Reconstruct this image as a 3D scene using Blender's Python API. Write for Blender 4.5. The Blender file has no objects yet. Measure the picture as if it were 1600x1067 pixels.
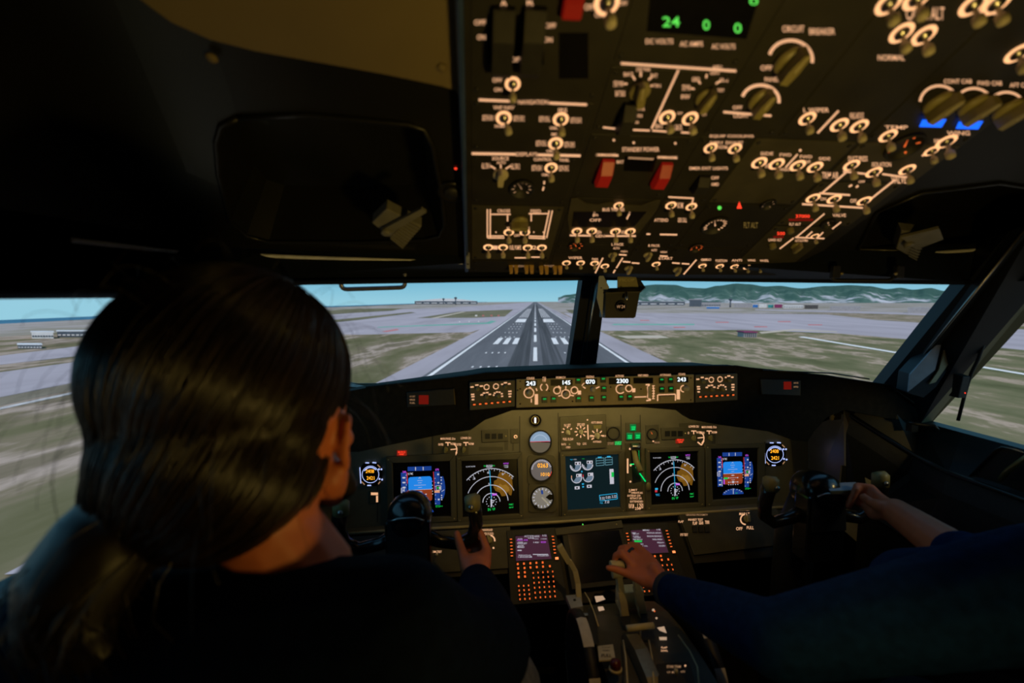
import bpy, bmesh, math, random
from math import sin, cos, tan, pi, radians, atan2, sqrt
from mathutils import Vector, Matrix, noise
random.seed(7)
SC = bpy.context.scene
COL = SC.collection
V = Vector
# ------------------------------------------------------------------ camera
F = 680.0                      # focal length in pixels of the 1600 px wide frame
YAW = radians(5.3); PITCH = radians(5.3)
EYE = V((0, 0, 1.25))
FWD = V((sin(YAW) * cos(PITCH), cos(YAW) * cos(PITCH), -sin(PITCH)))
RGT = V((cos(YAW), -sin(YAW), 0)); UPV = RGT.cross(FWD)
cam = bpy.data.cameras.new('camera'); cam.sensor_width = 36; cam.lens = F / 1600 * 36
cam.clip_start = 0.02; cam.clip_end = 60000
cam.dof.use_dof = True; cam.dof.focus_distance = 2.0; cam.dof.aperture_fstop = 2.4
camo = bpy.data.objects.new('camera', cam); COL.objects.link(camo)
camo.matrix_world = Matrix.Translation(EYE) @ Matrix((RGT, UPV, -FWD)).transposed().to_4x4()
SC.camera = camo
# ------------------------------------------------------------------ view, sky, sun
SC.view_settings.view_transform = 'Standard'; SC.view_settings.look = 'None'
SC.view_settings.gamma = 1; SC.view_settings.use_curve_mapping = False
SC.view_settings.exposure = 0.0
w = bpy.data.worlds.new('sky'); SC.world = w; w.use_nodes = True
nt = w.node_tree; nt.nodes.clear()
tc = nt.nodes.new('ShaderNodeTexCoord'); sx = nt.nodes.new('ShaderNodeSeparateXYZ')
rp = nt.nodes.new('ShaderNodeValToRGB'); bg = nt.nodes.new('ShaderNodeBackground'); wo = nt.nodes.new('ShaderNodeOutputWorld')
nt.links.new(tc.outputs['Generated'], sx.inputs[0]); nt.links.new(sx.outputs['Z'], rp.inputs[0])
nt.links.new(rp.outputs[0], bg.inputs[0]); nt.links.new(bg.outputs[0], wo.inputs[0])
cr = rp.color_ramp; cr.elements[0].position = 0.0; cr.elements[0].color = (.30, .60, .73, 1)
cr.elements[1].position = 1.0; cr.elements[1].color = (.10, .28, .52, 1)
e = cr.elements.new(.06); e.color = (.14, .44, .62, 1)
bg.inputs[1].default_value = 1.0
SUNDIR = V((.02, .62, -.78)).normalized()      # sun stands behind the aircraft, blocked by roof and bulkhead
sun = bpy.data.lights.new('sun', 'SUN'); sun.energy = 2.1; sun.color = (1, .90, .82); sun.angle = radians(3)
suno = bpy.data.objects.new('sun', sun); COL.objects.link(suno)
suno.rotation_euler = SUNDIR.to_track_quat('-Z', 'Y').to_euler(); suno.location = (0, 0, 8)

def area(name, loc, to, sx_, sy_, power, color, spread=pi):
    l = bpy.data.lights.new(name, 'AREA'); l.shape = 'RECTANGLE'; l.size = sx_; l.size_y = sy_
    l.energy = power; l.color = color; l.spread = spread
    o = bpy.data.objects.new(name, l); COL.objects.link(o); o.location = loc
    o.rotation_euler = (V(to) - V(loc)).to_track_quat('-Z', 'Y').to_euler(); return o
def spot(name, loc, to, power, color, ang, blend=.6, r=.01):
    l = bpy.data.lights.new(name, 'SPOT'); l.energy = power; l.color = color; l.spot_size = radians(ang)
    l.spot_blend = blend; l.shadow_soft_size = r
    o = bpy.data.objects.new(name, l); COL.objects.link(o); o.location = loc
    o.rotation_euler = (V(to) - V(loc)).to_track_quat('-Z', 'Y').to_euler(); return o
WARM = (1.0, .70, .22)
# flood strip under the glareshield, washing the main panel
area('glareshield_flood', (.36, 1.165, EYE.z - .275), (.36, 1.30, EYE.z - .42), .66, .012, .52, (1, .74, .27))
# pedestal flood in the aft overhead
spot('pedestal_flood', (.42, .42, EYE.z + .30), (.38, .92, EYE.z - .75), 5.0, (1, .56, .15), 58)
# added warm fill low behind the eye, aimed up at ceiling and overhead
area('low_warm_fill', (.50, -.10, EYE.z - .50), (.22, .70, EYE.z + .30), .12, .08, 1.8, (1, .66, .15), radians(115))
# weak spot added to give the captain's hair a warm highlight
spot('hair_highlight_spot', (.16, .42, EYE.z + .32), (-.22, .46, EYE.z - .16), .35, (1, .66, .14), 50)
# spot added on the right to light the kick panel
spot('kick_panel_fill', (1.20, .80, EYE.z - .30), (1.0, 1.20, EYE.z - .48), .5, (1, .70, .2), 80)

# ------------------------------------------------------------------ pixel helpers (photo point -> point on a real plane)
def ray(px, py): return FWD + RGT * ((px - 800) / F) + UPV * ((533.5 - py) / F)
class Plane:
    def __init__(s, P0, ex, ey):
        s.P0 = V(P0); s.ex = V(ex).normalized(); s.ey = V(ey).normalized(); s.n = s.ex.cross(s.ey).normalized()
    def at(s, px, py, h=0.0):
        d = ray(px, py); t = (s.P0 - EYE).dot(s.n) / d.dot(s.n)
        return EYE + d * t + s.n * h
    def uv(s, u, v, h=0.0): return s.P0 + s.ex * u + s.ey * v + s.n * h
    def coords(s, px, py):
        q = s.at(px, py) - s.P0; return q.dot(s.ex), q.dot(s.ey)
    def mat(s, p, scale=1.0, rot=0.0):
        M = Matrix((s.ex, s.ey, s.n)).transposed().to_4x4()
        return Matrix.Translation(p) @ M @ Matrix.Rotation(rot, 4, 'Z') @ Matrix.Scale(scale, 4)
def YP(px, py, Y):
    d = ray(px, py); return EYE + d * (Y / d.y)
def XP(px, py, X):
    d = ray(px, py); return EYE + d * (X / d.x)
def tiltplane(px, py, Y, deg):             # plane facing aft, its top leaning forward by deg
    t = radians(deg); return Plane(YP(px, py, Y), (1, 0, 0), (0, sin(t), cos(t)))

# ------------------------------------------------------------------ materials
MATS = {}
def mat(name, col, rough=.6, metal=0.0, emit=0.0, var=.12, scale=40.0, bump=0.0, ecol=None, coat=0.0, spec=.5):
    if name in MATS: return MATS[name]
    m = bpy.data.materials.new(name); m.use_nodes = True; t = m.node_tree; b = t.nodes['Principled BSDF']
    b.inputs['Roughness'].default_value = rough; b.inputs['Metallic'].default_value = metal
    b.inputs['Coat Weight'].default_value = coat; b.inputs['Specular IOR Level'].default_value = spec
    g = t.nodes.new('ShaderNodeNewGeometry'); n = t.nodes.new('ShaderNodeTexNoise'); n.inputs['Scale'].default_value = scale
    n.inputs['Detail'].default_value = 3; t.links.new(g.outputs['Position'], n.inputs['Vector'])
    r = t.nodes.new('ShaderNodeValToRGB'); t.links.new(n.outputs[0], r.inputs[0])
    r.color_ramp.elements[0].position = .3; r.color_ramp.elements[1].position = .7
    r.color_ramp.elements[0].color = [c * (1 - var) for c in col] + [1]
    r.color_ramp.elements[1].color = [min(1, c * (1 + var)) for c in col] + [1]
    t.links.new(r.outputs[0], b.inputs['Base Color'])
    if emit > 0:
        b.inputs['Emission Color'].default_value = list(ecol or col) + [1]; b.inputs['Emission Strength'].default_value = emit
    if bump > 0:
        bp = t.nodes.new('ShaderNodeBump'); bp.inputs['Strength'].default_value = bump; bp.inputs['Distance'].default_value = .002
        t.links.new(n.outputs[0], bp.inputs['Height']); t.links.new(bp.outputs[0], b.inputs['Normal'])
    MATS[name] = m; return m
def glow(name, col, s=1.0): return mat(name, [c * .2 for c in col], .8, 0, s, .05, 40, 0, col, 0, .08)
G = {}
G['legend'] = glow('backlit_legend', (1.0, .53, .28), .85)
G['legdim'] = glow('dim_backlit_legend', (.55, .30, .15), .6)
G['ring'] = glow('backlit_ring', (1.0, .50, .22), 1.35)
G['orange'] = glow('backlit_orange', (1.0, .16, .03), 1.0)
G['red'] = glow('red_annunciator', (1.0, .05, .02), 1.5)
G['reddim'] = glow('unlit_red_lens', (.35, .015, .008), .35)
G['green'] = glow('green_annunciator', (.01, .9, .18), 1.2)
G['greendim'] = glow('green_button_legend', (.01, .45, .08), .7)
G['digit'] = glow('green_digits', (.15, 1.0, .12), .8)
G['white'] = glow('white_digits', (.85, .95, 1.0), 1.6)
G['blue'] = glow('blue_annunciator', (.01, .13, 1.0), 1.5)
G['scr_white'] = glow('screen_white', (.62, .62, .72), .8)
G['scr_blue'] = glow('screen_sky_blue', (.015, .22, .75), 1.0)
G['scr_navy'] = glow('screen_tape_blue', (.012, .055, .30), .8)
G['scr_brown'] = glow('screen_earth_brown', (.28, .045, .012), .9)
G['scr_magenta'] = glow('screen_magenta', (.5, .08, .75), 1.0)
G['scr_green'] = glow('screen_green', (.01, .55, .08), .9)
G['scr_red'] = glow('screen_red', (.75, .04, .06), .8)
G['scr_pink'] = glow('screen_salmon', (.75, .35, .2), .9)
G['scr_cyan'] = glow('screen_cyan', (.03, .42, .75), .9)
G['scr_teal'] = glow('screen_dark_teal', (.012, .038, .050), .28)
G['scr_purple'] = glow('screen_dim_purple', (.085, .028, .055), .62)
G['scr_amber'] = glow('radar_amber', (.19, .085, .008), .8)
G['amber'] = glow('amber_digits', (1.0, .40, .02), 1.4)
G['cool'] = glow('cool_edge_light', (.45, .55, 1.0), 1.1)
BLK = mat('black_glass', (.004, .004, .006), .25, 0, 0, .2, 60)
BLKM = mat('matt_black_plastic', (.012, .012, .012), .6, 0, 0, .25, 80, .2)
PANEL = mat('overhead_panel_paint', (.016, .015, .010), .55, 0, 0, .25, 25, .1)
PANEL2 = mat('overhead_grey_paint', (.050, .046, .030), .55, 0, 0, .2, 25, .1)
MAINP = mat('instrument_panel_paint', (.17, .155, .105), .55, 0, 0, .12, 18, .1)
MAINP2 = mat('instrument_bezel_paint', (.11, .10, .065), .5, 0, 0, .12, 18, .1)
MCPM = mat('mode_panel_paint', (.38, .31, .16), .5, 0, 0, .12, 30, .1)
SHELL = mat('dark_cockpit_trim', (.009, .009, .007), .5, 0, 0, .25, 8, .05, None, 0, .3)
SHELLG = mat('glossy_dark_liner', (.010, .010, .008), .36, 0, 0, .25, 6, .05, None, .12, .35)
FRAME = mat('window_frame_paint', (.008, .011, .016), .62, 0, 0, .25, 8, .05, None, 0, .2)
TAN = mat('tan_liner', (.17, .13, .055), .7, 0, 0, .08, 6, .1)
METAL = mat('brushed_steel', (.35, .35, .34), .32, 1, 0, .1, 60)
ALU = mat('painted_aluminium', (.34, .37, .42), .5, .2, 0, .08, 30)
BEIGE = mat('lever_beige', (.55, .48, .27), .45, 0, 0, .08, 50)
OLIVE = mat('knob_olive', (.26, .23, .09), .45, 0, 0, .12, 60)
OLIVEL = mat('knob_pale_grey', (.55, .50, .34), .45, 0, 0, .12, 60)
REDM = mat('red_guard_plastic', (.26, .010, .007), .45, 0, .10, .1, 60, 0, (.9, .02, .01))
SKIN = mat('skin', (.50, .14, .055), .55, 0, 0, .10, 30, .25)
NAVY = mat('navy_knit', (.002, .013, .055), .9, 0, 0, .25, 60, .5, spec=.05)
DARKCLOTH = mat('black_jacket_cloth', (.006, .009, .018), .9, 0, 0, .25, 60, .5, spec=.2)
GREYCLOTH = mat('grey_trouser_cloth', (.09, .095, .11), .9, 0, 0, .2, 80, .5, spec=.2)
HAIRM = mat('dark_brown_hair', (.010, .006, .003), .45, 0, 0, .4, 30, .1, spec=.5)
SEATM = mat('seat_sheepskin', (.03, .028, .025), .95, 0, 0, .3, 50, .8, spec=.2)

# ------------------------------------------------------------------ mesh builder
class MB:
    def __init__(s): s.v = []; s.f = []; s.m = []; s.s = []; s.mats = []
    def mi(s, m):
        m = G[m] if isinstance(m, str) else m
        if m not in s.mats: s.mats.append(m)
        return s.mats.index(m)
    def add(s, vs, fs, m, smooth=False):
        b = len(s.v); k = s.mi(m); s.v += [V(q) for q in vs]
        for f in fs: s.f.append([b + i for i in f]); s.m.append(k); s.s.append(smooth)
    def poly(s, pts, m): s.add(pts, [list(range(len(pts)))], m)
    def prism(s, pts, vec, m, m2=None):
        n = len(pts); vec = V(vec); a = [V(p) for p in pts]; b = [p + vec for p in a]
        s.add(a + b, [[i, (i + 1) % n, n + (i + 1) % n, n + i] for i in range(n)] + [list(range(n, 2 * n))], m)
        s.add(a, [list(range(n))[::-1]], m2 or m)
    def box(s, c, ax, ay, az, m):
        c = V(c); ax = V(ax); ay = V(ay); az = V(az)
        s.prism([c - ax - ay - az, c + ax - ay - az, c + ax + ay - az, c - ax + ay - az], az * 2, m)
    def tube(s, pts, r, m, n=8, smooth=True, caps=True, flat=None):
        pts = [V(p) for p in pts]; N = len(pts); rs = r if isinstance(r, (list, tuple)) else [r] * N
        vs = []; prev = None
        for i, p in enumerate(pts):
            t = (pts[min(i + 1, N - 1)] - pts[max(i - 1, 0)]).normalized()
            if prev is None:
                a = V((0, 0, 1)) if abs(t.z) < .9 else V((1, 0, 0)); u = t.cross(a).normalized()
            else: u = (prev - t * prev.dot(t)).normalized()
            prev = u; w_ = t.cross(u)
            for k in range(n):
                an = 2 * pi * k / n; vs.append(p + (u * cos(an) + w_ * sin(an)) * rs[i])
        fs = [[i * n + k, i * n + (k + 1) % n, (i + 1) * n + (k + 1) % n, (i + 1) * n + k] for i in range(N - 1) for k in range(n)]
        if caps: fs += [list(range(n))[::-1], [(N - 1) * n + k for k in range(n)]]
        s.add(vs, fs, m, smooth)
    def lathe(s, o, ax, prof, m, n=20, smooth=True, a0=0, a1=2 * pi, sq=1.0, ref=None):
        o = V(o); ax = V(ax).normalized(); rf = V(ref) if ref else (V((1, 0, 0)) if abs(ax.x) < .9 else V((0, 1, 0)))
        u = (rf - ax * rf.dot(ax)).normalized(); w_ = ax.cross(u); full = abs(a1 - a0 - 2 * pi) < 1e-6
        N = n if full else n + 1; vs = []
        for (r, h) in prof:
            for k in range(N):
                an = a0 + (a1 - a0) * k / n; vs.append(o + ax * h + u * (r * cos(an)) + w_ * (r * sq * sin(an)))
        fs = []
        for i in range(len(prof) - 1):
            for k in range(n):
                k2 = (k + 1) % N; fs.append([i * N + k, i * N + k2, (i + 1) * N + k2, (i + 1) * N + k])
        if full and prof[-1][0] > 1e-5: fs.append([(len(prof) - 1) * N + k for k in range(N)])
        if full and prof[0][0] > 1e-5: fs.append([k for k in range(N)][::-1])
        s.add(vs, fs, m, smooth)
    def ell(s, c, r, m, R=None, n=16, k=10):
        c = V(c); R = R or Matrix.Identity(3); vs = []
        for i in range(k + 1):
            th = pi * i / k
            for j in range(n):
                ph = 2 * pi * j / n
                vs.append(c + R @ V((r[0] * sin(th) * cos(ph), r[1] * sin(th) * sin(ph), r[2] * cos(th))))
        s.add(vs, [[i * n + j, i * n + (j + 1) % n, (i + 1) * n + (j + 1) % n, (i + 1) * n + j][::-1] for i in range(k) for j in range(n)], m, True)
    def limb(s, pts, rs, m):               # capsule chain, for voxel-merged bodies
        for p, r in zip(pts, rs): s.ell(p, (r, r, r), m, None, 12, 8)
        for i in range(len(pts) - 1): s.tube([pts[i], pts[i + 1]], [rs[i], rs[i + 1]], m, 12)
    def mesh(s, name, off=V((0, 0, 0))):
        me = bpy.data.meshes.new(name); me.from_pydata([tuple(q - off) for q in s.v], [], s.f)
        for m in s.mats: me.materials.append(m)
        me.polygons.foreach_set('material_index', s.m); me.polygons.foreach_set('use_smooth', s.s); me.update()
        return me
def wloc(o): return o.matrix_basis.translation if o else V((0, 0, 0))
def rootoff(o):
    r = V((0, 0, 0))
    while o: r = r + o.location; o = o.parent
    return r
def part(mb, name, parent=None, bevel=0, loc=None, label=None, remesh=0, smooth=0):
    off = V(loc) if loc is not None else rootoff(parent)
    o = bpy.data.objects.new(name, mb.mesh(name, off)); COL.objects.link(o)
    if parent: o.parent = parent
    else: o.location = off
    if bevel:
        b = o.modifiers.new('bevel', 'BEVEL'); b.width = bevel; b.segments = 2; b.limit_method = 'ANGLE'; b.angle_limit = radians(50)
    if remesh:
        r = o.modifiers.new('remesh', 'REMESH'); r.mode = 'VOXEL'; r.voxel_size = remesh; r.use_smooth_shade = True
        if smooth:
            q = o.modifiers.new('smooth', 'SMOOTH'); q.factor = .5; q.iterations = smooth
    if label: o['label'] = label
    return o
def tagit(o, label, cat, group=None, kind=None):
    if label: o['label'] = label
    if cat: o['category'] = cat
    if group: o['group'] = group
    if kind: o['kind'] = kind
    return o
def thing(name, label, cat, loc, group=None):
    o = bpy.data.objects.new(name, None); o.empty_display_size = .02; COL.objects.link(o); o.location = loc
    return tagit(o, label, cat, group)
def struct(mb, name, bevel=0, label=None):
    o = part(mb, name, None, bevel, (0, 0, 0)); o['kind'] = 'structure'
    if label: o['label'] = label
    return o
def inst(me, name, parent, M):             # a copy of a shared part mesh, placed by matrix M (world)
    o = bpy.data.objects.new(name, me); COL.objects.link(o); o.parent = parent
    o.matrix_local = Matrix.Translation(-rootoff(parent)) @ M; return o
def sub(me, name, parent):
    o = bpy.data.objects.new(name, me); COL.objects.link(o); o.parent = parent; return o

# ------------------------------------------------------------------ drawing on surfaces
GLY = {}
def glyphs(t):
    if t in GLY: return GLY[t]
    c = bpy.data.curves.new('t', 'FONT'); c.body = t; c.resolution_u = 3; c.offset = .012
    o = bpy.data.objects.new('t', c); COL.objects.link(o); dg = bpy.context.evaluated_depsgraph_get()
    me = o.evaluated_get(dg).to_mesh(); vs = [(q.co.x, q.co.y) for q in me.vertices]; fs = [list(p.vertices) for p in me.polygons]
    o.evaluated_get(dg).to_mesh_clear(); bpy.data.objects.remove(o); bpy.data.curves.remove(c)
    x0 = min(q[0] for q in vs); x1 = max(q[0] for q in vs); y0 = min(q[1] for q in vs); y1 = max(q[1] for q in vs)
    GLY[t] = ([((x - x0) / max(1e-6, x1 - x0), (y - y0) / max(1e-6, y1 - y0)) for x, y in vs], fs); return GLY[t]
class D:                                   # draws in (x right, y down) units of a mapper m(x, y, h)
    def __init__(s, mb, m, h=.0008): s.mb = mb; s.m = m; s.h = h
    def rect(s, x0, y0, x1, y1, mt, dh=0): s.poly([(x0, y0), (x1, y0), (x1, y1), (x0, y1)], mt, dh)
    def poly(s, pts, mt, dh=0): s.mb.poly([s.m(x, y, s.h + dh) for x, y in pts], mt)
    def line(s, pts, wd, mt, dh=0):
        for (x0, y0), (x1, y1) in zip(pts, pts[1:]):
            l = sqrt((x1 - x0) ** 2 + (y1 - y0) ** 2) or 1; nx = -(y1 - y0) / l * wd / 2; ny = (x1 - x0) / l * wd / 2
            s.poly([(x0 + nx, y0 + ny), (x1 + nx, y1 + ny), (x1 - nx, y1 - ny), (x0 - nx, y0 - ny)], mt, dh)
    def text(s, x, y, wd, ht, t, mt, dh=.0001, slant=0):
        vs, fs = glyphs(t)
        s.mb.add([s.m(x + (a - .5) * wd + slant * (b - .5) * ht, y - (b - .5) * ht, s.h + dh) for a, b in vs], fs, mt)
    def arc(s, cx, cy, r, a0, a1, wd, mt, n=24, ry=None, dh=0):
        ry = ry or r
        s.line([(cx + r * cos(radians(a0 + (a1 - a0) * i / n)), cy - ry * sin(radians(a0 + (a1 - a0) * i / n))) for i in range(n + 1)], wd, mt, dh)
    def disc(s, cx, cy, r, mt, n=20, ry=None, dh=0):
        ry = ry or r; s.poly([(cx + r * cos(2 * pi * i / n), cy + ry * sin(2 * pi * i / n)) for i in range(n)], mt, dh)
def quadmap(pl, c, X0, Y0, X1, Y1):         # design rectangle -> four photo corners (tl, tr, br, bl) on plane pl
    P = [pl.at(*q) for q in c]
    def m(x, y, h=0):
        u = (x - X0) / (X1 - X0); v = (y - Y0) / (Y1 - Y0)
        return (P[0] * (1 - u) + P[1] * u) * (1 - v) + (P[3] * (1 - u) + P[2] * u) * v + pl.n * h
    return m
def rrect(x0, y0, x1, y1, r, n=4):
    o = []
    for cx, cy, a in ((x1 - r, y0 + r, -90), (x1 - r, y1 - r, 0), (x0 + r, y1 - r, 90), (x0 + r, y0 + r, 180)):
        for i in range(n + 1):
            t = radians(a + 90 * i / n); o.append((cx + r * cos(t), cy + r * sin(t)))
    return o

# ------------------------------------------------------------------ shared small parts
def _tog():
    m = MB(); m.lathe((0, 0, 0), (0, 0, 1), [(.0078, .0006), (.0076, .0016), (.0110, .0016), (.0110, .0006)], G['ring'], 24, False)
    m.lathe((0, 0, 0), (0, 0, 1), [(.0070, 0), (.0070, .003), (.0048, .004), (.0030, .006)], METAL, 12)
    return m.mesh('toggle_switch')
def _lev(l=.026, r=.0054, mt=OLIVEL):
    m = MB(); m.lathe((0, 0, 0), (0, 0, 1), [(.0018, .003), (.0022, l * .5), (r * .9, l * .62), (r, l * .8), (r * .9, l * .95), (r * .5, l), (.0001, l * 1.02)], mt, 12)
    return m.mesh('lever')
def _knob(mt=OLIVE, long_=.017):
    m = MB(); m.lathe((0, 0, 0), (0, 0, 1), [(.0135, 0), (.0135, .004), (.0115, .0065), (.0001, .0068)], mt, 22)
    m.prism([(-.0042, -long_ + .004, .006), (.0042, -long_ + .004, .006), (.0052, 0, .006), (.0036, long_ - .003, .006), (0, long_, .006), (-.0036, long_ - .003, .006), (-.0052, 0, .006)], (0, 0, .012), mt)
    m.prism([(-.0007, 0, .0181), (.0007, 0, .0181), (.0007, long_ - .002, .0181), (-.0007, long_ - .002, .0181)], (0, 0, .0003), OLIVEL)
    return m.mesh('knob')
def _rknob(mt=OLIVEL):
    m = MB(); m.lathe((0, 0, 0), (0, 0, 1), [(.0085, 0), (.0080, .002), (.0072, .012), (.0060, .0135), (.0001, .0138)], mt, 18); return m.mesh('knob')
TOG, LEV, KNOB, KNOBG, RK, RKD = _tog(), _lev(), _knob(), _knob(OLIVEL), _rknob(), _rknob(OLIVE)
LEV2 = _lev(.018, .0044)
ALLT = []
def toggle(root, pl, px, py, tilt=-12, lean=0, sc=1.0, lever=None, h=.0005):
    t = inst(TOG, 'toggle_switch', root, pl.mat(pl.at(px, py, h), sc))
    l = sub(lever or LEV, 'lever', t); l.rotation_euler = (radians(-tilt), radians(lean), 0); return t
def knob(root, pl, px, py, sc=1.0, rot=0, me=None, name='rotary_knob'):
    return inst(me or KNOB, name, root, pl.mat(pl.at(px, py, .0005), sc, radians(rot)))
# ================================================================== OUTSIDE
GZ = EYE.z - 16.0
GP = Plane((0, 0, GZ), (1, 0, 0), (0, 1, 0))
RH = radians(5.3) + math.atan(35 / F)                      # runway heading seen from the cockpit axis
def gmat(name, ramp, sx_=.012, sy_=.10, rough=1.0, sc2=None):
    m = bpy.data.materials.new(name); m.use_nodes = True; t = m.node_tree; b = t.nodes['Principled BSDF']
    b.inputs['Roughness'].default_value = rough; b.inputs['Specular IOR Level'].default_value = 0
    g = t.nodes.new('ShaderNodeNewGeometry'); mp = t.nodes.new('ShaderNodeMapping'); mp.vector_type = 'TEXTURE'
    mp.inputs['Rotation'].default_value = (0, 0, -RH); mp.inputs['Scale'].default_value = (1 / sy_, 1 / sx_, 1)
    t.links.new(g.outputs['Position'], mp.inputs[0])
    n = t.nodes.new('ShaderNodeTexNoise'); n.inputs['Scale'].default_value = 1; n.inputs['Detail'].default_value = 6; n.inputs['Roughness'].default_value = .6
    t.links.new(mp.outputs[0], n.inputs['Vector']); r = t.nodes.new('ShaderNodeValToRGB'); t.links.new(n.outputs[0], r.inputs[0])
    cr = r.color_ramp
    while len(cr.elements) < len(ramp): cr.elements.new(.5)
    for e_, (p, c) in zip(cr.elements, ramp): e_.position = p; e_.color = list(c) + [1]
    t.links.new(r.outputs[0], b.inputs['Base Color']); return m
M_FIELD = gmat('dry_grass_field', [(.30, (.13, .12, .055)), (.42, (.19, .165, .09)), (.49, (.26, .20, .13)), (.55, (.50, .37, .30)), (.60, (.25, .19, .13)), (.75, (.13, .12, .065))], .02, .07)
M_LAND = gmat('distant_land', [(.3, (.22, .18, .13)), (.45, (.34, .29, .23)), (.55, (.46, .38, .36)), (.7, (.30, .26, .18))], .008, .012)
M_GRASS = gmat('green_brown_grass', [(.28, (.115, .115, .055)), (.43, (.175, .165, .085)), (.52, (.24, .20, .115)), (.57, (.50, .36, .27)), (.62, (.24, .20, .12)), (.8, (.12, .12, .062))], .045, .10)
M_DARKG = gmat('dark_verge', [(.3, (.13, .12, .07)), (.5, (.20, .18, .11)), (.7, (.27, .22, .15))], .02, .05)
M_CONC = gmat('pale_concrete_apron', [(.3, (.40, .34, .36)), (.5, (.47, .40, .43)), (.7, (.53, .45, .48))], .01, .06)
M_ASPH = gmat('runway_asphalt', [(.3, (.145, .14, .15)), (.5, (.165, .16, .17)), (.7, (.20, .19, .20))], .02, .25)
M_RUB = gmat('rubber_streaked_asphalt', [(.3, (.06, .06, .065)), (.5, (.10, .10, .105)), (.7, (.145, .14, .15))], .006, 1.2)
M_WHITE = gmat('white_runway_paint', [(.3, (.85, .78, .75)), (.7, (1, .92, .90))], .1, .4)
M_PAINTD = gmat('worn_marking_paint', [(.3, (.5, .45, .45)), (.7, (.8, .72, .7))], .3, .4)
M_BEIGE = gmat('bare_earth_track', [(.3, (.55, .44, .34)), (.7, (.70, .56, .46))], .03, .1)
M_SEA = gmat('sea_water', [(.3, (.06, .17, .26)), (.7, (.08, .22, .32))], .01, .01)
M_GPNT = gmat('green_taxiway_paint', [(.3, (.18, .42, .33)), (.7, (.25, .50, .40))], .02, .1)
M_RPNT = gmat('red_ground_paint', [(.3, (.60, .17, .17)), (.7, (.65, .25, .24))], .02, .1)
def gpoly(pts, m, z, name, label=None, kind='structure', cat=None, group=None):
    b = MB(); b.prism([GP.at(px, py) + V((0, 0, z)) for px, py in pts], (0, 0, -.02 - z * .5), m)
    o = part(b, name, None, 0, b.v[0]);
    return tagit(o, label, cat, group, kind)
b = MB()
hz = [(-260, 523), (-120, 513), (0, 506), (220, 495), (330, 489), (480, 481.5), (640, 475.3), (760, 472), (836, 471.4), (1100, 471.4), (1700, 471.4)]
pts = [GP.at(*q) for q in hz] + [V((9000, -60, GZ)), V((400, -300, GZ)), V((-250, -60, GZ))]
b.prism(pts, (0, 0, -2), M_FIELD); struct(b, 'ground')
b = MB(); sea = [(-300, 519), (0, 499), (220, 490.5), (480, 479), (640, 474.2), (760, 471.6)]
pts = [GP.at(x, y) + V((0, 0, -.6)) for x, y in sea] + [GP.at(*q) + V((0, 0, -.6)) for q in [(760, 473), (480, 483), (220, 497), (0, 508), (-300, 527)]]
b.prism(pts, (0, 0, -1), M_SEA); o = part(b, 'sea', None, 0, b.v[0]); tagit(o, 'narrow strip of blue sea on the left horizon', 'sea')
# far land bands and aprons
gpoly([(-260, 523), (0, 506), (220, 495), (480, 481.5), (760, 472), (836, 471.4), (1700, 471.4), (1750, 493), (1300, 489), (1000, 490), (860, 489), (830, 489), (640, 492), (480, 499), (220, 512), (0, 526), (-260, 546)], M_LAND, .02, 'ground')
apr = 'flat pale concrete '
gpoly([(832, 472), (700, 481), (600, 484), (560, 486), (400, 500), (300, 512), (430, 520), (560, 523), (735, 519), (770, 509), (825, 480)], M_CONC, .05, 'apron', apr + 'apron left of the runway with green and red painted marks', 'structure')
gpoly([(-260, 590), (0, 556), (165, 536), (330, 516), (420, 512), (420, 522), (300, 536), (160, 552), (0, 570), (-260, 604)], M_CONC, .06, 'taxiway', apr + 'taxiway, the farther one seen through the left side window', 'structure')
gpoly([(-260, 625), (0, 582), (160, 560), (330, 538), (420, 530), (540, 524), (440, 543), (330, 560), (155, 590), (0, 621), (-260, 675)], M_CONC, .06, 'taxiway', apr + 'taxiway, the nearer one seen through the left side window', 'structure')
gpoly([(960, 489), (1190, 490), (1290, 491), (1370, 500), (1480, 507), (1600, 515), (1760, 526), (1760, 562), (1600, 547), (1440, 532), (1310, 521), (1160, 515.5), (1040, 516), (935, 517), (880, 489)], M_CONC, .05, 'apron', apr + 'apron between grass and terminals right of the runway', 'structure')
gpoly([(1180, 483), (1400, 488), (1700, 501), (1700, 504), (1400, 491), (1180, 484.6)], M_CONC, .05, 'taxiway', apr + 'strip in front of the far right hangars', 'structure')
gpoly([(935, 517), (1040, 516), (1160, 515.5), (1310, 521), (1440, 532), (1600, 547), (1760, 562), (1760, 900), (1500, 800), (1380, 620), (1060, 575), (985, 536)], M_GRASS, .05, 'grass', 'green and brown grass field right of the runway', 'structure')
# grass islands
for nm, p in (('dark grass strip, the farthest one left of the runway', [(560, 482), (630, 482), (613, 485.5), (560, 488.5), (440, 497), (440, 491)]),
              ('long dark grass strip crossing the left apron', [(560, 496), (642, 487.5), (650, 488.5), (560, 500), (450, 511), (440, 508)]),
              ('grass island left of the far runway edge', [(651, 497), (717, 487), (802, 483.5), (789, 494.5), (743, 496.5)]),
              ('dark grass island right of the runway beside the centre post', [(884, 484), (930, 484), (935, 491), (893, 490)])):
    gpoly(p, M_DARKG, .09, 'grass', nm, 'structure')
gpoly([(673, 497), (722, 487.2), (728, 487.2), (683, 497)], M_BEIGE, .13, 'dirt_track', 'pale track across the grass island left of the runway', 'structure')
gpoly([(0, 637), (140, 607), (330, 568), (330, 570), (140, 610), (0, 640)], M_PAINTD, .06, 'taxiway_line', 'white painted line across the field in the left side window', 'structure')
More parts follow.
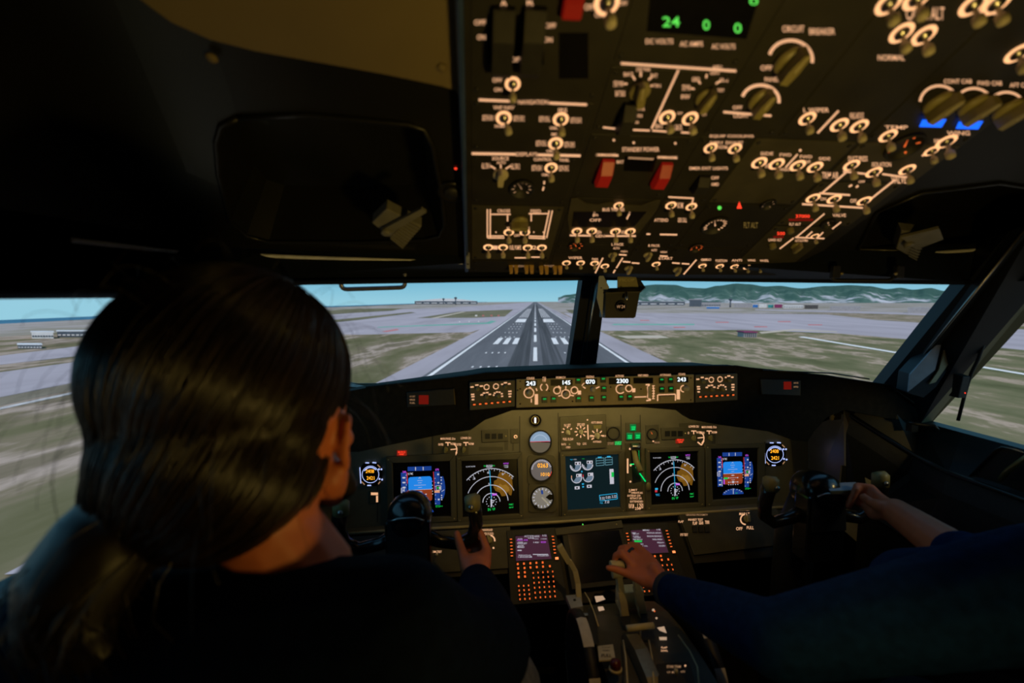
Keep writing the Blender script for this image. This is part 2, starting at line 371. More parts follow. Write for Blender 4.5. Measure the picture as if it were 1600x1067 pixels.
gpoly([(-200, 650), (0, 621), (155, 591), (155, 600), (0, 634), (-200, 680)], M_LAND, .04, 'dirt_track', 'reddish bare verge beside the near left taxiway', 'structure')
gpoly([(1248, 526.5), (1255, 526), (1420, 553.5), (1700, 600.5), (1700, 603), (1416, 554.8)], M_WHITE, .09, 'taxiway_line', 'thin white painted line across the right grass field', 'structure')
gpoly([(1186, 519), (1240, 514.5), (1308, 518), (1308, 519), (1240, 516.5), (1190, 521.5)], M_BEIGE, .10, 'dirt_track', 'pale curved track at the near edge of the right apron', 'structure')
gpoly([(965, 525), (1030, 524), (1046, 528), (980, 529)], M_BEIGE, .10, 'dirt_track', 'short pale bare patch in the grass right of the runway', 'structure')
gpoly([(590, 511), (760, 504), (768, 501), (776, 502), (765, 506), (590, 512)], M_GPNT, .10, 'painted_marking', 'green painted taxi guide line on the left apron', 'structure')
gpoly([(597, 518), (620, 514), (624, 515.5), (603, 519)], M_RPNT, .10, 'painted_marking', 'red painted patch on the left apron', 'structure')
gpoly([(960, 506), (1085, 506), (1085, 508), (955, 508)], M_GPNT, .10, 'painted_marking', 'faint green painted line on the right apron', 'structure')
for i, (x0, x1, y) in enumerate(((1052, 1070, 511), (1118, 1138, 503), (1178, 1198, 510), (1215, 1235, 502), (1000, 1014, 500), (1262, 1284, 507))):
    gpoly([(x0, y), (x1, y), (x1 + 1, y + 1.3), (x0 + 1, y + 1.3)], M_RPNT, .10, 'painted_marking', 'small red painted patch on the right apron', 'structure')
# runway
rw = thing('runway', 'long dark asphalt runway ahead with white edge and centre lines', 'runway', GP.at(837, 540))
def rpart(polys, m, z, name, label=None):
    b = MB()
    for p in polys: b.prism([GP.at(*q) + V((0, 0, z)) for q in p], (0, 0, -.01), m)
    return part(b, name, rw, 0, None, label)
vp = 836.3
def rx(k, py): return vp + k * (py - 470.4)               # k: lateral distance / eye height
def strip(k0, k1, y0, y1): return [(rx(k0, y0), y0), (rx(k1, y0), y0), (rx(k1, y1), y1), (rx(k0, y1), y1)]
rpart([strip(-1.93, 2.13, 472.2, 900)], M_CONC, .12, 'shoulder', 'pale concrete shoulder')
rpart([strip(-1.48, 1.56, 472.0, 900)], M_ASPH, .20, 'asphalt_surface')
rpart([strip(-.42, -.10, 476, 620), strip(.12, .46, 476, 620)], M_RUB, .24, 'tyre_rubber', 'dark tyre rubber streaks')
rpart([strip(-1.42, -1.36, 473, 900), strip(1.44, 1.50, 473, 900)], M_WHITE, .28, 'edge_line')
cl = []; y = 471.5
D0 = 16 * F
d = 60.0
while d < 2600:
    ya = 470.4 + D0 / d; yb = 470.4 + D0 / (d + 34); k = .035
    if yb > 473: cl.append(strip(-k, k, yb, ya))
    d += 54
rpart(cl, M_WHITE, .30, 'centre_line_dashes')
rpart([[(804.5, 504), (809, 498.8), (823, 498.8), (820.5, 504)], [(849.5, 504), (848.3, 498.8), (862.5, 498.8), (867, 504)]], M_WHITE, .30, 'aiming_block')
tz = []
for k0 in (-.97, -.75, -.53, .42, .66, .90):
    tz.append(strip(k0, k0 + .12, 529.0, 538.8))
rpart(tz, M_WHITE, .30, 'touchdown_bar')
fs = []
for k0 in [-.97 + .115 * i for i in range(5)] + [.38 + .115 * i for i in range(5)]:
    fs.append(strip(k0, k0 + .06, 482.5, 496.5))
rpart(fs, M_PAINTD, .30, 'far_bar')
dots = []
for py in (507, 511, 514.5, 520.5, 527.5, 552.5, 575):
    for k0 in (-.95, -.83, -.71, -.59, .55, .67, .79, .91):
        h = (py - 470) * .014; dots.append(strip(k0, k0 + .03, py - h * .7, py + h * .7))
rpart(dots, M_WHITE, .30, 'painted_dots')
edge = []
for k0, s0 in ((-1.72, 0), (1.80, 0)):
    d = 420
    while d < 1500:
        yb = 470.4 + D0 / (d + 5); ya = 470.4 + D0 / d; edge.append(strip(k0, k0 + .18, yb, ya)); d += 22
rpart(edge[len(edge) // 2:], M_ASPH, .18, 'shoulder_joint')
for px, py in ((744, 494.3), (755, 494.3), (768, 494.3), (779, 494.3)):
    b = MB(); p = GP.at(px, py); s = .45 + (p.length) * .0015
    b.prism([p + V((-s, 0, .1)), p + V((s, 0, .1)), p + V((s, 0, 1.6)), p + V((-s, 0, 1.6))], (0, .4, 0), M_WHITE if px == 744 else M_RPNT)
    b.tube([p + V((-s * .6, .2, 0)), p + V((-s * .6, .2, .3))], .1, M_PAINTD); b.tube([p + V((s * .6, .2, 0)), p + V((s * .6, .2, .3))], .1, M_PAINTD)
    o = part(b, 'taxiway_sign', None, 0, p); tagit(o, 'small white board sign on the left apron' if px == 744 else 'small red board signs in a row on the left apron', 'sign', None if px == 744 else 'red apron signs')
for px in (718, 733, 748):
    b = MB(); p = GP.at(px, 503.3); b.lathe(p, (0, 0, 1), [(.5, 0), (.45, .5), (.2, .8), (.01, .9)], M_WHITE, 10)
    o = part(b, 'marker_light', None, 0, p); tagit(o, 'small white marker lights in a row on the left apron', 'light', 'white apron marker lights')
# buildings (each stands on the ground where its base is seen)
def bmat(n, c): return mat(n, c, .8, 0, 0, .1, .3, 0, None, 0, .1)
B_DARK = bmat('dark_glass_facade', (.10, .12, .15)); B_WHITE = bmat('white_cladding', (.75, .72, .74)); B_GREY = bmat('grey_cladding', (.36, .34, .36))
B_BLUE = bmat('blue_cladding', (.05, .20, .55)); B_BROWN = bmat('dark_brown_cladding', (.10, .09, .09)); B_PINK = bmat('maroon_cladding', (.28, .05, .14)); B_TEAL = bmat('teal_cladding', (.05, .34, .36))
def building(x0, x1, base, top, depth, wallm, roofm, name, label, cat, bands=0, roofrise=0, group=None):
    A = GP.at(x0, base); B = GP.at(x1, base); c = (A + B) / 2; dist = ((c - EYE).dot(FWD)); H = (base - top) / F * dist
    ax = (B - A); dv = V((c.x, c.y, 0)).normalized() * depth
    t = thing(name, label, cat, c, group)
    b = MB(); b.prism([A, B, B + dv, A + dv], (0, 0, H), wallm); part(b, 'walls', t)
    b = MB(); e_ = ax.normalized() * H * .15; zz = V((0, 0, H))
    if roofrise:
        n = 10; top_ = []
        for i in range(n + 1):
            q = i / n; top_.append(A + ax * q + zz + V((0, 0, H * roofrise * sin(pi * q))))
        b.prism([A - e_ + zz * .97] + top_ + [B + e_ + zz * .97], dv, roofm)
    else: b.prism([A - e_ + zz, B + e_ + zz, B + e_ + dv + zz, A - e_ + dv + zz], (0, 0, H * .12), roofm)
    part(b, 'roof', t)
    for k in range(bands):
        b = MB(); n = 8; f = -V((c.x, c.y, 0)).normalized() * .3
        for i in range(n):
            p = A + ax * ((i + .15) / n) + f + V((0, 0, H * (.3 + .4 * k))); b.prism([p, p + ax * .7 / n, p + ax * .7 / n + V((0, 0, H * .22)), p + V((0, 0, H * .22))], -f, B_DARK if wallm is not B_DARK else B_WHITE)
        part(b, 'window_band', t)
    return t
building(648, 746, 475.3, 470.6, 60, B_DARK, B_WHITE, 'terminal_building', 'long low terminal with pale curved roof left of the runway', 'terminal', 1, .9)
def tower(px, base, top, label, m=B_DARK):
    p = GP.at(px, base); dist = (p - EYE).dot(FWD); H = (base - top) / F * dist; r = H * .07
    t = thing('control_tower', label, 'tower', p)
    b = MB(); b.lathe(p, (0, 0, 1), [(r * 1.3, 0), (r, H * .3), (r, H * .7)], m, 10); part(b, 'shaft', t)
    b = MB(); b.lathe(p, (0, 0, 1), [(r, H * .68), (r * 2.4, H * .76), (r * 2.6, H * .9), (r * 2.1, H * .92)], m, 12); part(b, 'cab', t)
    b = MB(); b.lathe(p, (0, 0, 1), [(r * 2.1, H * .92), (r * .4, H * .95), (.2, H)], m, 8); part(b, 'roof_mast', t)
tower(712, 476, 463.5, 'dark control tower rising from the long left terminal')
tower(693, 475.6, 465.5, 'small mast tower on the long left terminal, left of the dark tower')
tower(1141, 480, 465.5, 'dark control tower among the terminals right of the runway')
for a_ in ((958, 1070, 477, 471.5, B_DARK, B_GREY, 'long dark low terminal directly right of the compass box', 1), (1077, 1096, 479, 468.5, B_DARK, B_GREY, 'tall dark square block left of the right control tower', 0),
           (1096, 1126, 480, 472.5, B_GREY, B_DARK, 'grey flat block between dark block and right control tower', 1), (1104, 1124, 482.3, 479.5, B_BLUE, B_WHITE, 'low bright blue building in front of the grey block', 0),
           (1147, 1174, 480.5, 475, B_GREY, B_GREY, 'grey hangar just right of the right control tower', 0), (1176, 1184, 480.5, 476, B_BLUE, B_WHITE, 'small blue hangar between grey and teal hangars', 0),
           (1186, 1198, 480.8, 475.5, B_WHITE, B_WHITE, 'white hangar left of the teal hangar', 0), (1200, 1208, 480.8, 476, B_TEAL, B_WHITE, 'small teal hangar left of the maroon hangar', 0),
           (1210, 1222, 481, 475.3, B_PINK, B_WHITE, 'maroon hangar in the row right of the tower', 0), (1224, 1255, 481.5, 476.8, B_WHITE, B_GREY, 'long white hangar right of the maroon hangar', 1),
           (1257, 1278, 482.5, 477.3, B_BROWN, B_BROWN, 'dark brown hangar at the right end of the row', 0), (1297, 1344, 485.5, 479.5, B_GREY, B_GREY, 'low grey shed right of the hangar row', 0),
           (1418, 1476, 489, 481.5, B_GREY, B_GREY, 'long grey shed left of the right window post', 0), (1583, 1640, 489, 478, B_WHITE, B_RED if False else B_GREY, 'pale building at the far right in the side window', 1)):
    building(a_[0], a_[1], a_[2], a_[3], 25, a_[4], a_[5], 'airport_building', a_[6], 'building', a_[7])
for a_ in ((50, 84, 529, 519.5, B_WHITE, 'pale building in the left side window, leftmost of three'), (90, 146, 527, 518, B_DARK, 'long dark glazed building in the left side window'),
           (149, 168, 526, 515.5, B_WHITE, 'white tall building beside the head in the left side window'), (28, 66, 545, 539, B_DARK, 'low dark shed nearest in the left side window')):
    building(a_[0], a_[1], a_[2], a_[3], 8, a_[4], B_WHITE, 'airport_building', a_[5], 'building', 1)
# equipment cabin in the grass
p = GP.at(1171, 527); t = thing('equipment_cabin', 'small grey striped equipment cabin standing in the right grass field', 'cabin', p)
b = MB(); s = (p - EYE).dot(FWD) / F
b.prism([p + V((-9.5 * s, 0, 0)), p + V((9.5 * s, -1, 0)), p + V((10.5 * s, 4, 0)), p + V((-8.5 * s, 5, 0))], (0, 0, 7.5 * s), B_GREY); part(b, 'walls', t)
b = MB(); b.prism([p + V((-10.5 * s, -.4, 7.5 * s)), p + V((10.5 * s, -1.4, 7.5 * s)), p + V((11.5 * s, 4.5, 7.5 * s)), p + V((-9.5 * s, 5.5, 7.5 * s))], (0, 0, 1.6 * s), B_PINK); part(b, 'roof', t)
b = MB()
for i in range(6):
    q = p + V(((-8 + 3 * i) * s, -.16 * i - .25, .8 * s)); b.prism([q, q + V((1.3 * s, 0, 0)), q + V((1.3 * s, 0, 5.5 * s)), q + V((0, 0, 5.5 * s))], (0, .3, 0), B_DARK)
part(b, 'louvre_panel', t)
# hills
M_HILL = None
def hillmat():
    m = bpy.data.materials.new('wooded_hill'); m.use_nodes = True; t = m.node_tree; bb = t.nodes['Principled BSDF']; bb.inputs['Roughness'].default_value = 1; bb.inputs['Specular IOR Level'].default_value = 0
    g = t.nodes.new('ShaderNodeNewGeometry'); n = t.nodes.new('ShaderNodeTexNoise'); n.inputs['Scale'].default_value = .0042; n.inputs['Detail'].default_value = 9; n.inputs['Roughness'].default_value = .62
    t.links.new(g.outputs['Position'], n.inputs['Vector'])
    s_ = t.nodes.new('ShaderNodeSeparateXYZ'); t.links.new(g.outputs['Position'], s_.inputs[0])
    ma = t.nodes.new('ShaderNodeMath'); ma.operation = 'MULTIPLY_ADD'; ma.inputs[1].default_value = -.0016; ma.inputs[2].default_value = .065; t.links.new(s_.outputs['Z'], ma.inputs[0])
    ad = t.nodes.new('ShaderNodeMath'); ad.operation = 'ADD'; t.links.new(n.outputs[0], ad.inputs[0]); t.links.new(ma.outputs[0], ad.inputs[1])
    r = t.nodes.new('ShaderNodeValToRGB'); t.links.new(ad.outputs[0], r.inputs[0]); cr = r.color_ramp
    for p_, c in ((.50, (.07, .12, .10)), (.60, (.13, .18, .15))): pass
    cr.elements[0].position = .38; cr.elements[0].color = (.055, .115, .095, 1); cr.elements[1].position = .70; cr.elements[1].color = (.62, .58, .62, 1)
    e_ = cr.elements.new(.54); e_.color = (.10, .17, .14, 1); e_ = cr.elements.new(.60); e_.color = (.40, .40, .42, 1)
    t.links.new(r.outputs[0], bb.inputs['Base Color']); return m
M_HILL = hillmat()
def hills(sil, dist, depth, name, label):
    b = MB(); x0, x1 = sil[0][0], sil[-1][0]; NX = int((x1 - x0) / 2.5); NR = 14; vs = []
    def silh(x):
        for (xa, ya), (xb, yb) in zip(sil, sil[1:]):
            if xa <= x <= xb:
                q = (x - xa) / (xb - xa); q = q * q * (3 - 2 * q); return ya + (yb - ya) * q
        return sil[-1][1]
    for i in range(NX + 1):
        px = x0 + (x1 - x0) * i / NX; d = ray(px, 470.4); d.z = 0; kk = dist
        hmax = (479 - silh(px)) / F * (dist + depth * .55) - 0
        for j in range(NR + 1):
            q = j / NR; dd = dist + depth * q; pr = max(0, sin(pi * min(1, q / 1.1))) ** 1.1
            nz = noise.noise(V((px * .035, q * 3.0, 1.3))) * .55 + noise.noise(V((px * .11, q * 7, 4.1))) * .30
            hh = hmax * max(0, min(1.0, pr * (1 + nz * (1 - pr) * 2.2) ))
            z = GZ - 2 + hh; z = min(z, GZ + hmax * dd / (dist + depth * .55) * 1.0)
            vs.append(EYE + V((d.x * dd, d.y * dd, 0)) + V((0, 0, z - EYE.z)))
    fs = [[i * (NR + 1) + j, (i + 1) * (NR + 1) + j, (i + 1) * (NR + 1) + j + 1, i * (NR + 1) + j + 1] for i in range(NX) for j in range(NR)]
    b.add(vs, fs, M_HILL, True); o = part(b, name, None, 0, vs[len(vs) // 2] * 1.0); tagit(o, label, 'hills')
hills([(872, 471), (885, 467), (905, 465), (945, 462), (1000, 453), (1025, 451), (1052, 451.5), (1075, 456), (1100, 457), (1120, 453), (1150, 449.5), (1168, 450.5), (1195, 454), (1215, 453), (1250, 457), (1290, 453.5), (1325, 452), (1355, 453.5), (1385, 458), (1405, 456), (1425, 459), (1452, 456.5), (1475, 461), (1510, 463), (1560, 462), (1620, 458), (1700, 462)], 3800, 2600, 'hill_range', 'long green wooded hill range with pale lower slopes on the right horizon')

# ================================================================== COCKPIT SHELL
def Z(z): return EYE.z + z
def W(x, y, z): return V((x, y, EYE.z + z))
CX = .364                                               # aircraft centreline
OH = Plane(YP(1215, 420, .977), (1, 0, 0), (0, -cos(radians(27)), sin(radians(27))))
LN = Plane(OH.P0 - OH.n * .022, OH.ex, OH.ey)           # liner plane, a little behind the overhead face
XL, XR = -.58, 1.28
def onx(X, py_pts): pass
# floor, rear bulkhead, roof
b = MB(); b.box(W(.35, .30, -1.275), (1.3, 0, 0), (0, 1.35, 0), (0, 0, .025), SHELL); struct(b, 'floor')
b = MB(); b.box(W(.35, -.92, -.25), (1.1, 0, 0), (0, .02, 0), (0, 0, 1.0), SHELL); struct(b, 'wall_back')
b = MB()                                                # liner ceiling: sheet with the left cubby hole cut out
def lnpt(x, Y): return V((x, Y, LN.P0.z + (LN.P0.y - Y) * tan(radians(27))))
def sheet_with_hole(outer, hole, m, name, parent=None):
    bm = bmesh.new(); es = []
    for loop in (outer, hole):
        if not loop: continue
        vs = [bm.verts.new(p) for p in loop]
        for i in range(len(vs)): es.append(bm.edges.new((vs[i], vs[(i + 1) % len(vs)])))
    bmesh.ops.triangle_fill(bm, use_beauty=True, use_dissolve=False, edges=es)
    vs = [v.co.copy() for v in bm.verts]; bm.verts.index_update(); fs = [[v.index for v in f.verts] for f in bm.faces]; bm.free()
    m_ = MB(); m_.add(vs, fs, m); return m_
cub = [LN.at(x, y) for x, y in [(372, 183), (480, 178), (640, 193), (662, 200), (676, 225), (690, 300), (695, 350), (688, 368), (665, 374), (560, 378), (420, 377), (385, 368), (360, 345), (342, 270), (338, 220), (345, 196)]]
front = .955
outer = [lnpt(XL, front), lnpt(-.012, .985), lnpt(-.012, .05), lnpt(XL, .05)]
mb = sheet_with_hole(outer, cub, SHELLG, 'ceiling')
cen = sum(cub, V((0, 0, 0))) / len(cub)
deep = [cen + (p - cen) * .82 + V((0, .035, .10)) for p in cub]
n = len(cub)
mb.add(cub + deep, [[i, (i + 1) % n, n + (i + 1) % n, n + i] for i in range(n)] + [list(range(n, 2 * n))], SHELLG, False)
o = part(mb, 'ceiling', None, 0, (0, 0, 0), 'glossy dark ceiling liner with a rounded recess above the left seat'); o['kind'] = 'structure'
b = MB(); b.tube([p + LN.n * .002 for p in cub + [cub[0]]], .0045, SHELLG, 8); o = part(b, 'trim_1', None, 0, (0, 0, 0)); o['kind'] = 'structure'
mb = MB(); outer = [lnpt(.745, .985), lnpt(XR, .90), lnpt(XR, .05), lnpt(.745, .05)]
cubR = [LN.at(x, y) for x, y in [(1340, 388), (1640, 395), (1660, 300), (1560, 285), (1440, 300), (1370, 330)]]
mb = sheet_with_hole(outer, cubR, SHELL, 'ceiling'); cen = sum(cubR, V((0, 0, 0))) / len(cubR); deep = [cen + (p - cen) * .84 + V((0, .03, .08)) for p in cubR]; n = len(cubR)
mb.add(cubR + deep, [[i, (i + 1) % n, n + (i + 1) % n, n + i] for i in range(n)] + [list(range(n, 2 * n))], SHELL)
o = part(mb, 'ceiling', None, 0, (0, 0, 0), 'dark ceiling liner with a recess above the right seat'); o['kind'] = 'structure'
b = MB(); b.tube([p + LN.n * .002 for p in cubR + [cubR[0]]], .004, SHELLG, 8); o = part(b, 'trim_2', None, 0, (0, 0, 0)); o['kind'] = 'structure'
# aft roof, light tight
b = MB(); b.box(W(.35, -.45, .72), (1.1, 0, 0), (0, .52, 0), (0, 0, .01), SHELL)
b.poly([W(XL - .02, .06, .53), W(XR + .02, .06, .53), W(XR + .02, .06, .73), W(XL - .02, .06, .73)], SHELL)
b.box(W(.36, .52, .60), (1.0, 0, 0), (0, .50, 0), (0, 0, .01), SHELL)
b.poly([W(XL - .03, 1.01, .10), W(XR + .03, 1.01, .10), W(XR + .03, 1.01, .61), W(XL - .03, 1.01, .61)], SHELL)
struct(b, 'ceiling')
# tan ceiling panel (upper left)
tp = [(150, -60), (232, 2), (270, 30), (330, 57), (400, 75), (500, 93), (600, 111), (690, 130), (712, 137), (719, 150), (715, -60)]
b = MB(); b.prism([LN.at(x, y, .001) for x, y in tp], LN.n * .006, TAN); o = struct(b, 'trim_3', .002, 'tan ceiling panel above the left seat')
b = MB()
for x, y in ((690, 100), (333, 84)): b.lathe(LN.at(x, y, .007), LN.n, [(.007, 0), (.006, .002), (.0001, .003)], TAN, 12)
struct(b, 'trim_4')
# header between liner and window tops
hl = [W(XL, .25, .085), lnpt(XL, front), lnpt(-.012, .985), lnpt(.745, .985), lnpt(XR, .90), W(XR, .25, .085)]
wt = [W(XL, .25, .004), W(XL, .82, .012), YP(448, 441, .93), YP(931, 434.5, 1.262), YP(1515, 441, .90), XP(1640, 440, XR)]
wt = [W(XL, .25, .003), W(XL, .84, .012), YP(448, 441, .93), YP(931, 434.5, 1.262), YP(1515, 441, .90), W(XR, .80, .045), W(XR, .25, .045)]
hl2 = [hl[0], hl[1], lnpt(-.42, .965), lnpt(.36, .985), lnpt(1.13, .925), hl[4], hl[5]]
b = MB()
for i in range(len(wt) - 1):
    b.prism([hl2[i], hl2[i + 1], wt[i + 1], wt[i]], (0, .012, .016), FRAME)
struct(b, 'wall_front', 0, 'dark header strip above the windscreens')
b = MB(); b.tube([wt[0], wt[1]], .006, FRAME); b.tube([wt[2], wt[3], wt[4]], .006, FRAME); struct(b, 'trim_5')
tl = [W(XL, .70, .088), lnpt(XL, front) + V((0, -.008, -.014)), lnpt(-.30, .972) + V((0, -.008, -.013)), lnpt(-.010, .985) + V((0, -.008, -.012))]
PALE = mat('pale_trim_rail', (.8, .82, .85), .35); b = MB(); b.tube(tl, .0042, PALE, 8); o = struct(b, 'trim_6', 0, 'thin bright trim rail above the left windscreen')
tr = [lnpt(.74, .985) + V((0, -.004, -.008)), lnpt(1.0, .945) + V((0, -.004, -.010)), lnpt(XR, .90) + V((0, -.004, -.014)), W(XR, .70, .095)]
b = MB(); b.tube(tr, .0042, PALE, 8); o = struct(b, 'trim_7', 0, 'thin bright trim rail above the right windscreen')
# side walls: above and below the windows
b = MB()
b.prism([W(XL - .02, -.95, .9), W(XL - .02, 1.20, .30), W(XL - .02, 1.0, .09), W(XL - .02, .25, .003), W(XL - .02, -.95, .003)], (.02, 0, 0), SHELL)
b.prism([W(XL, -.95, -1.3), W(XL, 1.45, -1.3), W(XL, 1.45, -.30), W(XL, 1.06, -.375), W(XL, .72, -.375), W(XL, .25, -.34), W(XL, -.95, -.30)], (-.04, 0, 0), SHELL)
b.prism([W(XL - .02, -.95, .01), W(XL - .02, .20, .01), W(XL - .02, .20, -.36), W(XL - .02, -.95, -.36)], (.02, 0, 0), SHELL)
struct(b, 'wall_left')
b = MB()
b.prism([W(XR + .02, -.95, .9), W(XR + .02, 1.15, .25), W(XR + .02, .95, .05), W(XR + .02, .30, .05), W(XR + .02, -.95, .05)], (-.02, 0, 0), SHELL)
b.prism([W(XR + .02, -.95, .06), W(XR + .02, .40, .06), W(XR + .02, .40, -.37), W(XR + .02, -.95, -.37)], (-.02, 0, 0), SHELL)
b.prism([W(XR, -.95, -1.3), W(XR, 1.45, -1.3), W(XR, 1.45, -.36), W(XR, 1.13, -.344), W(XR, -.95, -.344)], (.04, 0, 0), SHELL)
struct(b, 'wall_right')
# right sill, sloping trim down to the groove, side console
def lat(pts_a, pts_b, m, th=(0, 0, -.01)):
    b = MB()
    for i in range(len(pts_a) - 1): b.prism([pts_a[i], pts_a[i + 1], pts_b[i + 1], pts_b[i]], th, m)
    return b
sa = [W(XR, -.3, -.344), W(XR, 1.0, -.344), YP(1436, 658, 1.13), YP(1384, 604, 1.14)]
sb = [W(1.185, -.3, -.43), W(1.185, .95, -.43), YP(1428, 712, 1.07), YP(1330, 650, 1.16)]
b = lat(sa, sb, SHELL); struct(b, 'trim_8', 0, 'sloping dark ledge below the right side window')
b = MB(); b.tube([p + V((-.004, 0, .004)) for p in sb], .006, SHELLG); struct(b, 'trim_9', 0, 'raised dark rail along the right ledge')
sc = [p + V((-.012, 0, -.05)) for p in sb]; sd = [W(1.14, -.3, -.62), W(1.13, .95, -.62), W(1.12, 1.12, -.60), YP(1322, 790, 1.17)]
b = lat(sb, sc, BLKM); b2 = lat(sc, sd, SHELL)
for v_, f_ in ((b2.v, b2.f),): b.add(v_, f_, SHELL)
b.prism([sd[0], sd[1], sd[2], sd[2] + V((0, 0, -.65)), sd[1] + V((0, 0, -.65)), sd[0] + V((0, 0, -.65))], (.01, 0, 0), SHELL)
struct(b, 'wall_right', 0, 'dark lower side wall beside the right seat')
b = MB(); b.prism([W(1.13, -.3, -.62), W(1.13, .80, -.62), W(1.02, .80, -.64), W(1.02, -.3, -.64)], (0, 0, -.6), SHELL)
struct(b, 'trim_10', .006, 'low side console right of the right seat')
# left sill ledge
b = lat([W(XL, -.3, -.345), W(XL, .72, -.372), W(XL, 1.06, -.372)], [W(-.50, -.3, -.37), W(-.50, .74, -.40), W(-.47, 1.08, -.40)], FRAME)
b.prism([W(-.50, -.3, -.37), W(-.50, .74, -.40), W(-.47, 1.08, -.40), W(-.47, 1.08, -1.2), W(-.50, -.3, -1.2)], (-.01, 0, 0), SHELL)
struct(b, 'trim_11', 0, 'dark sill below the left side window')
# posts
def post(tl_, tr_, bl_, br_, depth, m, name, label, hi=None):
    b = MB(); dv = V(depth); tl_, tr_, bl_, br_ = map(V, (tl_, tr_, bl_, br_))
    b.prism([tl_, tr_, br_, bl_], dv, m)
    c0 = tl_ * .62 + tr_ * .38; c1 = bl_ * .62 + br_ * .38; c2 = tl_ * .34 + tr_ * .66; c3 = bl_ * .34 + br_ * .66; f = V((0, -.012, 0))
    b.prism([c0 + f, c2 + f, c3 + f, c1 + f], (0, .012, 0), m)
    o = struct(b, name, .004, label); return o
post(YP(912, 425, 1.255), YP(950, 425, 1.255), YP(888, 582, 1.375), YP(930, 582, 1.375), (.004, .07, .01), FRAME, 'window_1', 'dark centre post between the two windscreens')
b = MB(); b.tube([YP(934, 432, 1.24), YP(911, 575, 1.36)], .0025, METAL, 6); struct(b, 'trim_12', 0, 'bright metal strip down the centre post')
post(YP(425, 441, .92), YP(450, 441, .93), YP(440, 600, 1.10), YP(468, 600, 1.12), (-.02, .06, .01), FRAME, 'window_2', 'left windscreen side post behind the head')
# right post: lofted strips
A0 = YP(1512, 440, .905); A1 = YP(1378, 603, 1.135)     # windscreen side edge
B0 = YP(1560, 425, .86); B1 = YP(1432, 590, 1.075)
C0 = XP(1640, 428, 1.265); C1 = XP(1452, 646, 1.265)
D0_ = XP(1650, 430, XR); D1 = XP(1441, 661, XR + .015)
A0u, B0u, C0u, D0u = [p + (p - q) * .35 for p, q in ((A0, A1), (B0, B1), (C0, C1), (D0_, D1))]
A1d, B1d, C1d, D1d = [q + (q - p) * .10 for p, q in ((A0, A1), (B0, B1), (C0, C1), (D0_, D1))]
b = MB(); mid0 = (A0u + B0u) / 2 + V((-.012, -.018, 0)); mid1 = (A1d + B1d) / 2 + V((-.012, -.018, 0))
b.poly([A0u, mid0, mid1, A1d], FRAME); b.poly([mid0, B0u, B1d, mid1], FRAME); b.poly([B0u, C0u, C1d, B1d], FRAME)
b.poly([A0u + V((.03, .06, 0)), A0u, A1d, A1d + V((.03, .06, 0))], FRAME); b.poly([A0u + V((.03, .06, 0)), A1d + V((.03, .06, 0)), D1d + V((.05, .05, 0)), D0u + V((.05, .05, 0))], FRAME)
struct(b, 'window_3', 0, 'thick dark corner post between right windscreen and side window')
b = MB(); b.poly([C0u, D0u + V((.03, .0, 0)), D1d + V((.03, .0, 0)), C1d], TAN); struct(b, 'trim_13', 0, 'tan inner jamb strip of the right side window')
b = MB(); b.tube([mid0, mid1], .003, METAL, 6); struct(b, 'trim_14', 0, 'thin ridge along the right corner post')
# lower front bulkhead below windscreens (keeps the nose dark)
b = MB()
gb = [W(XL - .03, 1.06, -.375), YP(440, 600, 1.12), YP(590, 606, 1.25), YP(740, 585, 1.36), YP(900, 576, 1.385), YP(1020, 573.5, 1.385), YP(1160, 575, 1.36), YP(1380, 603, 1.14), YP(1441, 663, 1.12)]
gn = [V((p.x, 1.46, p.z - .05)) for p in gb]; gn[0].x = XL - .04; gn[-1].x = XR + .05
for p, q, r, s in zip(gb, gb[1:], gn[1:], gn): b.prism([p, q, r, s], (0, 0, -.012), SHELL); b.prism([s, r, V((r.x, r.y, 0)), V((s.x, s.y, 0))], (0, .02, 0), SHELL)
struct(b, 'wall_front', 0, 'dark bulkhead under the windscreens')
# ================================================================== OVERHEAD PANEL
def ohx(x, v): return OH.uv(x - OH.P0.x, v)
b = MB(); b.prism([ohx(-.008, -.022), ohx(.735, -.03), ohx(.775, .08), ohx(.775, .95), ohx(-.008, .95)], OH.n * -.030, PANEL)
ohf = thing('overhead_panel_frame', 'dark mounting frame holding all modules of the overhead panel', 'panel frame', ohx(.36, .3) - OH.n * .03); part(b, 'frame_plate', ohf, .002)
b = MB(); b.tube([ohx(-.010, -.012) + OH.n * .003, ohx(-.010, .5) + OH.n * .003, ohx(-.010, .9) + OH.n * .003], .0045, mat('blue_light_edge_tint', (.03, .06, .16), .35), 8); part(b, 'edge_strip', ohf, 0, None, 'blue lit metal edge strip')  # blue light along the strip is put into its base colour
b = MB(); b.prism([ohx(-.011, .010), ohx(-.003, .010), ohx(-.003, .056), ohx(-.011, .056)], OH.n * .012, ALU); b.lathe(ohx(-.007, .030) + OH.n * .012, OH.n, [(.003, 0), (.002, .001), (.0001, .0012)], BLKM, 8); part(b, 'corner_bracket', ohf, .001, None, 'small bright metal bracket')
DO = lambda mb: D(mb, OH.at, .0012)
MODS = {}
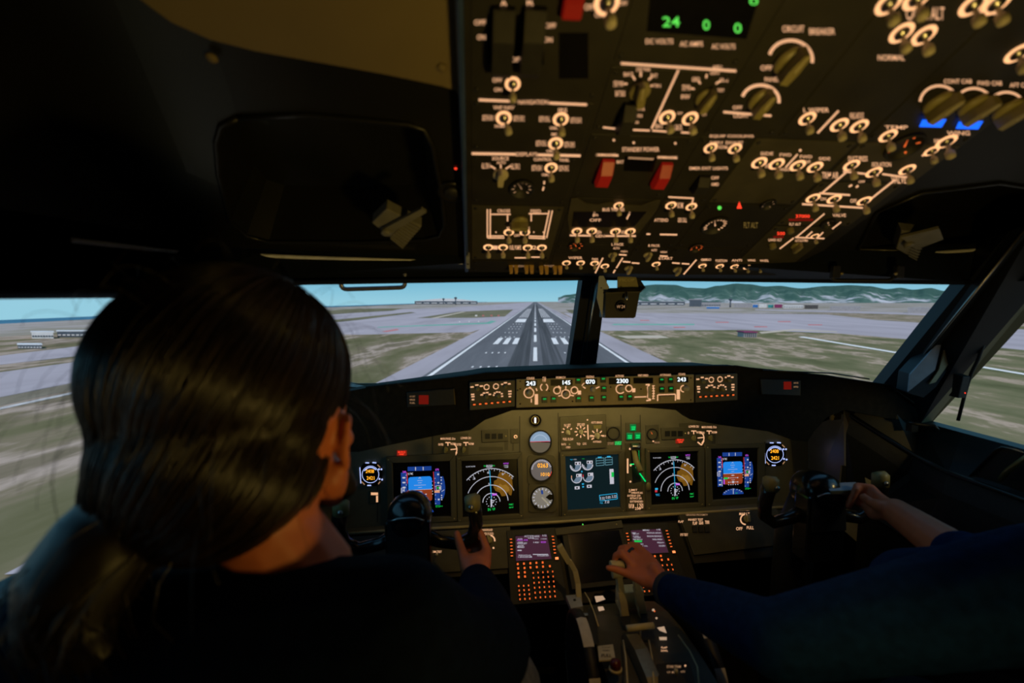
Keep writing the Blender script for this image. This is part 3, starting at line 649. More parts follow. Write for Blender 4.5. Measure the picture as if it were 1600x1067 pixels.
def module(key, x0, x1, v0, v1, label, m=PANEL, name='overhead_module', thick=.006):
    c = ohx((x0 + x1) / 2, (v0 + v1) / 2)
    t = thing(name, label, 'control panel', c)
    b = MB(); b.prism([ohx(*q) for q in ((x0 + .002, v0 + .002), (x1 - .002, v0 + .002), (x1 - .002, v1 - .002), (x0 + .002, v1 - .002))], OH.n * -.002 * -1 * .5, m)
    part(b, 'face_plate', t, .0008)
    b = MB()
    for x, v in ((x0 + .009, v0 + .009), (x1 - .009, v0 + .009), (x0 + .009, v1 - .009), (x1 - .009, v1 - .009)):
        b.lathe(ohx(x, v) + OH.n * .001, OH.n, [(.0035, 0), (.003, .0012), (.0001, .0014)], BLKM, 10)
    part(b, 'screws', t); MODS[key] = t; t['_l'] = 0; del t['_l']
    return t
def legends(t, fn):
    b = MB(); d = DO(b); fn(d)
    if b.v: part(b, 'legend', t)
L = 'legend'; LD = 'legdim'
def txt(d, items, m=L):
    for it in items:
        x, y, w_, h_, s_ = it[:5]; d.text(x, y, w_, h_, s_, it[5] if len(it) > 5 else m)
def guard(t, px, py, w_=.018, l_=.040, h_=.018, m=REDM, name='switch_guard'):
    c = OH.at(px, py, .001); b = MB(); ex, ey, n_ = OH.ex, OH.ey, OH.n
    prof = [(-l_ / 2, 0), (l_ / 2, 0), (l_ / 2, h_ * .35), (l_ * .15, h_), (-l_ * .35, h_), (-l_ / 2, h_ * .6)]
    b.prism([c - ex * w_ / 2 + ey * u + n_ * h for u, h in prof], ex * w_, m); g_ = part(b, name, t, .001); return g_
def gauge(t, px, py, r, ringm, label=None, ticks=9, depth=.006, needle=True, dial=BLK, legm='legdim', name='gauge', pl=OH, a0=220, a1=-40):
    c = pl.at(px, py, .001); b = MB()
    b.lathe(c, pl.n, [(r * 1.15, 0), (r * 1.12, depth), (r * .98, depth), (r * .95, .001)], ringm, 28); g_ = part(b, name, t, 0, None, label)
    b = MB(); b.lathe(c, pl.n, [(r * .96, .0006), (.0001, .0007)], dial, 28)
    for i in range(ticks):
        a = radians(a0 + (a1 - a0) * i / max(1, ticks - 1)); dr = pl.ex * cos(a) + pl.ey * sin(a); pr = pl.ex * -sin(a) + pl.ey * cos(a)
        q = c + dr * r * .66 + pl.n * .0014; q2 = c + dr * r * .9 + pl.n * .0014; k = pr * r * .055; b.poly([q - k, q + k, q2 + k, q2 - k], G[legm])
    part(b, 'dial', g_)
    if needle:
        b = MB(); a = radians(120); dr = pl.ex * cos(a) + pl.ey * sin(a); pr = pl.ex * -sin(a) + pl.ey * cos(a)
        b.prism([c - pr * r * .05 + pl.n * .002, c + pr * r * .05 + pl.n * .002, c + dr * r * .7 + pl.n * .002], pl.n * .0006, G[legm]); part(b, 'needle', g_)
    return g_
def dashes(d, pts, wd=2.2, m=L): d.line(pts, wd, m)
# --- column A (left)
t = module('fltctl', 0, .170, .424, .60, 'dark flight control module, top left of the overhead panel above the NAVIGATION line')
def f(d):
    txt(d, [(750, 34, 18, 8, 'OFF'), (752, 57, 13, 8, 'ON'), (860, 39, 17, 8, 'OFF'), (856, 61, 14, 8, 'ON'), (807, 92, 17, 8, 'OFF'), (777, 124, 15, 7, 'OFF'), (778, 139, 12, 6, 'ON'), (787, 4, 11, 9, 'A'), (828, 4, 10, 9, 'B'), (921, 10, 16, 10, 'OFF'), (936, 22, 14, 8, 'ON'), (973, 4, 14, 7, 'OFF')])
    d.rect(873, 50, 919, 122, BLK); d.rect(762, 22, 850, 100, BLK)
legends(t, f)
for px in (785, 831): guard(t, px, 62, .024, .075, .022, BLKM)
guard(t, 895, 0, .020, .030, .014); toggle(t, OH, 801, 130, -25, 0, .9); toggle(t, OH, 948, 2, -10, 5, 1.25); 
t = module('nav', 0, .170, .330, .422, 'overhead module under the NAVIGATION line with three toggles, left column')
def f(d):
    dashes(d, [(748, 155), (806, 157.5)], 4); dashes(d, [(858, 160), (917, 162.5)], 4)
    txt(d, [(833, 158.5, 47, 7, 'NAVIGATION'), (787, 167, 33, 6, 'VHF NAV'), (879, 171, 14, 6, 'IRS'), (763, 183, 18, 9, 'BOTH ON 1'), (811, 184, 17, 9, 'BOTH ON 2'), (782, 196, 18, 5, 'NORMAL'), (851, 185, 17, 9, 'BOTH ON L'), (900, 187, 17, 9, 'BOTH ON R'), (865, 199, 12, 5, 'NORMAL'), (866, 209, 9, 5, 'FMC'), (846, 223, 17, 9, 'BOTH ON L'), (890, 225, 16, 9, 'BOTH ON R'), (859, 235, 11, 4.5, 'NORMAL')])
legends(t, f); toggle(t, OH, 787, 183, -16, 18); toggle(t, OH, 876, 185, -16, 2); toggle(t, OH, 868, 223, -14, 2)
t = module('disp', 0, .170, .212, .328, 'overhead module under the DISPLAYS line with source knob and dark round gauge')
def f(d):
    dashes(d, [(737, 239), (806, 240)], 4); dashes(d, [(840, 241), (907, 242.5)], 4)
    txt(d, [(823, 240, 33, 6, 'DISPLAYS'), (782, 246.5, 26, 5.5, 'SOURCE'), (783, 253, 14, 4.5, 'AUTO'), (759, 258, 13, 9, 'ALL ON 1'), (805, 259, 14, 9, 'ALL ON 2'), (848, 248, 28, 5, 'CONTROL'), (882, 249, 15, 5, 'PANEL'), (839, 261.5, 16, 9, 'BOTH ON 1'), (881, 262, 15, 9, 'BOTH ON 2'), (852, 272, 11, 4.5, 'NORMAL')])
    for a_ in (((766, 258), (774, 263)), ((798, 258), (790, 263)), ((782.5, 256), (782.5, 262)), ((850.5, 282), (850, 287)), ((849.5, 291), (848, 297))): dashes(d, a_, 2.5)
legends(t, f); toggle(t, OH, 861, 261, -14, 0, .95); knob(t, OH, 782, 271, .95, 0, KNOBG, 'source_knob')
gauge(t, 815, 293, .0185, BLKM, 'dark domed round gauge')
t = module('fuel', 0, .170, .030, .208, 'grey fuel module with cross feed diagram, front left of the overhead panel', PANEL2)
def f(d):
    for a_ in (((761.5, 326), (761.5, 371)), ((766, 326), (766, 371)), ((766, 334), (798, 334)), ((793, 334), (793, 345)), ((826, 333), (858, 333)), ((830, 333), (830, 345)), ((858, 328), (849, 371)), ((863, 328), (854, 371)), ((762, 368), (788, 368)), ((762, 371), (788, 371)), ((826, 368), (852, 369)), ((826, 371), (852, 372))): dashes(d, a_, 2)
    txt(d, [(787, 328.5, 20, 5, 'CROSS'), (837, 329, 16, 5, 'FEED'), (810, 356, 36, 4.5, 'FUEL PUMPS'), (808, 367, 10, 4, 'OFF'), (774, 386, 7, 6, '1'), (805, 386, 18, 7, 'FUEL PUMPS'), (835, 386, 7, 6, '2')])
    dashes(d, [(804, 402), (822, 402)], 2); dashes(d, [(830, 401), (848, 401)], 2)
    for x in (775, 834, 816, 849): d.disc(x, 362 if x < 850 else 362, 1.2, L, 8)
legends(t, f); knob(t, OH, 812, 344, 1.15, 90, None, 'crossfeed_knob')
for x, y in ((795, 362), (820, 362), (763, 385.5), (786, 385.5), (824.5, 386), (846.5, 386)): toggle(t, OH, x, y, -14, 0, .92)
# --- column B
t = module('elec', .174, .338, .374, .475, 'overhead electrical module with two fluted selector knobs under the green digit display')
def f(d):
    dashes(d, [(970, 98), (1150, 110)], 4); dashes(d, [(1060, 108), (1018, 200)], 3.2)
    txt(d, [(982, 115, 15, 6, 'BAT'), (1005, 107.5, 22, 6, 'STBY PWR'), (1022, 117, 11, 6, 'BAT'), (1026, 133, 12, 5, 'TR1'), (966, 130, 15, 9, 'STBY PWR'), (969, 145, 15, 9, 'BAT BUS'), (1001, 169, 12, 5, 'TR2'), (998, 180, 11, 5, 'TR3'), (994, 190, 7, 5, 'ON'), (1087, 123, 12, 7, 'GRD'), (1120, 104, 15, 6, 'APU'), (1116, 113, 14, 5, 'GEN1'), (1131, 124, 13, 6, 'GEN2'), (1072, 136, 13, 9, 'STBY PWR'), (1071, 150, 14, 7, 'INV'), (1126, 140, 11, 5, 'TEST'), (1030, 196, 12, 7, 'BAT'), (1060, 198, 12, 9, 'CAB UTIL'), (1062, 176, 8, 4, 'OFF'), (1100, 178, 7, 4, 'OFF')])
    for a_ in (((988, 117), (992, 124)), ((1001, 111), (1001, 119)), ((1018, 119), (1013, 124)), ((974, 130), (980, 130)), ((1014, 133), (1020, 133)), ((1079, 137), (1085, 138)), ((1091, 125), (1094, 130)), ((1104, 115), (1103, 121)), ((1126, 125), (1118, 130)), ((942, 198), (969, 201)), ((989, 202), (1015, 203)), ((1019, 203), (1046, 205)), ((1064, 206), (1088, 207))): dashes(d, a_, 2.8)
legends(t, f); knob(t, OH, 999, 140, 1.05, 12); knob(t, OH, 1102, 150, 1.0, -8); toggle(t, OH, 1042, 182, -10, 8, 1.0); toggle(t, OH, 1078, 184, -10, 6, 1.0); guard(t, 978, 180, .018, .045, .02, BLKM)
b = MB(); DO(b).disc(981, 197, 2, 'red'); part(b, 'indicator_light', t)
t = module('meter', .174, .338, .478, .60, 'overhead meter module with green lit digits reading 24, 0 and 0')
def f(d): txt(d, [(1030, 63.5, 43, 8, 'DC VOLTS'), (1080, 67.5, 36, 8, 'AC AMPS'), (1130, 71.5, 37, 8, 'AC VOLTS')])
legends(t, f)
b = MB(); d = DO(b); d.poly([(1016, -12), (1188, -12), (1166, 60), (1010, 48)], BLK, .0002); part(b, 'display_window', t)
b = MB(); d = D(b, OH.at, .0022); txt(d, [(1048, 32, 27, 16, '24'), (1103, 37, 11, 16, '0'), (1152, 42, 12, 16, '0'), (1177, 0, 14, 12, '0')], 'digit'); part(b, 'digits', t, 0, None, 'green lit digits')
t = module('stby', .174, .338, .236, .372, 'overhead standby power module with two red switch guards')
def f(d):
    txt(d, [(1001, 232.5, 58, 7, 'STANDBY POWER'), (969, 252, 11, 5, 'BAT'), (947, 241, 32, 5, 'DISCONNECT', LD), (1043, 245, 31, 5, 'DISCONNECT', LD)])
    dashes(d, [(933, 241), (966, 242)], 3.4); dashes(d, [(1027, 244.5), (1058, 246)], 3.4)
    for x, y in ((959, 218), (990, 222), (1055, 223)): d.disc(x, y, 2, L, 8)
    d.poly([(976, 243), (1026, 245), (1020, 268), (974, 266)], BLK); d.poly([(982, 244), (1022, 246), (1020, 249), (981, 247)], LD, .0003)
legends(t, f); guard(t, 944, 266, .019, .052, .018); guard(t, 1033, 270, .018, .050, .018)
t = module('bus', .174, .338, .095, .234, 'overhead bus transfer module with a grey frame and four toggles in a row')
b = MB(); d = DO(b)
op = [(892, 308), (902, 307), (915, 316), (932, 318), (952, 314), (970, 318), (1000, 319), (1022, 311), (1032, 310), (1026, 326), (998, 362), (890, 362), (886, 340)]
ip = [(896, 328), (1010, 328), (990, 352), (893, 352)]
b.prism([OH.at(x, y, .001) for x, y in op], OH.n * .0025, PANEL2); part(b, 'raised_frame', t, .0006)
b = MB(); d = D(b, OH.at, .0042)
d.poly(ip, BLK); txt(d, [(958, 324.5, 34, 5, 'BUS TRANS'), (930, 333, 8, 4, 'ON'), (981, 335, 7, 7, '/'), (930, 341, 18, 4.5, 'OFF'), (935, 360, 8, 5, 'GEN'), (973, 360, 6, 5, 'APU')]); dashes(d, [(929, 328), (926, 336)], 2.5); dashes(d, [(984, 328), (979, 340)], 2.5)
dashes(d, [(890, 365), (925, 365.5)], 2.6); dashes(d, [(945, 366), (993, 366)], 2.6); txt(d, [(937, 366, 14, 4.5, 'GEN')])
part(b, 'legend', t)
for x, y in ((901, 357.5), (924, 357.5), (961, 358), (984, 358)): toggle(t, OH, x, y, -14, 0, .92, None, .0046)
toggle(t, OH, 966, 318, -10, 0, .8, None, .0036)
t = module('air', .174, .338, -.012, .093, 'small overhead module with dim red gauge and slanted legend lines at the front')
def f(d):
    txt(d, [(965, 381, 19, 4, 'L PACK'), (963, 387, 10, 3.5, 'AUTO'), (975, 392, 10, 3, 'HIGH'), (1022, 383, 18, 4, 'R PACK'), (1022, 390, 9, 3.5, 'AUTO'), (1037, 393, 10, 3, 'HIGH'), (899, 402, 22, 4, 'WIPER'), (930, 404, 10, 3.5, 'PARK')])
    dashes(d, [(942, 402), (930, 426)], 2.2); dashes(d, [(973, 402), (958, 426)], 2.2)
    for x, y in ((972, 397), (1036, 399), (978, 408), (992, 410), (1055, 410), (1070, 411)): dashes(d, [(x - 5, y), (x + 7, y + .8)], 2.2)
legends(t, f); gauge(t, 900, 383, .015, BLKM, None, 7, .004, True, BLK, 'orange')
for x, y in ((885, 410), (907, 410), (929, 410.5), (945, 415)): toggle(t, OH, x, y, -10, 0, .85, LEV2)
for x, y, r_ in ((957, 397, 10), (982, 418, 0)): knob(t, OH, x, y, .72, r_, KNOBG)
# landing light switches at the front edge
t = module('land', 0, .170, -.020, .028, 'narrow overhead strip with golden landing light switches at the front left edge')
b = MB(); d = DO(b)
txt(d, [(812, 415, 20, 3.5, 'LANDING'), (858, 415, 16, 3.5, 'TURNOFF')], LD); part(b, 'legend', t)
FIN = MB(); FIN.prism([(-.005, 0, 0), (.005, 0, 0), (.0032, 0, .019), (-.0032, 0, .019)], (0, .007, 0), mat('golden_switch', (.75, .48, .14), .35, .2)); FIN = FIN.mesh('lever')
for x, y in ((798, 419), (806, 419), (822, 419), (830, 419), (845, 420), (853, 420), (866, 420), (874, 420)): inst(FIN, 'landing_light_switch', t, OH.mat(OH.at(x, y - 3, .0005), 1.0))
# --- column C/D/E
t = module('cbk', .342, .455, .376, .60, 'overhead light module with two large arc marked dimmer knobs')
def f(d):
    txt(d, [(1239, 44, 34, 10, 'CIRCUIT'), (1284, 48, 40, 10, 'BREAKER'), (1197, 105, 18, 8, 'OFF'), (1206, 123, 23, 7, 'PANEL'), (1152, 167, 15, 6, 'OFF'), (1158, 180, 24, 6, 'LIGHT')])
    dashes(d, [(1130, 174), (1205, 180)], 3.6)
    for cx, cy, rx_, ry_ in ((1235, 92, 34, 30), (1188, 156, 29, 24)):
        d.arc(cx, cy, rx_, 165, -10, 5, L, 20, ry_)
legends(t, f); knob(t, OH, 1233, 92, 1.35, -8); knob(t, OH, 1188, 153, 1.2, -6)
t = module('emer', .342, .425, .226, .374, 'overhead emergency exit lights module with two ringed toggles and black guard')
def f(d):
    txt(d, [(1143, 212, 68, 5, 'EQUIP COOLING'), (1135, 222, 52, 5, 'SUPPLY  EXHAUST'), (1129, 229, 14, 5, 'NORM'), (1107, 262, 60, 5, 'EMER EXIT LIGHTS'), (1117, 277, 12, 5, 'OFF'), (1117, 287, 12, 5, 'ARMED')])
legends(t, f); toggle(t, OH, 1110, 230, -10, 0, .9); toggle(t, OH, 1148, 231, -10, 0, .9); guard(t, 1094, 284, .020, .034, .016, BLKM)
t = module('attend', .342, .425, .085, .224, 'overhead module with ATTEND legend and two ringed toggles behind the centre post')
def f(d):
    dashes(d, [(1044, 307), (1084, 309)], 2.4); dashes(d, [(1083, 308), (1081, 318)], 2.4)
    txt(d, [(1063, 320, 10, 9, 'NO SMK'), (1033, 343, 22, 5, 'ATTEND'), (1066, 343, 14, 7, 'GRD CALL')]); dashes(d, [(1010, 365), (1016, 365)], 2.5); dashes(d, [(1031, 365.5), (1058, 366)], 2.5)
legends(t, f); toggle(t, OH, 1048, 320, -12, 0, .9); toggle(t, OH, 1080, 322, -12, 0, .9)
t = module('wip', .342, .425, -.012, .083, 'overhead wiper knob module directly above the compass box')
def f(d):
    dashes(d, [(1088, 405), (1068, 428)], 2.2); txt(d, [(1040, 403, 22, 4, 'START'), (1100, 405, 10, 3.5, 'OFF')])
legends(t, f); knob(t, OH, 1012, 397, .72, 0, KNOBG); knob(t, OH, 1058, 420, .75, 0, KNOBG); toggle(t, OH, 1025, 412, -10, 5, .85, LEV2)
t = module('dim', .459, .597, .376, .60, 'overhead module with paired toggles and slanted line, between dimmer knobs and blue lights')
def f(d):
    dashes(d, [(1310, 172), (1277, 207)], 3.2); txt(d, [(1275, 171, 40, 7, 'L WIPER'), (1338, 180, 22, 10, 'WING ANTI ICE'), (1392, 89, 42, 9, 'NORMAL'), (1445, 20, 60, 20, 'CABIN ALT')])
legends(t, f); toggle(t, OH, 1261, 184, -8, 0, 1.0); toggle(t, OH, 1311, 194, -8, 0, 1.05); toggle(t, OH, 1342, 196, -8, 0, 1.05)
for x, y in ((1408, 50), (1443, 54)): toggle(t, OH, x, y, -8, 0, 1.1)
t = module('heat', .429, .597, .226, .374, 'overhead window heat module with four ringed toggles and slanted divider', PANEL2)
def f(d):
    dashes(d, [(1246, 240), (1227, 261)], 2.6); txt(d, [(1198, 239, 20, 5, 'SIDE'), (1227, 241, 18, 5, 'FWD'), (1259, 244, 19, 5, 'FWD'), (1288, 247, 18, 5, 'SIDE'), (1199, 258, 8, 7, 'ON OFF'), (1228, 264, 20, 5, 'WINDOW'), (1262, 252, 8, 5, 'OFF')]); d.disc(1250, 234, 2.3, L, 8)
legends(t, f)
for x, y in ((1186, 253), (1213, 255), (1246, 257.5), (1273, 260)): toggle(t, OH, x, y, -8, 0, 1.05)
t = module('hyd', .429, .597, .085, .224, 'dark overhead module with orange lit round gauge and a small green light')
def f(d):
    txt(d, [(1173, 351, 22, 9, 'FLT ALT')], mat('pale_display', (.6, .55, .42), .5))
legends(t, f); gauge(t, 1117, 351, .0235, BLKM, 'round gauge with bright orange markings', 14, .005, True, BLK, 'legend'); gauge(t, 1088, 386, .014, BLKM, None, 9, .004, True, BLK, 'orange')
b = MB(); DO(b).disc(1124, 324, 3.2, 'digit'); part(b, 'indicator_light', t, 0, None, 'small green light')
b = MB(); DO(b).poly([(1155, 314), (1159, 325), (1151, 325)], 'red'); part(b, 'warning_light', t, 0, None, 'small red light')
gauge(t, 1200, 318, .012, BLKM, None, 6, .004, False)
t = module('start', .429, .597, -.030, .083, 'overhead strip of five small toggles in a row at the front right edge')
def f(d):
    txt(d, [(1104, 405, 14, 3.5, 'LOGO'), (1127, 406.5, 18, 4, 'POSITION'), (1151, 406, 16, 3.5, 'ANTI'), (1174, 406, 12, 3.5, 'WING'), (1194, 406.5, 14, 3.5, 'WHEEL')])
legends(t, f)
for x, y in ((1097, 413), (1124, 413.5), (1147, 414), (1167, 415), (1186, 415)): toggle(t, OH, x, y, -10, 3, .8, LEV2, .0035)
t = module('ign', .601, .775, .376, .60, 'overhead module with three big arc marked knobs and two blue lit annunciators')
def f(d):
    for cx, cy in ((1467, 160), (1521, 164), (1572, 170)): d.arc(cx, cy, 30, 175, 20, 4, L, 18, 27)
    txt(d, [(1496, 126, 44, 7, 'CONT CAB'), (1546, 129, 38, 7, 'FWD CAB'), (1594, 132, 34, 7, 'AFT CAB')])
    d.rect(1530, 14, 1560, 22, L)
legends(t, f)
for x, y in ((1466, 158), (1521, 162), (1575, 168)): knob(t, OH, x, y, 1.35, -14)
for x, y in ((1388, 4), (1432, -4), (1520, 6), (1556, 4), (1590, 82)): toggle(t, OH, x, y, -8, 0, 1.15)
for x, y in ((1454, 189), (1511, 192)):
    b = MB(); d = DO(b); d.poly([(x - 15, y - 6), (x + 23, y - 7), (x + 15, y + 6), (x - 20, y + 5)], 'blue', .004); part(b, 'blue_annunciator', t, 0, None, 'bright blue lit annunciator')
t = module('press', .601, .775, .290, .374, 'overhead module with dark round gauge and slanted toggles below the blue lights', PANEL2)
def f(d):
    txt(d, [(1400, 198, 36, 6, 'TEMP'), (1497, 207, 36, 7, 'WING'), (1470, 219, 22, 6, 'RAM DOOR'), (1452, 236, 18, 5, 'AIR')])
    dashes(d, [(1440, 243), (1452, 235)], 3); dashes(d, [(1458, 237), (1466, 232)], 3)
legends(t, f); gauge(t, 1412, 227, .023, BLKM, 'large dark round gauge', 5, .006, True, BLK, 'orange'); toggle(t, OH, 1387, 211, -8, 0, 1.05); toggle(t, OH, 1478, 220, -8, 0, 1.2); toggle(t, OH, 1455, 235, -8, 0, .9)
t = module('bleed', .601, .760, .165, .288, 'overhead air module with lit line diagram and six large toggles on the right edge', PANEL2)
def f(d):
    for a_ in (((1322, 268), (1284, 301)), ((1317, 267), (1372, 273)), ((1280, 301), (1328, 304)), ((1378, 271), (1420, 277)), ((1398, 280), (1358, 312)), ((1253, 318), (1348, 324)), ((1326, 291), (1331, 288)), ((1337, 292), (1341, 289))): dashes(d, a_, 3)
    txt(d, [(1297, 273, 26, 10, 'TRIM AIR'), (1340, 247, 30, 8, 'DUCT PRESS'), (1377, 256, 30, 7, 'ISOLATION'), (1404, 280, 24, 12, 'VALVE'), (1346, 283, 10, 4, 'OFF'), (1286, 310, 9, 5, 'ON'), (1333, 313, 10, 6, 'OFF')])
legends(t, f)
for x, y in ((1330, 257), (1365, 268), (1417, 264), (1270, 308.5), (1303, 310), (1350, 313)): toggle(t, OH, x, y, -8, 0, 1.05)
t = module('ldg', .601, .745, -.010, .163, 'overhead landing altitude module with two red lit readouts at the front right corner', PANEL2)
b = MB(); d = DO(b); txt(d, [(1254, 337, 22, 5, '37000'), (1220, 364, 12, 5, '500')], 'red'); d.rect(1232, 341, 1270, 344.5, 'reddim'); d.rect(1208, 368, 1224, 371, 'reddim'); part(b, 'readout', t, 0, None, 'red lit readout digits')
def f(d):
    for a_ in (((1288, 333), (1244, 370)), ((1242, 370), (1288, 372)), ((1240, 371), (1218, 388)), ((1269, 361), (1259, 370)), ((1286, 362), (1277, 371)), ((1314, 346), (1300, 357))): dashes(d, a_, 2.2)
    txt(d, [(1242, 349.5, 18, 4, 'FLT ALT'), (1211, 374, 21, 4, 'LAND ALT'), (1311, 335.5, 21, 5, 'VALVE'), (1252, 375, 20, 4, 'AUTO ALTN MAN')])
legends(t, f); knob(t, OH, 1234, 357, .8, 0, RKD); knob(t, OH, 1206, 381, .85, 0, RKD); knob(t, OH, 1244, 382, .85, 0, KNOB); gauge(t, 1293, 347, .012, BLKM, None, 4, .006, True, BLK, 'legend'); toggle(t, OH, 1273, 368, -8, 0, .7)
# ================================================================== GLARESHIELD AND MODE CONTROL PANEL
GS = tiltplane(942, 610, 1.12, 6)
HOODM = mat('matt_hood_covering', (.013, .011, .007), .8, 0, 0, .3, 60, .3, None, 0, .12)
b = MB()
out = [(572, 606), (640, 599), (728, 589), (760, 584), (900, 578), (1020, 574), (1150, 573), (1170, 576), (1290, 588), (1388, 603), (1440, 640), (1440, 664), (1320, 640), (1292, 652), (1272, 674), (1262, 690), (1240, 688), (1200, 674), (1120, 663), (1078, 655), (1060, 641), (1000, 636), (900, 638), (800, 641), (775, 650), (758, 656), (735, 672), (700, 677), (620, 693), (560, 706), (540, 706), (540, 612)]
def backshift(p):
    return p + V((0, .245 if p.x < 1.0 else .02, -.022))
fr = [GS.at(x, y) for x, y in out]
ntop = 11
# top sheet reaches forward to the windscreen, the face hangs down in front of the panel
b.prism(fr, (0, .045, 0), HOODM)
top = fr[0:ntop]; bk = []
for i, p in enumerate(top):
    yb = 1.385 - .55 * max(0, abs(p.x - .36) - .28) ** 1.5
    yb = max(yb, p.y + .01)
    bk.append(V((p.x, yb, p.z - .018 * (yb - 1.12) / .25 - .004)))
for i in range(ntop - 1):
    b.prism([top[i], top[i + 1], bk[i + 1], bk[i]], (0, 0, -.004), HOODM)
gsh = thing('glareshield', 'long dark glareshield hood across the cockpit under the windscreens', 'glareshield', GS.at(942, 640)); part(b, 'hood', gsh, .0015)
b = MB(); b.tube([p + V((0, -.001, .001)) for p in top], .0035, HOODM); part(b, 'rolled_edge', gsh)
b = MB(); b.tube([YP(1193, 579, 1.115), YP(1300, 583, 1.115), YP(1358, 592, 1.115)], .0022, SHELLG, 6); part(b, 'raised_lip', gsh)
# mcp
def gpanel(name, label, corners, m=MCPM, thick=.010, cat='control panel', group=None, pl=GS):
    P = [pl.at(x, y, .002) for x, y in corners]; t = thing(name, label, cat, sum(P, V((0, 0, 0))) / len(P), group)
    b = MB(); b.prism(P, pl.n * thick, m); part(b, 'face_plate', t, .0015); return t
HG = .0125
def gat(pl, h0): return lambda x, y, h=0: pl.at(x, y, h0 + h)
def on(pl, h0, me, name, parent, px, py, sc=1.0, rot=0):
    return inst(me, name, parent, pl.mat(pl.at(px, py, h0), sc, radians(rot)))
def _btn(w_, h_, d_, m, lm=None, frac=.3):
    b = MB(); b.prism([(-w_, -h_, 0), (w_, -h_, 0), (w_, h_, 0), (-w_, h_, 0)], (0, 0, d_), m); return b
def btn_me(w_, h_, d_, m, lm, x0, x1, y0, y1):
    b = _btn(w_, h_, d_, m); b.poly([(w_ * x0, h_ * y0, d_ + .0002), (w_ * x1, h_ * y0, d_ + .0002), (w_ * x1, h_ * y1, d_ + .0002), (w_ * x0, h_ * y1, d_ + .0002)], G[lm]); return b.mesh('push_button')
GBTN = btn_me(.0078, .0082, .004, mat('green_tinted_button', (.008, .035, .015), .4), 'greendim', -.6, .6, .15, .7)
OBTN = btn_me(.0042, .0034, .003, BLKM, 'orange', -.75, .75, -.55, .55)
# EFIS control panels
def efis(x0, x1, yl, yr, label):
    t = gpanel('display_control_panel', label, [(x0, yl), (x1, yr), (x1, yr + 41), (x0, yl + 43)], MAINP2, .011, 'control panel')
    w_ = (x1 - x0) / 70.0
    m = lambda x, y, h=0: GS.at(x0 + (x - 735) * w_, yl + (y - 596) + (yr - yl) * (x - 735) / 70, .0134 + h)
    b = MB(); d = D(b, m, .0003)
    for a_ in ((738.5, 603, 5), (746, 600.5, 5), (753, 602.5, 5), (790, 599.5, 5), (785, 601.5, 3), (796, 601.5, 4), (739.5, 614.5, 5), (740, 618, 5), (740, 622.5, 4), (797, 613, 5), (797, 617, 5), (797, 621, 4), (753.5, 616, 4), (757, 613.5, 4), (762, 613, 4), (766, 616, 4), (772, 617.5, 2.5), (773.5, 614.5, 3), (777, 613, 3), (781, 613.5, 3), (784.5, 616, 3), (785, 620, 3)): d.rect(a_[0] - a_[2] / 2, a_[1] - 1, a_[0] + a_[2] / 2, a_[1] + 1, L)
    d.arc(761, 604.5, 4, 0, 350, 1.4, L, 14); d.arc(775.5, 604.2, 4, 0, 350, 1.4, L, 14)
    part(b, 'legend', t)
    for x, y, s_ in ((747, 607, .62), (790, 606, .6), (761, 619.5, .7), (779, 619.5, .72)): inst(RKD, 'rotary_knob', t, GS.mat(m(x, y), s_))
    for x in (761, 775.5): inst(RKD, 'minimums_knob', t, GS.mat(m(x, 604.5), .38))
    for i in range(7): inst(OBTN, 'push_button', t, GS.mat(m(742 + i * 9.1, 630.2 - i * .25), .95))
    return t
efis(734, 804, 597, 593, 'display control panel at the left end of the glareshield, beside the 243 readout')
efis(1083, 1148, 585, 583, 'display control panel at the right end of the glareshield')
t = gpanel('mode_control_panel', 'long mode control panel in the glareshield centre with 243, 145, 070 and 2300 readouts', [(806, 592), (1081, 584.5), (1081, 628), (806, 636)], MCPM)
m = gat(GS, .0122); b = MB(); d = D(b, m, .0003)
for x0, y0, x1, y1 in ((819, 593.5, 838, 603), (859, 592.5, 893, 602), (911, 591, 931, 601), (949, 589.8, 982, 600), (987, 589.5, 1017.5, 598.5), (1054, 588, 1072, 597)): d.rect(x0, y0, x1, y1, BLK)
part(b, 'display_window', t, 0, None, 'black readout windows')
b = MB(); d = D(b, m, .0006); txt(d, [(828.5, 598.3, 14, 6.5, '243'), (883.5, 597, 12, 6.5, '145'), (920.5, 595.8, 14, 6.5, '070'), (970, 594.5, 18, 6.5, '2300'), (1061.5, 592.2, 13, 6.2, '243')], 'white'); part(b, 'readout', t, 0, None, 'white lit readout digits')
b = MB(); d = D(b, m, .0003)
txt(d, [(828, 590.5, 12, 3.5, 'COURSE'), (874.5, 589.2, 14.5, 3.2, 'IAS/MACH'), (920, 588.2, 12.5, 3.4, 'HEADING'), (965.5, 587, 13, 3.2, 'ALTITUDE'), (1002, 586, 16, 3.2, 'VERT SPEED'), (1036.5, 585.2, 17, 3, 'A/P ENGAGE'), (1062, 584.2, 10.5, 3.2, 'COURSE'), (849, 592, 5, 8, 'A/T ARM')])
for cx, cy, r, a0, a1 in ((825.5, 613, 7.6, 100, -250), (849, 604.4, 5.6, 60, -60), (849, 604.4, 5.6, 120, 240), (869, 609.2, 5.3, 0, 360), (882.5, 614.7, 6.6, 110, -240), (895.8, 609, 5.2, 0, 360), (967, 607, 6.8, 60, 320), (980, 606, 5, 0, 360), (1065, 606.5, 5, 90, 270)): d.arc(cx, cy, r, a0, a1, 1.5, L, 20)
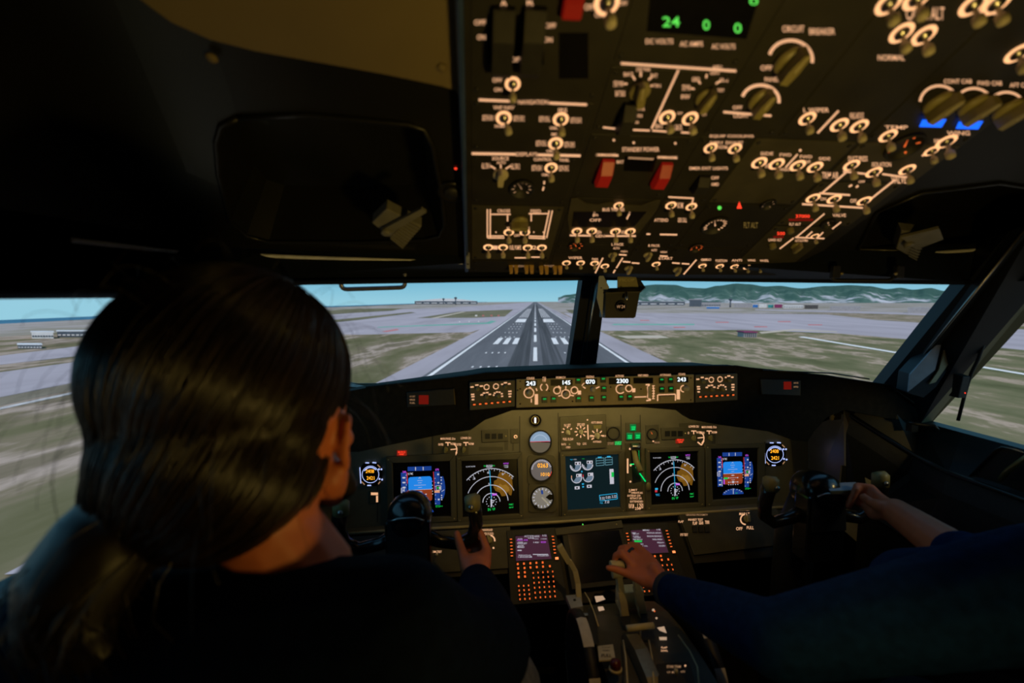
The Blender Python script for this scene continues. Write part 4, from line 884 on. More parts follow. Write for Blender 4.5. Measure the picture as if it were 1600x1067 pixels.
for a_ in (((825.8, 604), (828.5, 604.5)), ((836.5, 606), (838, 610)), ((882.5, 602.5), (882.5, 607)), ((871, 602), (875, 606)), ((871, 618), (875, 617)), ((889, 616.5), (895, 617.5)), ((909, 603.5), (913, 606)), ((929, 606), (934.5, 603.5)), ((988.5, 619.5), (1007, 619)), ((1024.5, 616), (1024.5, 625.5)), ((1052, 615.5), (1052, 625)), ((1025, 616), (1052, 615))): d.line(a_, 1.6, L)
for x, y in ((903.5, 612.5), (987.5, 609)): d.rect(x - 2.5, y - 3, x + 2.5, y + 3, L)
d.rect(834.5, 615, 839.5, 631, L); d.rect(828.5, 622, 830, 628, L); d.arc(915, 605, 8, 160, 70, 1.2, L, 8)
d.line([(1006, 600.5), (1012, 600), (1009, 604), (1010, 612), (1009, 620), (1014, 624), (1007, 625)], 2, L); d.line([(1017.5, 602), (1018.5, 612), (1017.5, 622)], 1.4, L)
for k in range(6): d.line([(1016, 602 + 4 * k), (1020, 602 + 4 * k)], 1.2, L)
d.rect(1054, 608, 1059, 623, L)
part(b, 'legend', t)
for x, y in ((849.5, 624), (863.5, 623.5), (901.5, 594.5), (902, 622.8), (922, 622), (940, 592.8), (941, 607), (941, 621.2), (967.5, 620.5), (981, 620), (1030.3, 594), (1044, 593.5), (1030.5, 608), (1044.6, 607.5)): on(GS, .012, GBTN, 'push_button', t, x, y, .9)
for x, y, s_ in ((825.8, 613.2, .75), (882.5, 615, .72), (924, 608, .8), (968.5, 607, .78), (1068, 606, .85)): on(GS, .012, RK, 'selector_knob', t, x, y, s_)
for x, y in ((869, 609.2), (895.8, 609), (980, 606)): on(GS, .0125, RKD, 'bank_knob', t, x, y, .42)
b = MB(); c = GS.at(1011, 612, .012); b.box(c + GS.n * .003, (.003, 0, 0), GS.ey * .016, GS.n * .003, OLIVEL); part(b, 'vertical_speed_wheel', t, .001)
b = MB(); p0 = [GS.at(x, y, .012) for x, y in ((1028, 618), (1050, 617.5), (1050, 625), (1028, 625.5))]; b.prism(p0, GS.n * .005, MCPM); part(b, 'disengage_bar', t, .001)
b = MB()
for x, y in ((812, 595), (812, 630), (808, 609), (812, 607), (857, 610), (893, 626), (952, 604), (999, 607), (1076, 624), (1076, 590)): b.lathe(GS.at(x, y, .012), GS.n, [(.0022, 0), (.0018, .0008), (.0001, .001)], BLKM, 8)
part(b, 'screws', t)
# master caution units
def caution(c, inner, label):
    t = gpanel('warning_light_panel', label, c, BLKM, .004)
    x0, y0, x1, y1 = inner; b = MB(); d = D(b, gat(GS, .0062), .0002)
    d.rect(x0, y0, x1, y1, 'reddim'); part(b, 'red_warning_light', t, 0, None, 'square red warning light')
    b = MB(); p_ = [GS.at(x, y, .004) for x, y in c]; b.tube([p_[1], p_[2]], .0016, TAN, 6); b.tube([p_[0], p_[1]], .001, SHELLG, 6); part(b, 'surround_rim', t)
    return t
t1 = caution([(636, 613), (709, 607), (711, 632), (637, 636)], (655, 617, 670, 631), 'recessed black warning light panel with red square, left end of the glareshield')
b = MB(); d = D(b, gat(GS, .0062), .0002); txt(d, [(645, 619, 8, 2.5, 'FLT CONT'), (645, 624, 8, 2.5, 'IRS'), (645, 629, 8, 2.5, 'FUEL')], 'legdim'); part(b, 'system_legend', t1)
t2 = caution([(1186, 592), (1248, 594), (1248, 618), (1188, 616)], (1222, 596, 1234, 608), 'recessed black warning light panel with red square, right end of the glareshield')
b = MB(); d = D(b, gat(GS, .0062), .0002); txt(d, [(1241, 598, 7, 2.5, 'ANTI ICE'), (1241, 604, 7, 2.5, 'HYD')], 'legdim'); part(b, 'system_legend', t2)

# ================================================================== MAIN INSTRUMENT PANEL
MP = tiltplane(924, 790, 1.30, 8)
b = MB(); P = [MP.at(x, y) for x, y in ((470, 560), (1275, 560), (1275, 800), (1180, 796), (1000, 806), (880, 812), (700, 818), (470, 832))]
P[0] = MP.at(470, 600); P[1] = MP.at(1275, 590)
b.prism(P, MP.n * -.012, MAINP); mip = thing('main_instrument_panel', 'wide olive grey instrument panel sheet carrying screens and dials', 'instrument panel', MP.at(924, 805, -.012)); part(b, 'panel_sheet', mip)
b = MB()
for x in (802.5, 820.5): pass
DM = lambda mb, h=0.0: D(mb, MP.at, .0006 + h)
def lines(): 
    b = MB(); d = DM(b)
    for a_ in (((812, 650), (812, 712)), ((872, 645), (874, 806)), ((970, 648), (972, 800)), ((1000, 648), (1004, 795)), ((1102, 690), (1100, 790)), ((1195, 690), (1196, 785)), ((712, 714), (711, 812)), ((737, 712), (813, 708)), ((590, 722), (590, 815))): d.line(a_, 1.0, BLKM)
    return b
part(lines(), 'panel_joints', mip)
def slab(name, label, c, m=MAINP2, th=.006, cat='control panel', pl=MP, bev=.0015, group=None, pname='face_plate'):
    P = [pl.at(x, y, .0005) for x, y in c]; t = thing(name, label, cat, sum(P, V((0, 0, 0))) / len(P), group)
    b = MB(); b.prism(P, pl.n * th, m); part(b, pname, t, bev); return t
def display(label, c, inset, bg, draw, space, cat='display'):
    """c: outer bezel corners, inset: inner glass corners"""
    P = [MP.at(x, y, .0005) for x, y in c]; Q = [MP.at(x, y, .0005) for x, y in inset]
    t = thing('display_unit', label, cat, sum(P, V((0, 0, 0))) / 4)
    b = MB()
    for i in range(4):
        j = (i + 1) % 4; b.prism([P[i], P[j], Q[j], Q[i]], MP.n * .012, MAINP2)
    part(b, 'bezel', t, .0015)
    b = MB(); b.prism(Q, MP.n * .003, bg)
    part(b, 'screen', t)
    m = quadmap(MP, inset, *space); b = MB(); draw(D(b, m, .0052)); part(b, 'screen_symbols', t)
    b = MB()
    for x, y in ((c[3][0] + 4, c[3][1] - 4), (c[2][0] - 4, c[2][1] - 4), (c[0][0] + 4, c[0][1] + 4)): b.lathe(MP.at(x, y, .012), MP.n, [(.0024, 0), (.002, .001), (.0001, .0012)], BRASS, 10)
    part(b, 'screws', t); return t
BRASS = mat('brass_screw', (.50, .42, .20), .35, .6)
def pfd(d):
    d.rect(250, 370, 345, 850, 'scr_navy'); d.rect(355, 285, 718, 350, 'scr_navy'); d.rect(760, 370, 842, 880, 'scr_navy')
    d.poly([(850, 450), (895, 450), (915, 520), (925, 620), (915, 720), (890, 790), (850, 800)], 'scr_navy')
    d.poly([(x, y) for x, y in [(360, 640), (360, 480), (370, 455), (395, 443), (685, 440), (712, 455), (720, 480), (720, 640)]], 'scr_blue')
    d.poly([(360, 640), (720, 640), (720, 780), (712, 805), (690, 816), (390, 818), (368, 808), (360, 785)], 'scr_brown')
    w_ = 'scr_white'; d.line([(360, 640), (720, 638)], 6, w_, .0002)
    for x in (475, 592): d.line([(x, 292), (x, 345)], 12, w_, .0002)
    for y, h_ in ((500, 40), (535, 28), (570, 90), (605, 28), (672, 35), (712, 90), (745, 35), (783, 90)): d.line([(538 - h_, y), (538 + h_, y)], 5, w_, .0002)
    d.line([(520, 470), (538, 450), (556, 470)], 6, w_, .0002); d.rect(522, 765, 558, 800, w_, .0003); d.line([(520, 670), (556, 670)], 16, w_, .0003)
    for x, y in ((455, 712), (628, 712), (455, 785), (628, 785)): d.rect(x - 9, y - 9, x + 9, y + 9, w_, .0003)
    d.poly([(365, 700), (430, 700), (455, 715), (430, 732), (365, 732)], 'scr_green', .0003)
    d.rect(360, 720, 382, 815, 'scr_magenta', .0003)
    txt(d, [(303, 360, 55, 32, '240'), (806, 343, 55, 32, '070')], 'scr_magenta'); txt(d, [(398, 392, 78, 34, 'N1 FMC'), ], w_)
    for y in (448, 522, 596, 745, 818): d.rect(272, y - 11, 318, y + 11, w_, .0002)
    for y in (410, 485, 560, 705, 780): d.rect(322, y - 4, 338, y + 4, w_, .0002)
    for y in (415, 545, 800): d.rect(806, y - 12, 834, y + 12, w_, .0002)
    for y in (475, 540, 600, 730, 795, 860): d.rect(764, y - 4, 778, y + 4, w_, .0002)
    d.line([(345, 370), (345, 540)], 12, 'scr_red', .0003); d.line([(333, 740), (333, 845)], 8, w_, .0003); d.line([(747, 370), (757, 660)], 8, 'scr_red', .0003)
    d.line([(250, 605), (298, 605), (298, 675), (250, 675), (250, 605)], 8, w_, .0004); txt(d, [(274, 640, 32, 40, '24')], w_)
    d.rect(785, 588, 858, 655, BLK, .0003); d.line([(785, 590), (858, 590), (858, 655), (785, 655), (785, 590)], 7, w_, .0004); d.rect(800, 610, 825, 634, 'scr_green', .0005); d.rect(830, 605, 852, 645, w_, .0005)
    d.rect(757, 660, 838, 697, 'scr_pink', .0003); d.line([(865, 682), (910, 655)], 7, w_, .0004)
    for y in (465, 505, 560, 740, 775, 805): d.rect(855, y - 8, 875, y + 8, w_, .0003)
    for x in (455, 498, 540, 585, 628): d.rect(x - 7, 818, x + 7, 832, w_, .0003)
    for y in (520, 580, 625, 668, 712): d.rect(722, y - 6, 734, y + 6, w_ if y > 530 else 'scr_magenta', .0003)
    d.poly([(350 + 0, 990)] + [(538 + 200 * cos(radians(a)), 990 - 95 * sin(radians(a))) for a in range(180, -1, -12)], 'scr_navy')
    for a in range(30, 160, 18): d.line([(538 + 165 * cos(radians(a)), 990 - 80 * sin(radians(a))), (538 + 196 * cos(radians(a)), 990 - 94 * sin(radians(a)))], 8, w_, .0003)
    d.line([(538, 890), (540, 985)], 12, w_, .0004); txt(d, [(600, 972, 40, 18, '070')], 'scr_green'); txt(d, [(805, 905, 70, 30, 'STD'), (858, 905, 36, 14, 'IN')], 'scr_green')
def nd(d):
    w_ = 'scr_white'
    rad = [(700, 300), (760, 290), (840, 340), (905, 380), (915, 560), (900, 640), (885, 700), (850, 690), (830, 640), (790, 700), (720, 705), (690, 640), (620, 610), (585, 540), (600, 440), (650, 420), (670, 350)]
    d.poly(rad, 'scr_amber'); d.poly([(700, 490), (740, 520), (800, 510), (850, 560), (860, 620), (800, 640), (760, 600), (700, 600), (640, 580), (650, 540)], mat('radar_bright_amber', (.05, .02, 0), .8, 0, .8, .1, 400, 0, (.30, .15, .02)), .0002)
    cx, cy = 545, 790
    for r, a0, a1, wd in ((560, 46, 137, 11), (425, 24, 157, 10), (283, 2, 178, 11), (145, 0, 180, 11)): d.arc(cx, cy, r, a0, a1, wd, w_, 40, None, .0004)
    for k in range(48, 137, 5): r2 = 520 if (k % 10) < 5 else 540; d.line([(cx + 558 * cos(radians(k)), cy - 558 * sin(radians(k))), (cx + r2 * cos(radians(k)), cy - r2 * sin(radians(k)))], 7, w_, .0004)
    txt(d, [(262, 385, 42, 36, '3'), (505, 295, 36, 36, '6'), (750, 335, 36, 34, '9'), (905, 405, 24, 28, '12'), (512, 485, 24, 26, '5'), (185, 184, 110, 20, 'GS 143 TAS'), (260, 184, 50, 20, '150'), (815, 216, 66, 22, '12.8NM'), (812, 190, 80, 6, '___')], w_)
    d.line([(480, 165), (480, 205), (570, 205), (570, 165)], 9, w_, .0005); txt(d, [(526, 183, 66, 30, '070')], w_); txt(d, [(448, 185, 40, 26, 'TRK'), (600, 184, 38, 24, 'MAG')], 'scr_green')
    txt(d, [(812, 157, 96, 28, 'WPT07')], 'scr_magenta'); d.rect(560, 650, 640, 684, 'scr_magenta', .0004)
    d.line([(530, 260), (545, 745)], 11, 'scr_cyan', .0006)
    for i in range(12): a = 2 * pi * i / 12 + .1; d.rect(543 + 84 * cos(a) - 7, 785 + 84 * sin(a) - 7, 543 + 84 * cos(a) + 7, 785 + 84 * sin(a) + 7, w_, .0005)
    d.line([(543, 740), (543, 865)], 26, w_, .0005); d.line([(555, 765), (600, 770)], 14, w_, .0006); d.line([(540, 810), (585, 790)], 12, w_, .0006)
    txt(d, [(505, 914, 48, 44, 'IN'), (580, 912, 50, 44, 'VP')], 'scr_green'); txt(d, [(880, 853, 74, 30, 'FMC'), (880, 902, 74, 22, 'MAP')], 'scr_green')
    d.rect(150, 718, 205, 752, 'scr_cyan'); d.rect(145, 756, 190, 792, 'scr_red'); txt(d, [(195, 840, 82, 36, 'TFC')], 'scr_cyan')
def eicas(d):
    w_ = 'scr_white'; dl = mat('dial_fill_grey', (.05, .07, .09), .6, 0, .7, .05, 40, 0, (.17, .25, .36))
    for cx, cy in ((283, 285), (472, 275)):
        d.poly([(cx - 20, cy + 75)] + [(cx + 78 * cos(radians(a)), cy + 78 * sin(radians(a))) for a in range(100, -20, -10)] + [(cx, cy - 12)], dl, .0003); d.arc(cx, cy, 82, 170, 360, 15, w_, 22, None, .0004)
        d.rect(cx - 10, cy - 62, cx + 84, cy - 12, w_, .0005); d.rect(cx, cy - 50, cx + 22, cy - 20, BLK, .0007); d.rect(cx + 52, cy - 50, cx + 68, cy - 20, BLK, .0007)
        for a in range(190, 260, 18): d.line([(cx + 80 * cos(radians(a)), cy - 80 * sin(radians(a))), (cx + 55 * cos(radians(a)), cy - 55 * sin(radians(a)))], 10, w_, .0005)
    for cx, cy in ((290, 475), (475, 467)):
        d.poly([(cx - 55, cy + 55)] + [(cx + 76 * cos(radians(a)), cy + 76 * sin(radians(a))) for a in range(130, 0, -10)] + [(cx + 76, cy - 8), (cx - 5, cy - 8)], dl, .0003); d.arc(cx, cy, 80, 178, 372, 12, w_, 22, None, .0004)
        d.rect(cx - 5, cy - 62, cx + 82, cy - 12, w_, .0005); d.rect(cx + 8, cy - 50, cx + 28, cy - 22, BLK, .0007); d.line([(cx - 80, cy), (cx - 80, cy - 40)], 12, 'scr_red' if cx > 400 else 'scr_pink', .0005)
    for x0, y0 in ((253, 608), (447, 594)): d.rect(x0, y0, x0 + 78, y0 + 46, w_, .0004); d.rect(x0 + 22, y0 + 12, x0 + 50, y0 + 34, BLK, .0006)
    d.rect(820, 362, 885, 600, w_, .0003); d.rect(848, 412, 888, 490, 'scr_green', .0005)
    c_ = mat('screen_dim_cyan_grid', (.02, .05, .06), .6, 0, .8, .05, 40, 0, (.13, .32, .40))
    for x0, x1, y0 in ((612, 738, 180), (758, 872, 175)):
        for k in range(4): d.line([(x0, y0 + 40 * k), (x1, y0 + 38 * k)], 9, c_, .0003)
        d.line([(x0, y0), (x0, y0 + 120)], 7, c_, .0003); d.line([(x1, y0), (x1, y0 + 116)], 7, c_, .0003); d.rect(x0 + 30, y0 - 22, x0 + 90, y0 - 4, 'scr_cyan', .0003)
    d.rect(368, 368, 388, 392, 'scr_cyan'); d.rect(370, 566, 402, 588, 'scr_cyan'); d.rect(374, 610, 400, 632, 'scr_cyan')
    d.line([(642, 768), (925, 752), (932, 840), (650, 858), (642, 768)], 9, 'scr_cyan', .0003); txt(d, [(688, 818, 78, 42, '3.32'), (782, 808, 78, 42, '0.00'), (880, 800, 78, 42, '3.32'), (760, 880, 74, 44, '7.0')], w_); txt(d, [(672, 890, 48, 24, 'FUEL')], 'scr_cyan')
    txt(d, [(222, 186, 44, 20, 'TAT')], 'scr_cyan'); txt(d, [(278, 184, 54, 20, '+12c')], w_); txt(d, [(408, 180, 36, 10, 'CRZ')], 'scr_green')
display('captain primary flight display, blue over brown horizon, leftmost of the five screens', [(604, 713), (712, 707), (714, 812), (607, 820)], [(614, 722), (703, 719), (705, 805), (616, 809)], BLK, pfd, (130, 210, 1005, 1060))
display('captain navigation display, range arcs with brown terrain, second screen from the left', [(713, 712), (815, 706), (818, 808), (715, 815)], [(721, 719), (808, 716), (811, 801), (723, 807)], BLK, nd, (55, 80, 1010, 1010))
display('engine display, dark teal screen with four engine dials, in the panel centre', [(874, 706), (974, 702), (976, 800), (877, 806)], [(882, 712), (965, 708.5), (968, 791), (886, 796)], G['scr_teal'], eicas, (120, 125, 970, 970))
display('first officer navigation display, range arcs with brown terrain, right of the gear lever', [(1007, 700), (1098, 698), (1098, 790), (1008, 796)], [(1013, 706), (1089, 703.5), (1090, 784), (1016, 788)], BLK, nd, (55, 80, 1010, 1010))
display('first officer primary flight display, blue over brown horizon, rightmost of the five screens', [(1099, 694), (1192, 692), (1192, 784), (1101, 790)], [(1108, 700), (1182, 698.5), (1182, 776), (1111, 780)], BLK, pfd, (130, 210, 1005, 1060))
# standby instruments
def round_inst(px, py, r, label, name, dial, draw, square=True):
    c = MP.at(px, py, .0005); t = thing(name, label, 'instrument', c)
    b = MB()
    if square: b.prism([MP.at(x, y, .0005) for x, y in rrect(px - r * 1.17, py - r * 1.22, px + r * 1.17, py + r * 1.22, r * .3)], MP.n * .004, MAINP2)
    R_ = r / F * ((c - EYE).dot(FWD)); b.lathe(c, MP.n, [(R_ * 1.0, .004), (R_ * .98, .010), (R_ * .90, .010), (R_ * .88, .004)], BLKM, 36); part(b, 'bezel', t, .0006)
    b = MB(); b.lathe(c, MP.n, [(R_ * .90, .0042), (.0001, .0043)], dial, 32); part(b, 'dial', t)
    b = MB(); draw(D(b, MP.at, .0058)); part(b, 'dial_markings', t); return t
AI_SKY = glow('horizon_ball_sky', (.22, .32, .45), 1.0); AI_GND = glow('horizon_ball_ground', (.115, .095, .065), 1.0); DIALP = glow('dial_pale_grey', (.13, .11, .10), 1.0); DIALG = glow('dial_grey', (.19, .17, .14), 1.0)
def ai(d):
    d.poly([(843.5 + 15.8 * cos(radians(a)), 689 - 16.5 * sin(radians(a))) for a in range(-2, 184, 8)], AI_SKY); d.poly([(843.5 + 15.8 * cos(radians(a)), 690 - 16.5 * sin(radians(a))) for a in range(180, 361, 8)], AI_GND)
    d.arc(843.5, 690, 11, 20, 160, 1.2, glow('horizon_ball_light', (.35, .45, .6), 1.0), 14, None, .0003); d.line([(828, 689.8), (859, 689)], .8, 'scr_red', .0003)
round_inst(843.5, 690, 18.5, 'standby attitude indicator, round with pale blue upper half, between screens', 'standby_horizon', BLK, ai, False)
def asi(d):
    for a in range(20, 175, 9): d.line([(845.5 + 16.5 * cos(radians(a)), 733.5 - 16.5 * sin(radians(a))), (845.5 + 13.5 * cos(radians(a)), 733.5 - 13.5 * sin(radians(a)))], 1, 'scr_white')
    txt(d, [(847.5, 726.5, 16, 6.5, '0263'), (851.5, 740.3, 13.5, 5.5, '1010')], 'amber'); d.arc(845.5, 733.5, 16.5, -40, -10, 1.6, 'red', 6); d.arc(845.5, 733.5, 16.8, 5, 50, 1, 'scr_red', 6)
round_inst(845.5, 733.5, 18.5, 'standby altimeter and airspeed indicator with glowing orange digits, middle of the round instruments', 'standby_altimeter', DIALP, asi)
def rmi(d):
    for a in range(0, 360, 22): d.line([(847 + 15.5 * cos(radians(a)), 777 - 15.5 * sin(radians(a))), (847 + 12 * cos(radians(a)), 777 - 12 * sin(radians(a)))], 1.1, 'scr_white')
    d.poly([(852, 776), (858, 771), (864.5, 772), (864.5, 779), (858, 780.5)], BLK, .0003); d.line([(846, 776), (858, 788)], 2.4, glow('needle_pale', (.30, .27, .20), 1.0), .0003); d.line([(846, 765), (847, 771)], 3, 'scr_navy', .0003); d.disc(837, 791, 3.2, BLK, 10, None, .0002)
round_inst(847, 777, 18.5, 'lower round standby dial with a dark plane shaped pointer, below the orange digit dial', 'bearing_indicator', DIALG, rmi)
def kk(d): d.rect(834.6, 652, 837.2, 660.5, 'white'); d.arc(836, 656, 6, 0, 360, 1.2, OLIVE, 16)
round_inst(836, 656.5, 9.5, 'small round indicator with a white vertical bar above the standby horizon', 'small_indicator', mat('maroon_dial', (.05, .015, .01), .5), kk, False)
# small panels
t = slab('brake_selector_panel', 'selector panel with three grey knobs and AUTO BRAKE legend above the engine display', [(874, 651), (946, 647), (947, 699), (876, 703)])
b = MB(); d = DM(b, .0062)
txt(d, [(886, 664, 10, 4.5, 'N1 SET'), (907, 663, 12, 4.5, 'SPD REF'), (931.5, 659.5, 17, 3.6, 'AUTO BRAKE'), (887, 685.5, 16, 4, 'FUEL FLOW'), (880, 693.5, 7, 3, 'RATE'), (887, 698, 7, 3, 'USED'), (932, 689.5, 13, 3, 'ANTISKID'), (924, 681, 7, 3, 'DISARM'), (943, 680.5, 6, 3, 'MAX'), (903, 693, 5.5, 3.5, 'TO'), (912.5, 692.5, 5.5, 3.5, 'LDG')])
d.line([(917.3, 663), (918.2, 686)], 1.8, L); d.disc(917, 655.5, 1.2, L, 8)
for cx, cy, r0, r1, ang in ((886, 674.5, 6, 9, (180, 140, 90, 40)), (906.5, 674, 5.5, 9.5, (180, 220, 270, 315, 0, 45, 90, 135)), (932, 680, 6, 10.5, (180, 215, 135, 90, 45, 0))):
    for a in ang: d.line([(cx + r0 * cos(radians(a)), cy - r0 * sin(radians(a))), (cx + r1 * cos(radians(a)), cy - r1 * sin(radians(a)))], 1.7, L)
part(b, 'legend', t)
for x, y, s_, r_ in ((886.5, 675, .8, 40), (907, 674, .75, 0), (932, 680, .95, 0)): on(MP, .0066, KNOBG, 'selector_knob', t, x, y, s_ * .72, r_)
on(MP, .0066, LEV2, 'fuel_flow_lever', t, 888, 693, .6)
b = MB(); b.prism([MP.at(x, y, .006) for x, y in ((926, 664), (939, 663), (938, 669), (927, 669.5))], MP.n * .002, OLIVE); part(b, 'annunciator_cap', t, .0005)
t = slab('flap_gauge', 'round flap position gauge right of the AUTO BRAKE knob', [(947, 666), (969, 665), (969, 689), (948, 690)], MAINP2, .002, 'instrument')
gauge(t, 958, 676.5, .0185, BLKM, None, 12, .006, False, OLIVE, 'legdim', 'dial_ring', MP, 100, -200)
b = MB(); d = DM(b, .003); txt(d, [(953.5, 692.5, 9, 4, 'LE FLAPS')], 'legdim'); txt(d, [(965.5, 692, 10, 5.5, 'LE FLAPS EXT')], 'green'); part(b, 'annunciator', t, 0, None, 'green lit annunciator')
t = slab('gear_lights', 'three green lit landing gear lights in a triangle above the gear lever', [(977, 660), (1000, 660), (1001, 688), (977, 689)], MAINP2, .002, 'indicator lights')
for x, y in ((988.5, 668), (983, 681.5), (995.5, 681)):
    b = MB(); b.prism([MP.at(x_, y_, .002) for x_, y_ in ((x - 4.6, y - 5.5), (x + 4.6, y - 5.5), (x + 4.6, y + 5), (x - 4.6, y + 5))], MP.n * .004, mat('green_tinted_lens', (.01, .10, .04), .3, 0, .15, .1, 40, 0, (0, .8, .2))); g_ = part(b, 'gear_light', t, .0005)
    b = MB(); d = DM(b, .0062); txt(d, [(x, y - 1.2, 6, 2.6, 'NOSE'), (x, y + 2, 6, 2.6, 'GEAR')], 'green'); part(b, 'lens_legend', g_)
t = slab('landing_gear_lever', 'landing gear lever in a slot edged by green light, right of the engine display', [(976, 691), (1002, 690), (1004, 797), (978, 800)], MAINP2, .002, 'lever')
b = MB(); d = DM(b, .0022); d.poly([(984, 693), (1000, 692), (1001, 752), (988, 755)], BLKM); d.line([(997.5, 694), (998.5, 724)], 2, 'green'); d.line([(984, 725), (998, 724.5)], 1.6, 'green'); part(b, 'slot', t)
b = MB(); d = DM(b, .0022); txt(d, [(983.5, 768, 3, 2, 'UP'), (989, 765, 13, 3, 'LIMIT'), (994.5, 769.5, 18, 3, 'OPERATE IAS'), (990, 774, 20, 3, 'EXTEND 270'), (993, 778, 18, 3, 'RETRACT 235'), (994, 783, 20, 3, 'EXTENDED'), (986, 790, 8, 7, 'FLAP LIM'), (1000, 790, 9, 8, '1 250'), (996, 794, 9, 4, '230')]); d.rect(979, 716, 981.5, 739, L); d.disc(984, 701, 1.8, L, 8); d.disc(985, 726.5, 1.8, L, 8); d.disc(984.5, 752, 1.6, L, 8)
part(b, 'legend', t)
b = MB(); b.tube([MP.at(988, 697, .006), MP.at(989, 718, .030), MP.at(991, 730, .055)], [.007, .010, .009], OLIVE, 10)
b.lathe(MP.at(990, 697, .016), (1, 0, 0), [(.008, -.014), (.011, -.010), (.011, .010), (.008, .014)], METAL, 14); part(b, 'lever_arm', t)
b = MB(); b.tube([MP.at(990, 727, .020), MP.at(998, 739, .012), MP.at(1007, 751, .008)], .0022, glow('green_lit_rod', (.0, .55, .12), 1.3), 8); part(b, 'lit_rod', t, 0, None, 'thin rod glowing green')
b = MB(); b.ell(MP.at(1010, 758, .016), (.008, .008, .014), OLIVE); part(b, 'lever_wheel_knob', t)
t = slab('brake_pressure_gauge', 'round orange lit brake pressure gauge right of the gear lights', [(1008, 664), (1029, 663), (1030, 692), (1009, 693)], MAINP2, .002, 'instrument')
gauge(t, 1018.5, 678, .0165, BLKM, None, 5, .006, True, mat('brown_dial', (.06, .03, .01), .5), 'orange', 'dial_ring', MP, 150, 20)
b = MB(); d = DM(b, .003); txt(d, [(1026, 691, 8, 3, 'BRAKE')], 'legdim'); d.disc(1020, 689, 1.3, L); part(b, 'legend', t)
for x0, y0, lbl in ((752, 672, 'left dark three window annunciator block with legend tag beside it, above the left navigation display'), (1032, 668, 'right dark three window annunciator block above the right navigation display')):
    t = slab('annunciator_block', lbl, [(x0, y0), (x0 + 42, y0 - 1.5), (x0 + 42, y0 + 17), (x0 + 1, y0 + 19)], MAINP2, .004, 'annunciator')
    for k in range(3):
        b = MB(); b.prism([MP.at(x_, y_, .0045) for x_, y_ in ((x0 + 6 + k * 10, y0 + 5), (x0 + 13.5 + k * 10, y0 + 4.7), (x0 + 13.5 + k * 10, y0 + 13), (x0 + 6 + k * 10, y0 + 13.4))], MP.n * .0015, BLKM); part(b, 'lens', t)
    b = MB(); b.lathe(MP.at(x0 + 38, y0 + 9, .0045), MP.n, [(.003, 0), (.0025, .002), (.0001, .0022)], BRASS, 10); part(b, 'test_button', t)
t = slab('toggle_plate', 'small plate with one steel toggle beside the left annunciator block', [(797, 670), (810, 669.5), (811, 692), (798, 693)], MAINP2, .002)
on(MP, .0028, TOG, 'toggle_collar', t, 805.5, 682, .5); on(MP, .0028, LEV2, 'lever', t, 805.5, 682, .7)
def dsp(x0, y0, label, flip):
    t = slab('display_select_panel', label, [(x0 - 34, y0 - 9), (x0 + 22, y0 - 11), (x0 + 22, y0 + 26), (x0 - 34, y0 + 28)], MAINP2, .003)
    b = MB(); d = DM(b, .0034)
    xs = (x0 - 10 if not flip else x0 + 12, x0 + 18 if not flip else x0 - 12)
    txt(d, [(xs[0], y0 - 3, 23, 3.5, 'MAIN PANEL DUs'), (xs[1], y0 - 4, 16, 3.5, 'LOWER DU')])
    for x in xs: d.line([(x - 4, y0 + 3), (x + 4, y0 + 3)], 1.6, L); d.line([(x, y0 + 3), (x, y0 + 8)], 1.6, L); txt(d, [(x - 11, y0 + 6, 8, 3.5, 'OUTBD'), (x + 8, y0 + 5, 8, 3.5, 'NORM')])
    d.arc(x0 - 6, y0 + 14, 10, 60, -50, 1.6, L, 12); d.line([(x0 - 6, y0 + 14), (x0 + 4, y0 + 13)], 1.5, L); d.line([(x0 - 6, y0 + 20), (x0, y0 + 25), (x0 + 4, y0 + 18)], 2, L)
    part(b, 'legend', t)
    for x in (x0 - 14, x0 + 14) if not flip else (x0 - 12, x0 + 14): on(MP, .0035, KNOB, 'selector_knob', t, x, y0 + 14, .6)
    return t
dsp(710, 688, 'display select panel with arc legend, above the gap between the two left screens', False)
dsp(1095, 670, 'display select panel with arc legend, above the gap between the two right screens', True)
for x, y, w_, lbl in ((628, 707.5, 13, 'small red lit caption above the left primary flight display'), (1062.5, 688.5, 12, 'small red lit caption above the right navigation display')):
    b = MB(); c = MP.at(x, y, .001); b.prism([MP.at(x + i, y + j, .0005) for i, j in ((-w_ / 2 - 1, -4), (w_ / 2 + 1, -4), (w_ / 2 + 1, 4), (-w_ / 2 - 1, 4))], MP.n * .003, mat('dark_red_lens', (.10, .01, .008), .4, 0, .25, .1, 40, 0, (.9, .05, .02)))
    t = thing('warning_caption', lbl, 'indicator light', c); part(b, 'lens', t, .0004); b = MB(); d = DM(b, .0036); txt(d, [(x, y - 1.7, w_ * .85, 2.8, 'BELOW G/S'), (x, y + 1.7, w_ * .6, 2.6, 'P-INHIBIT')], 'red'); part(b, 'caption_text', t)
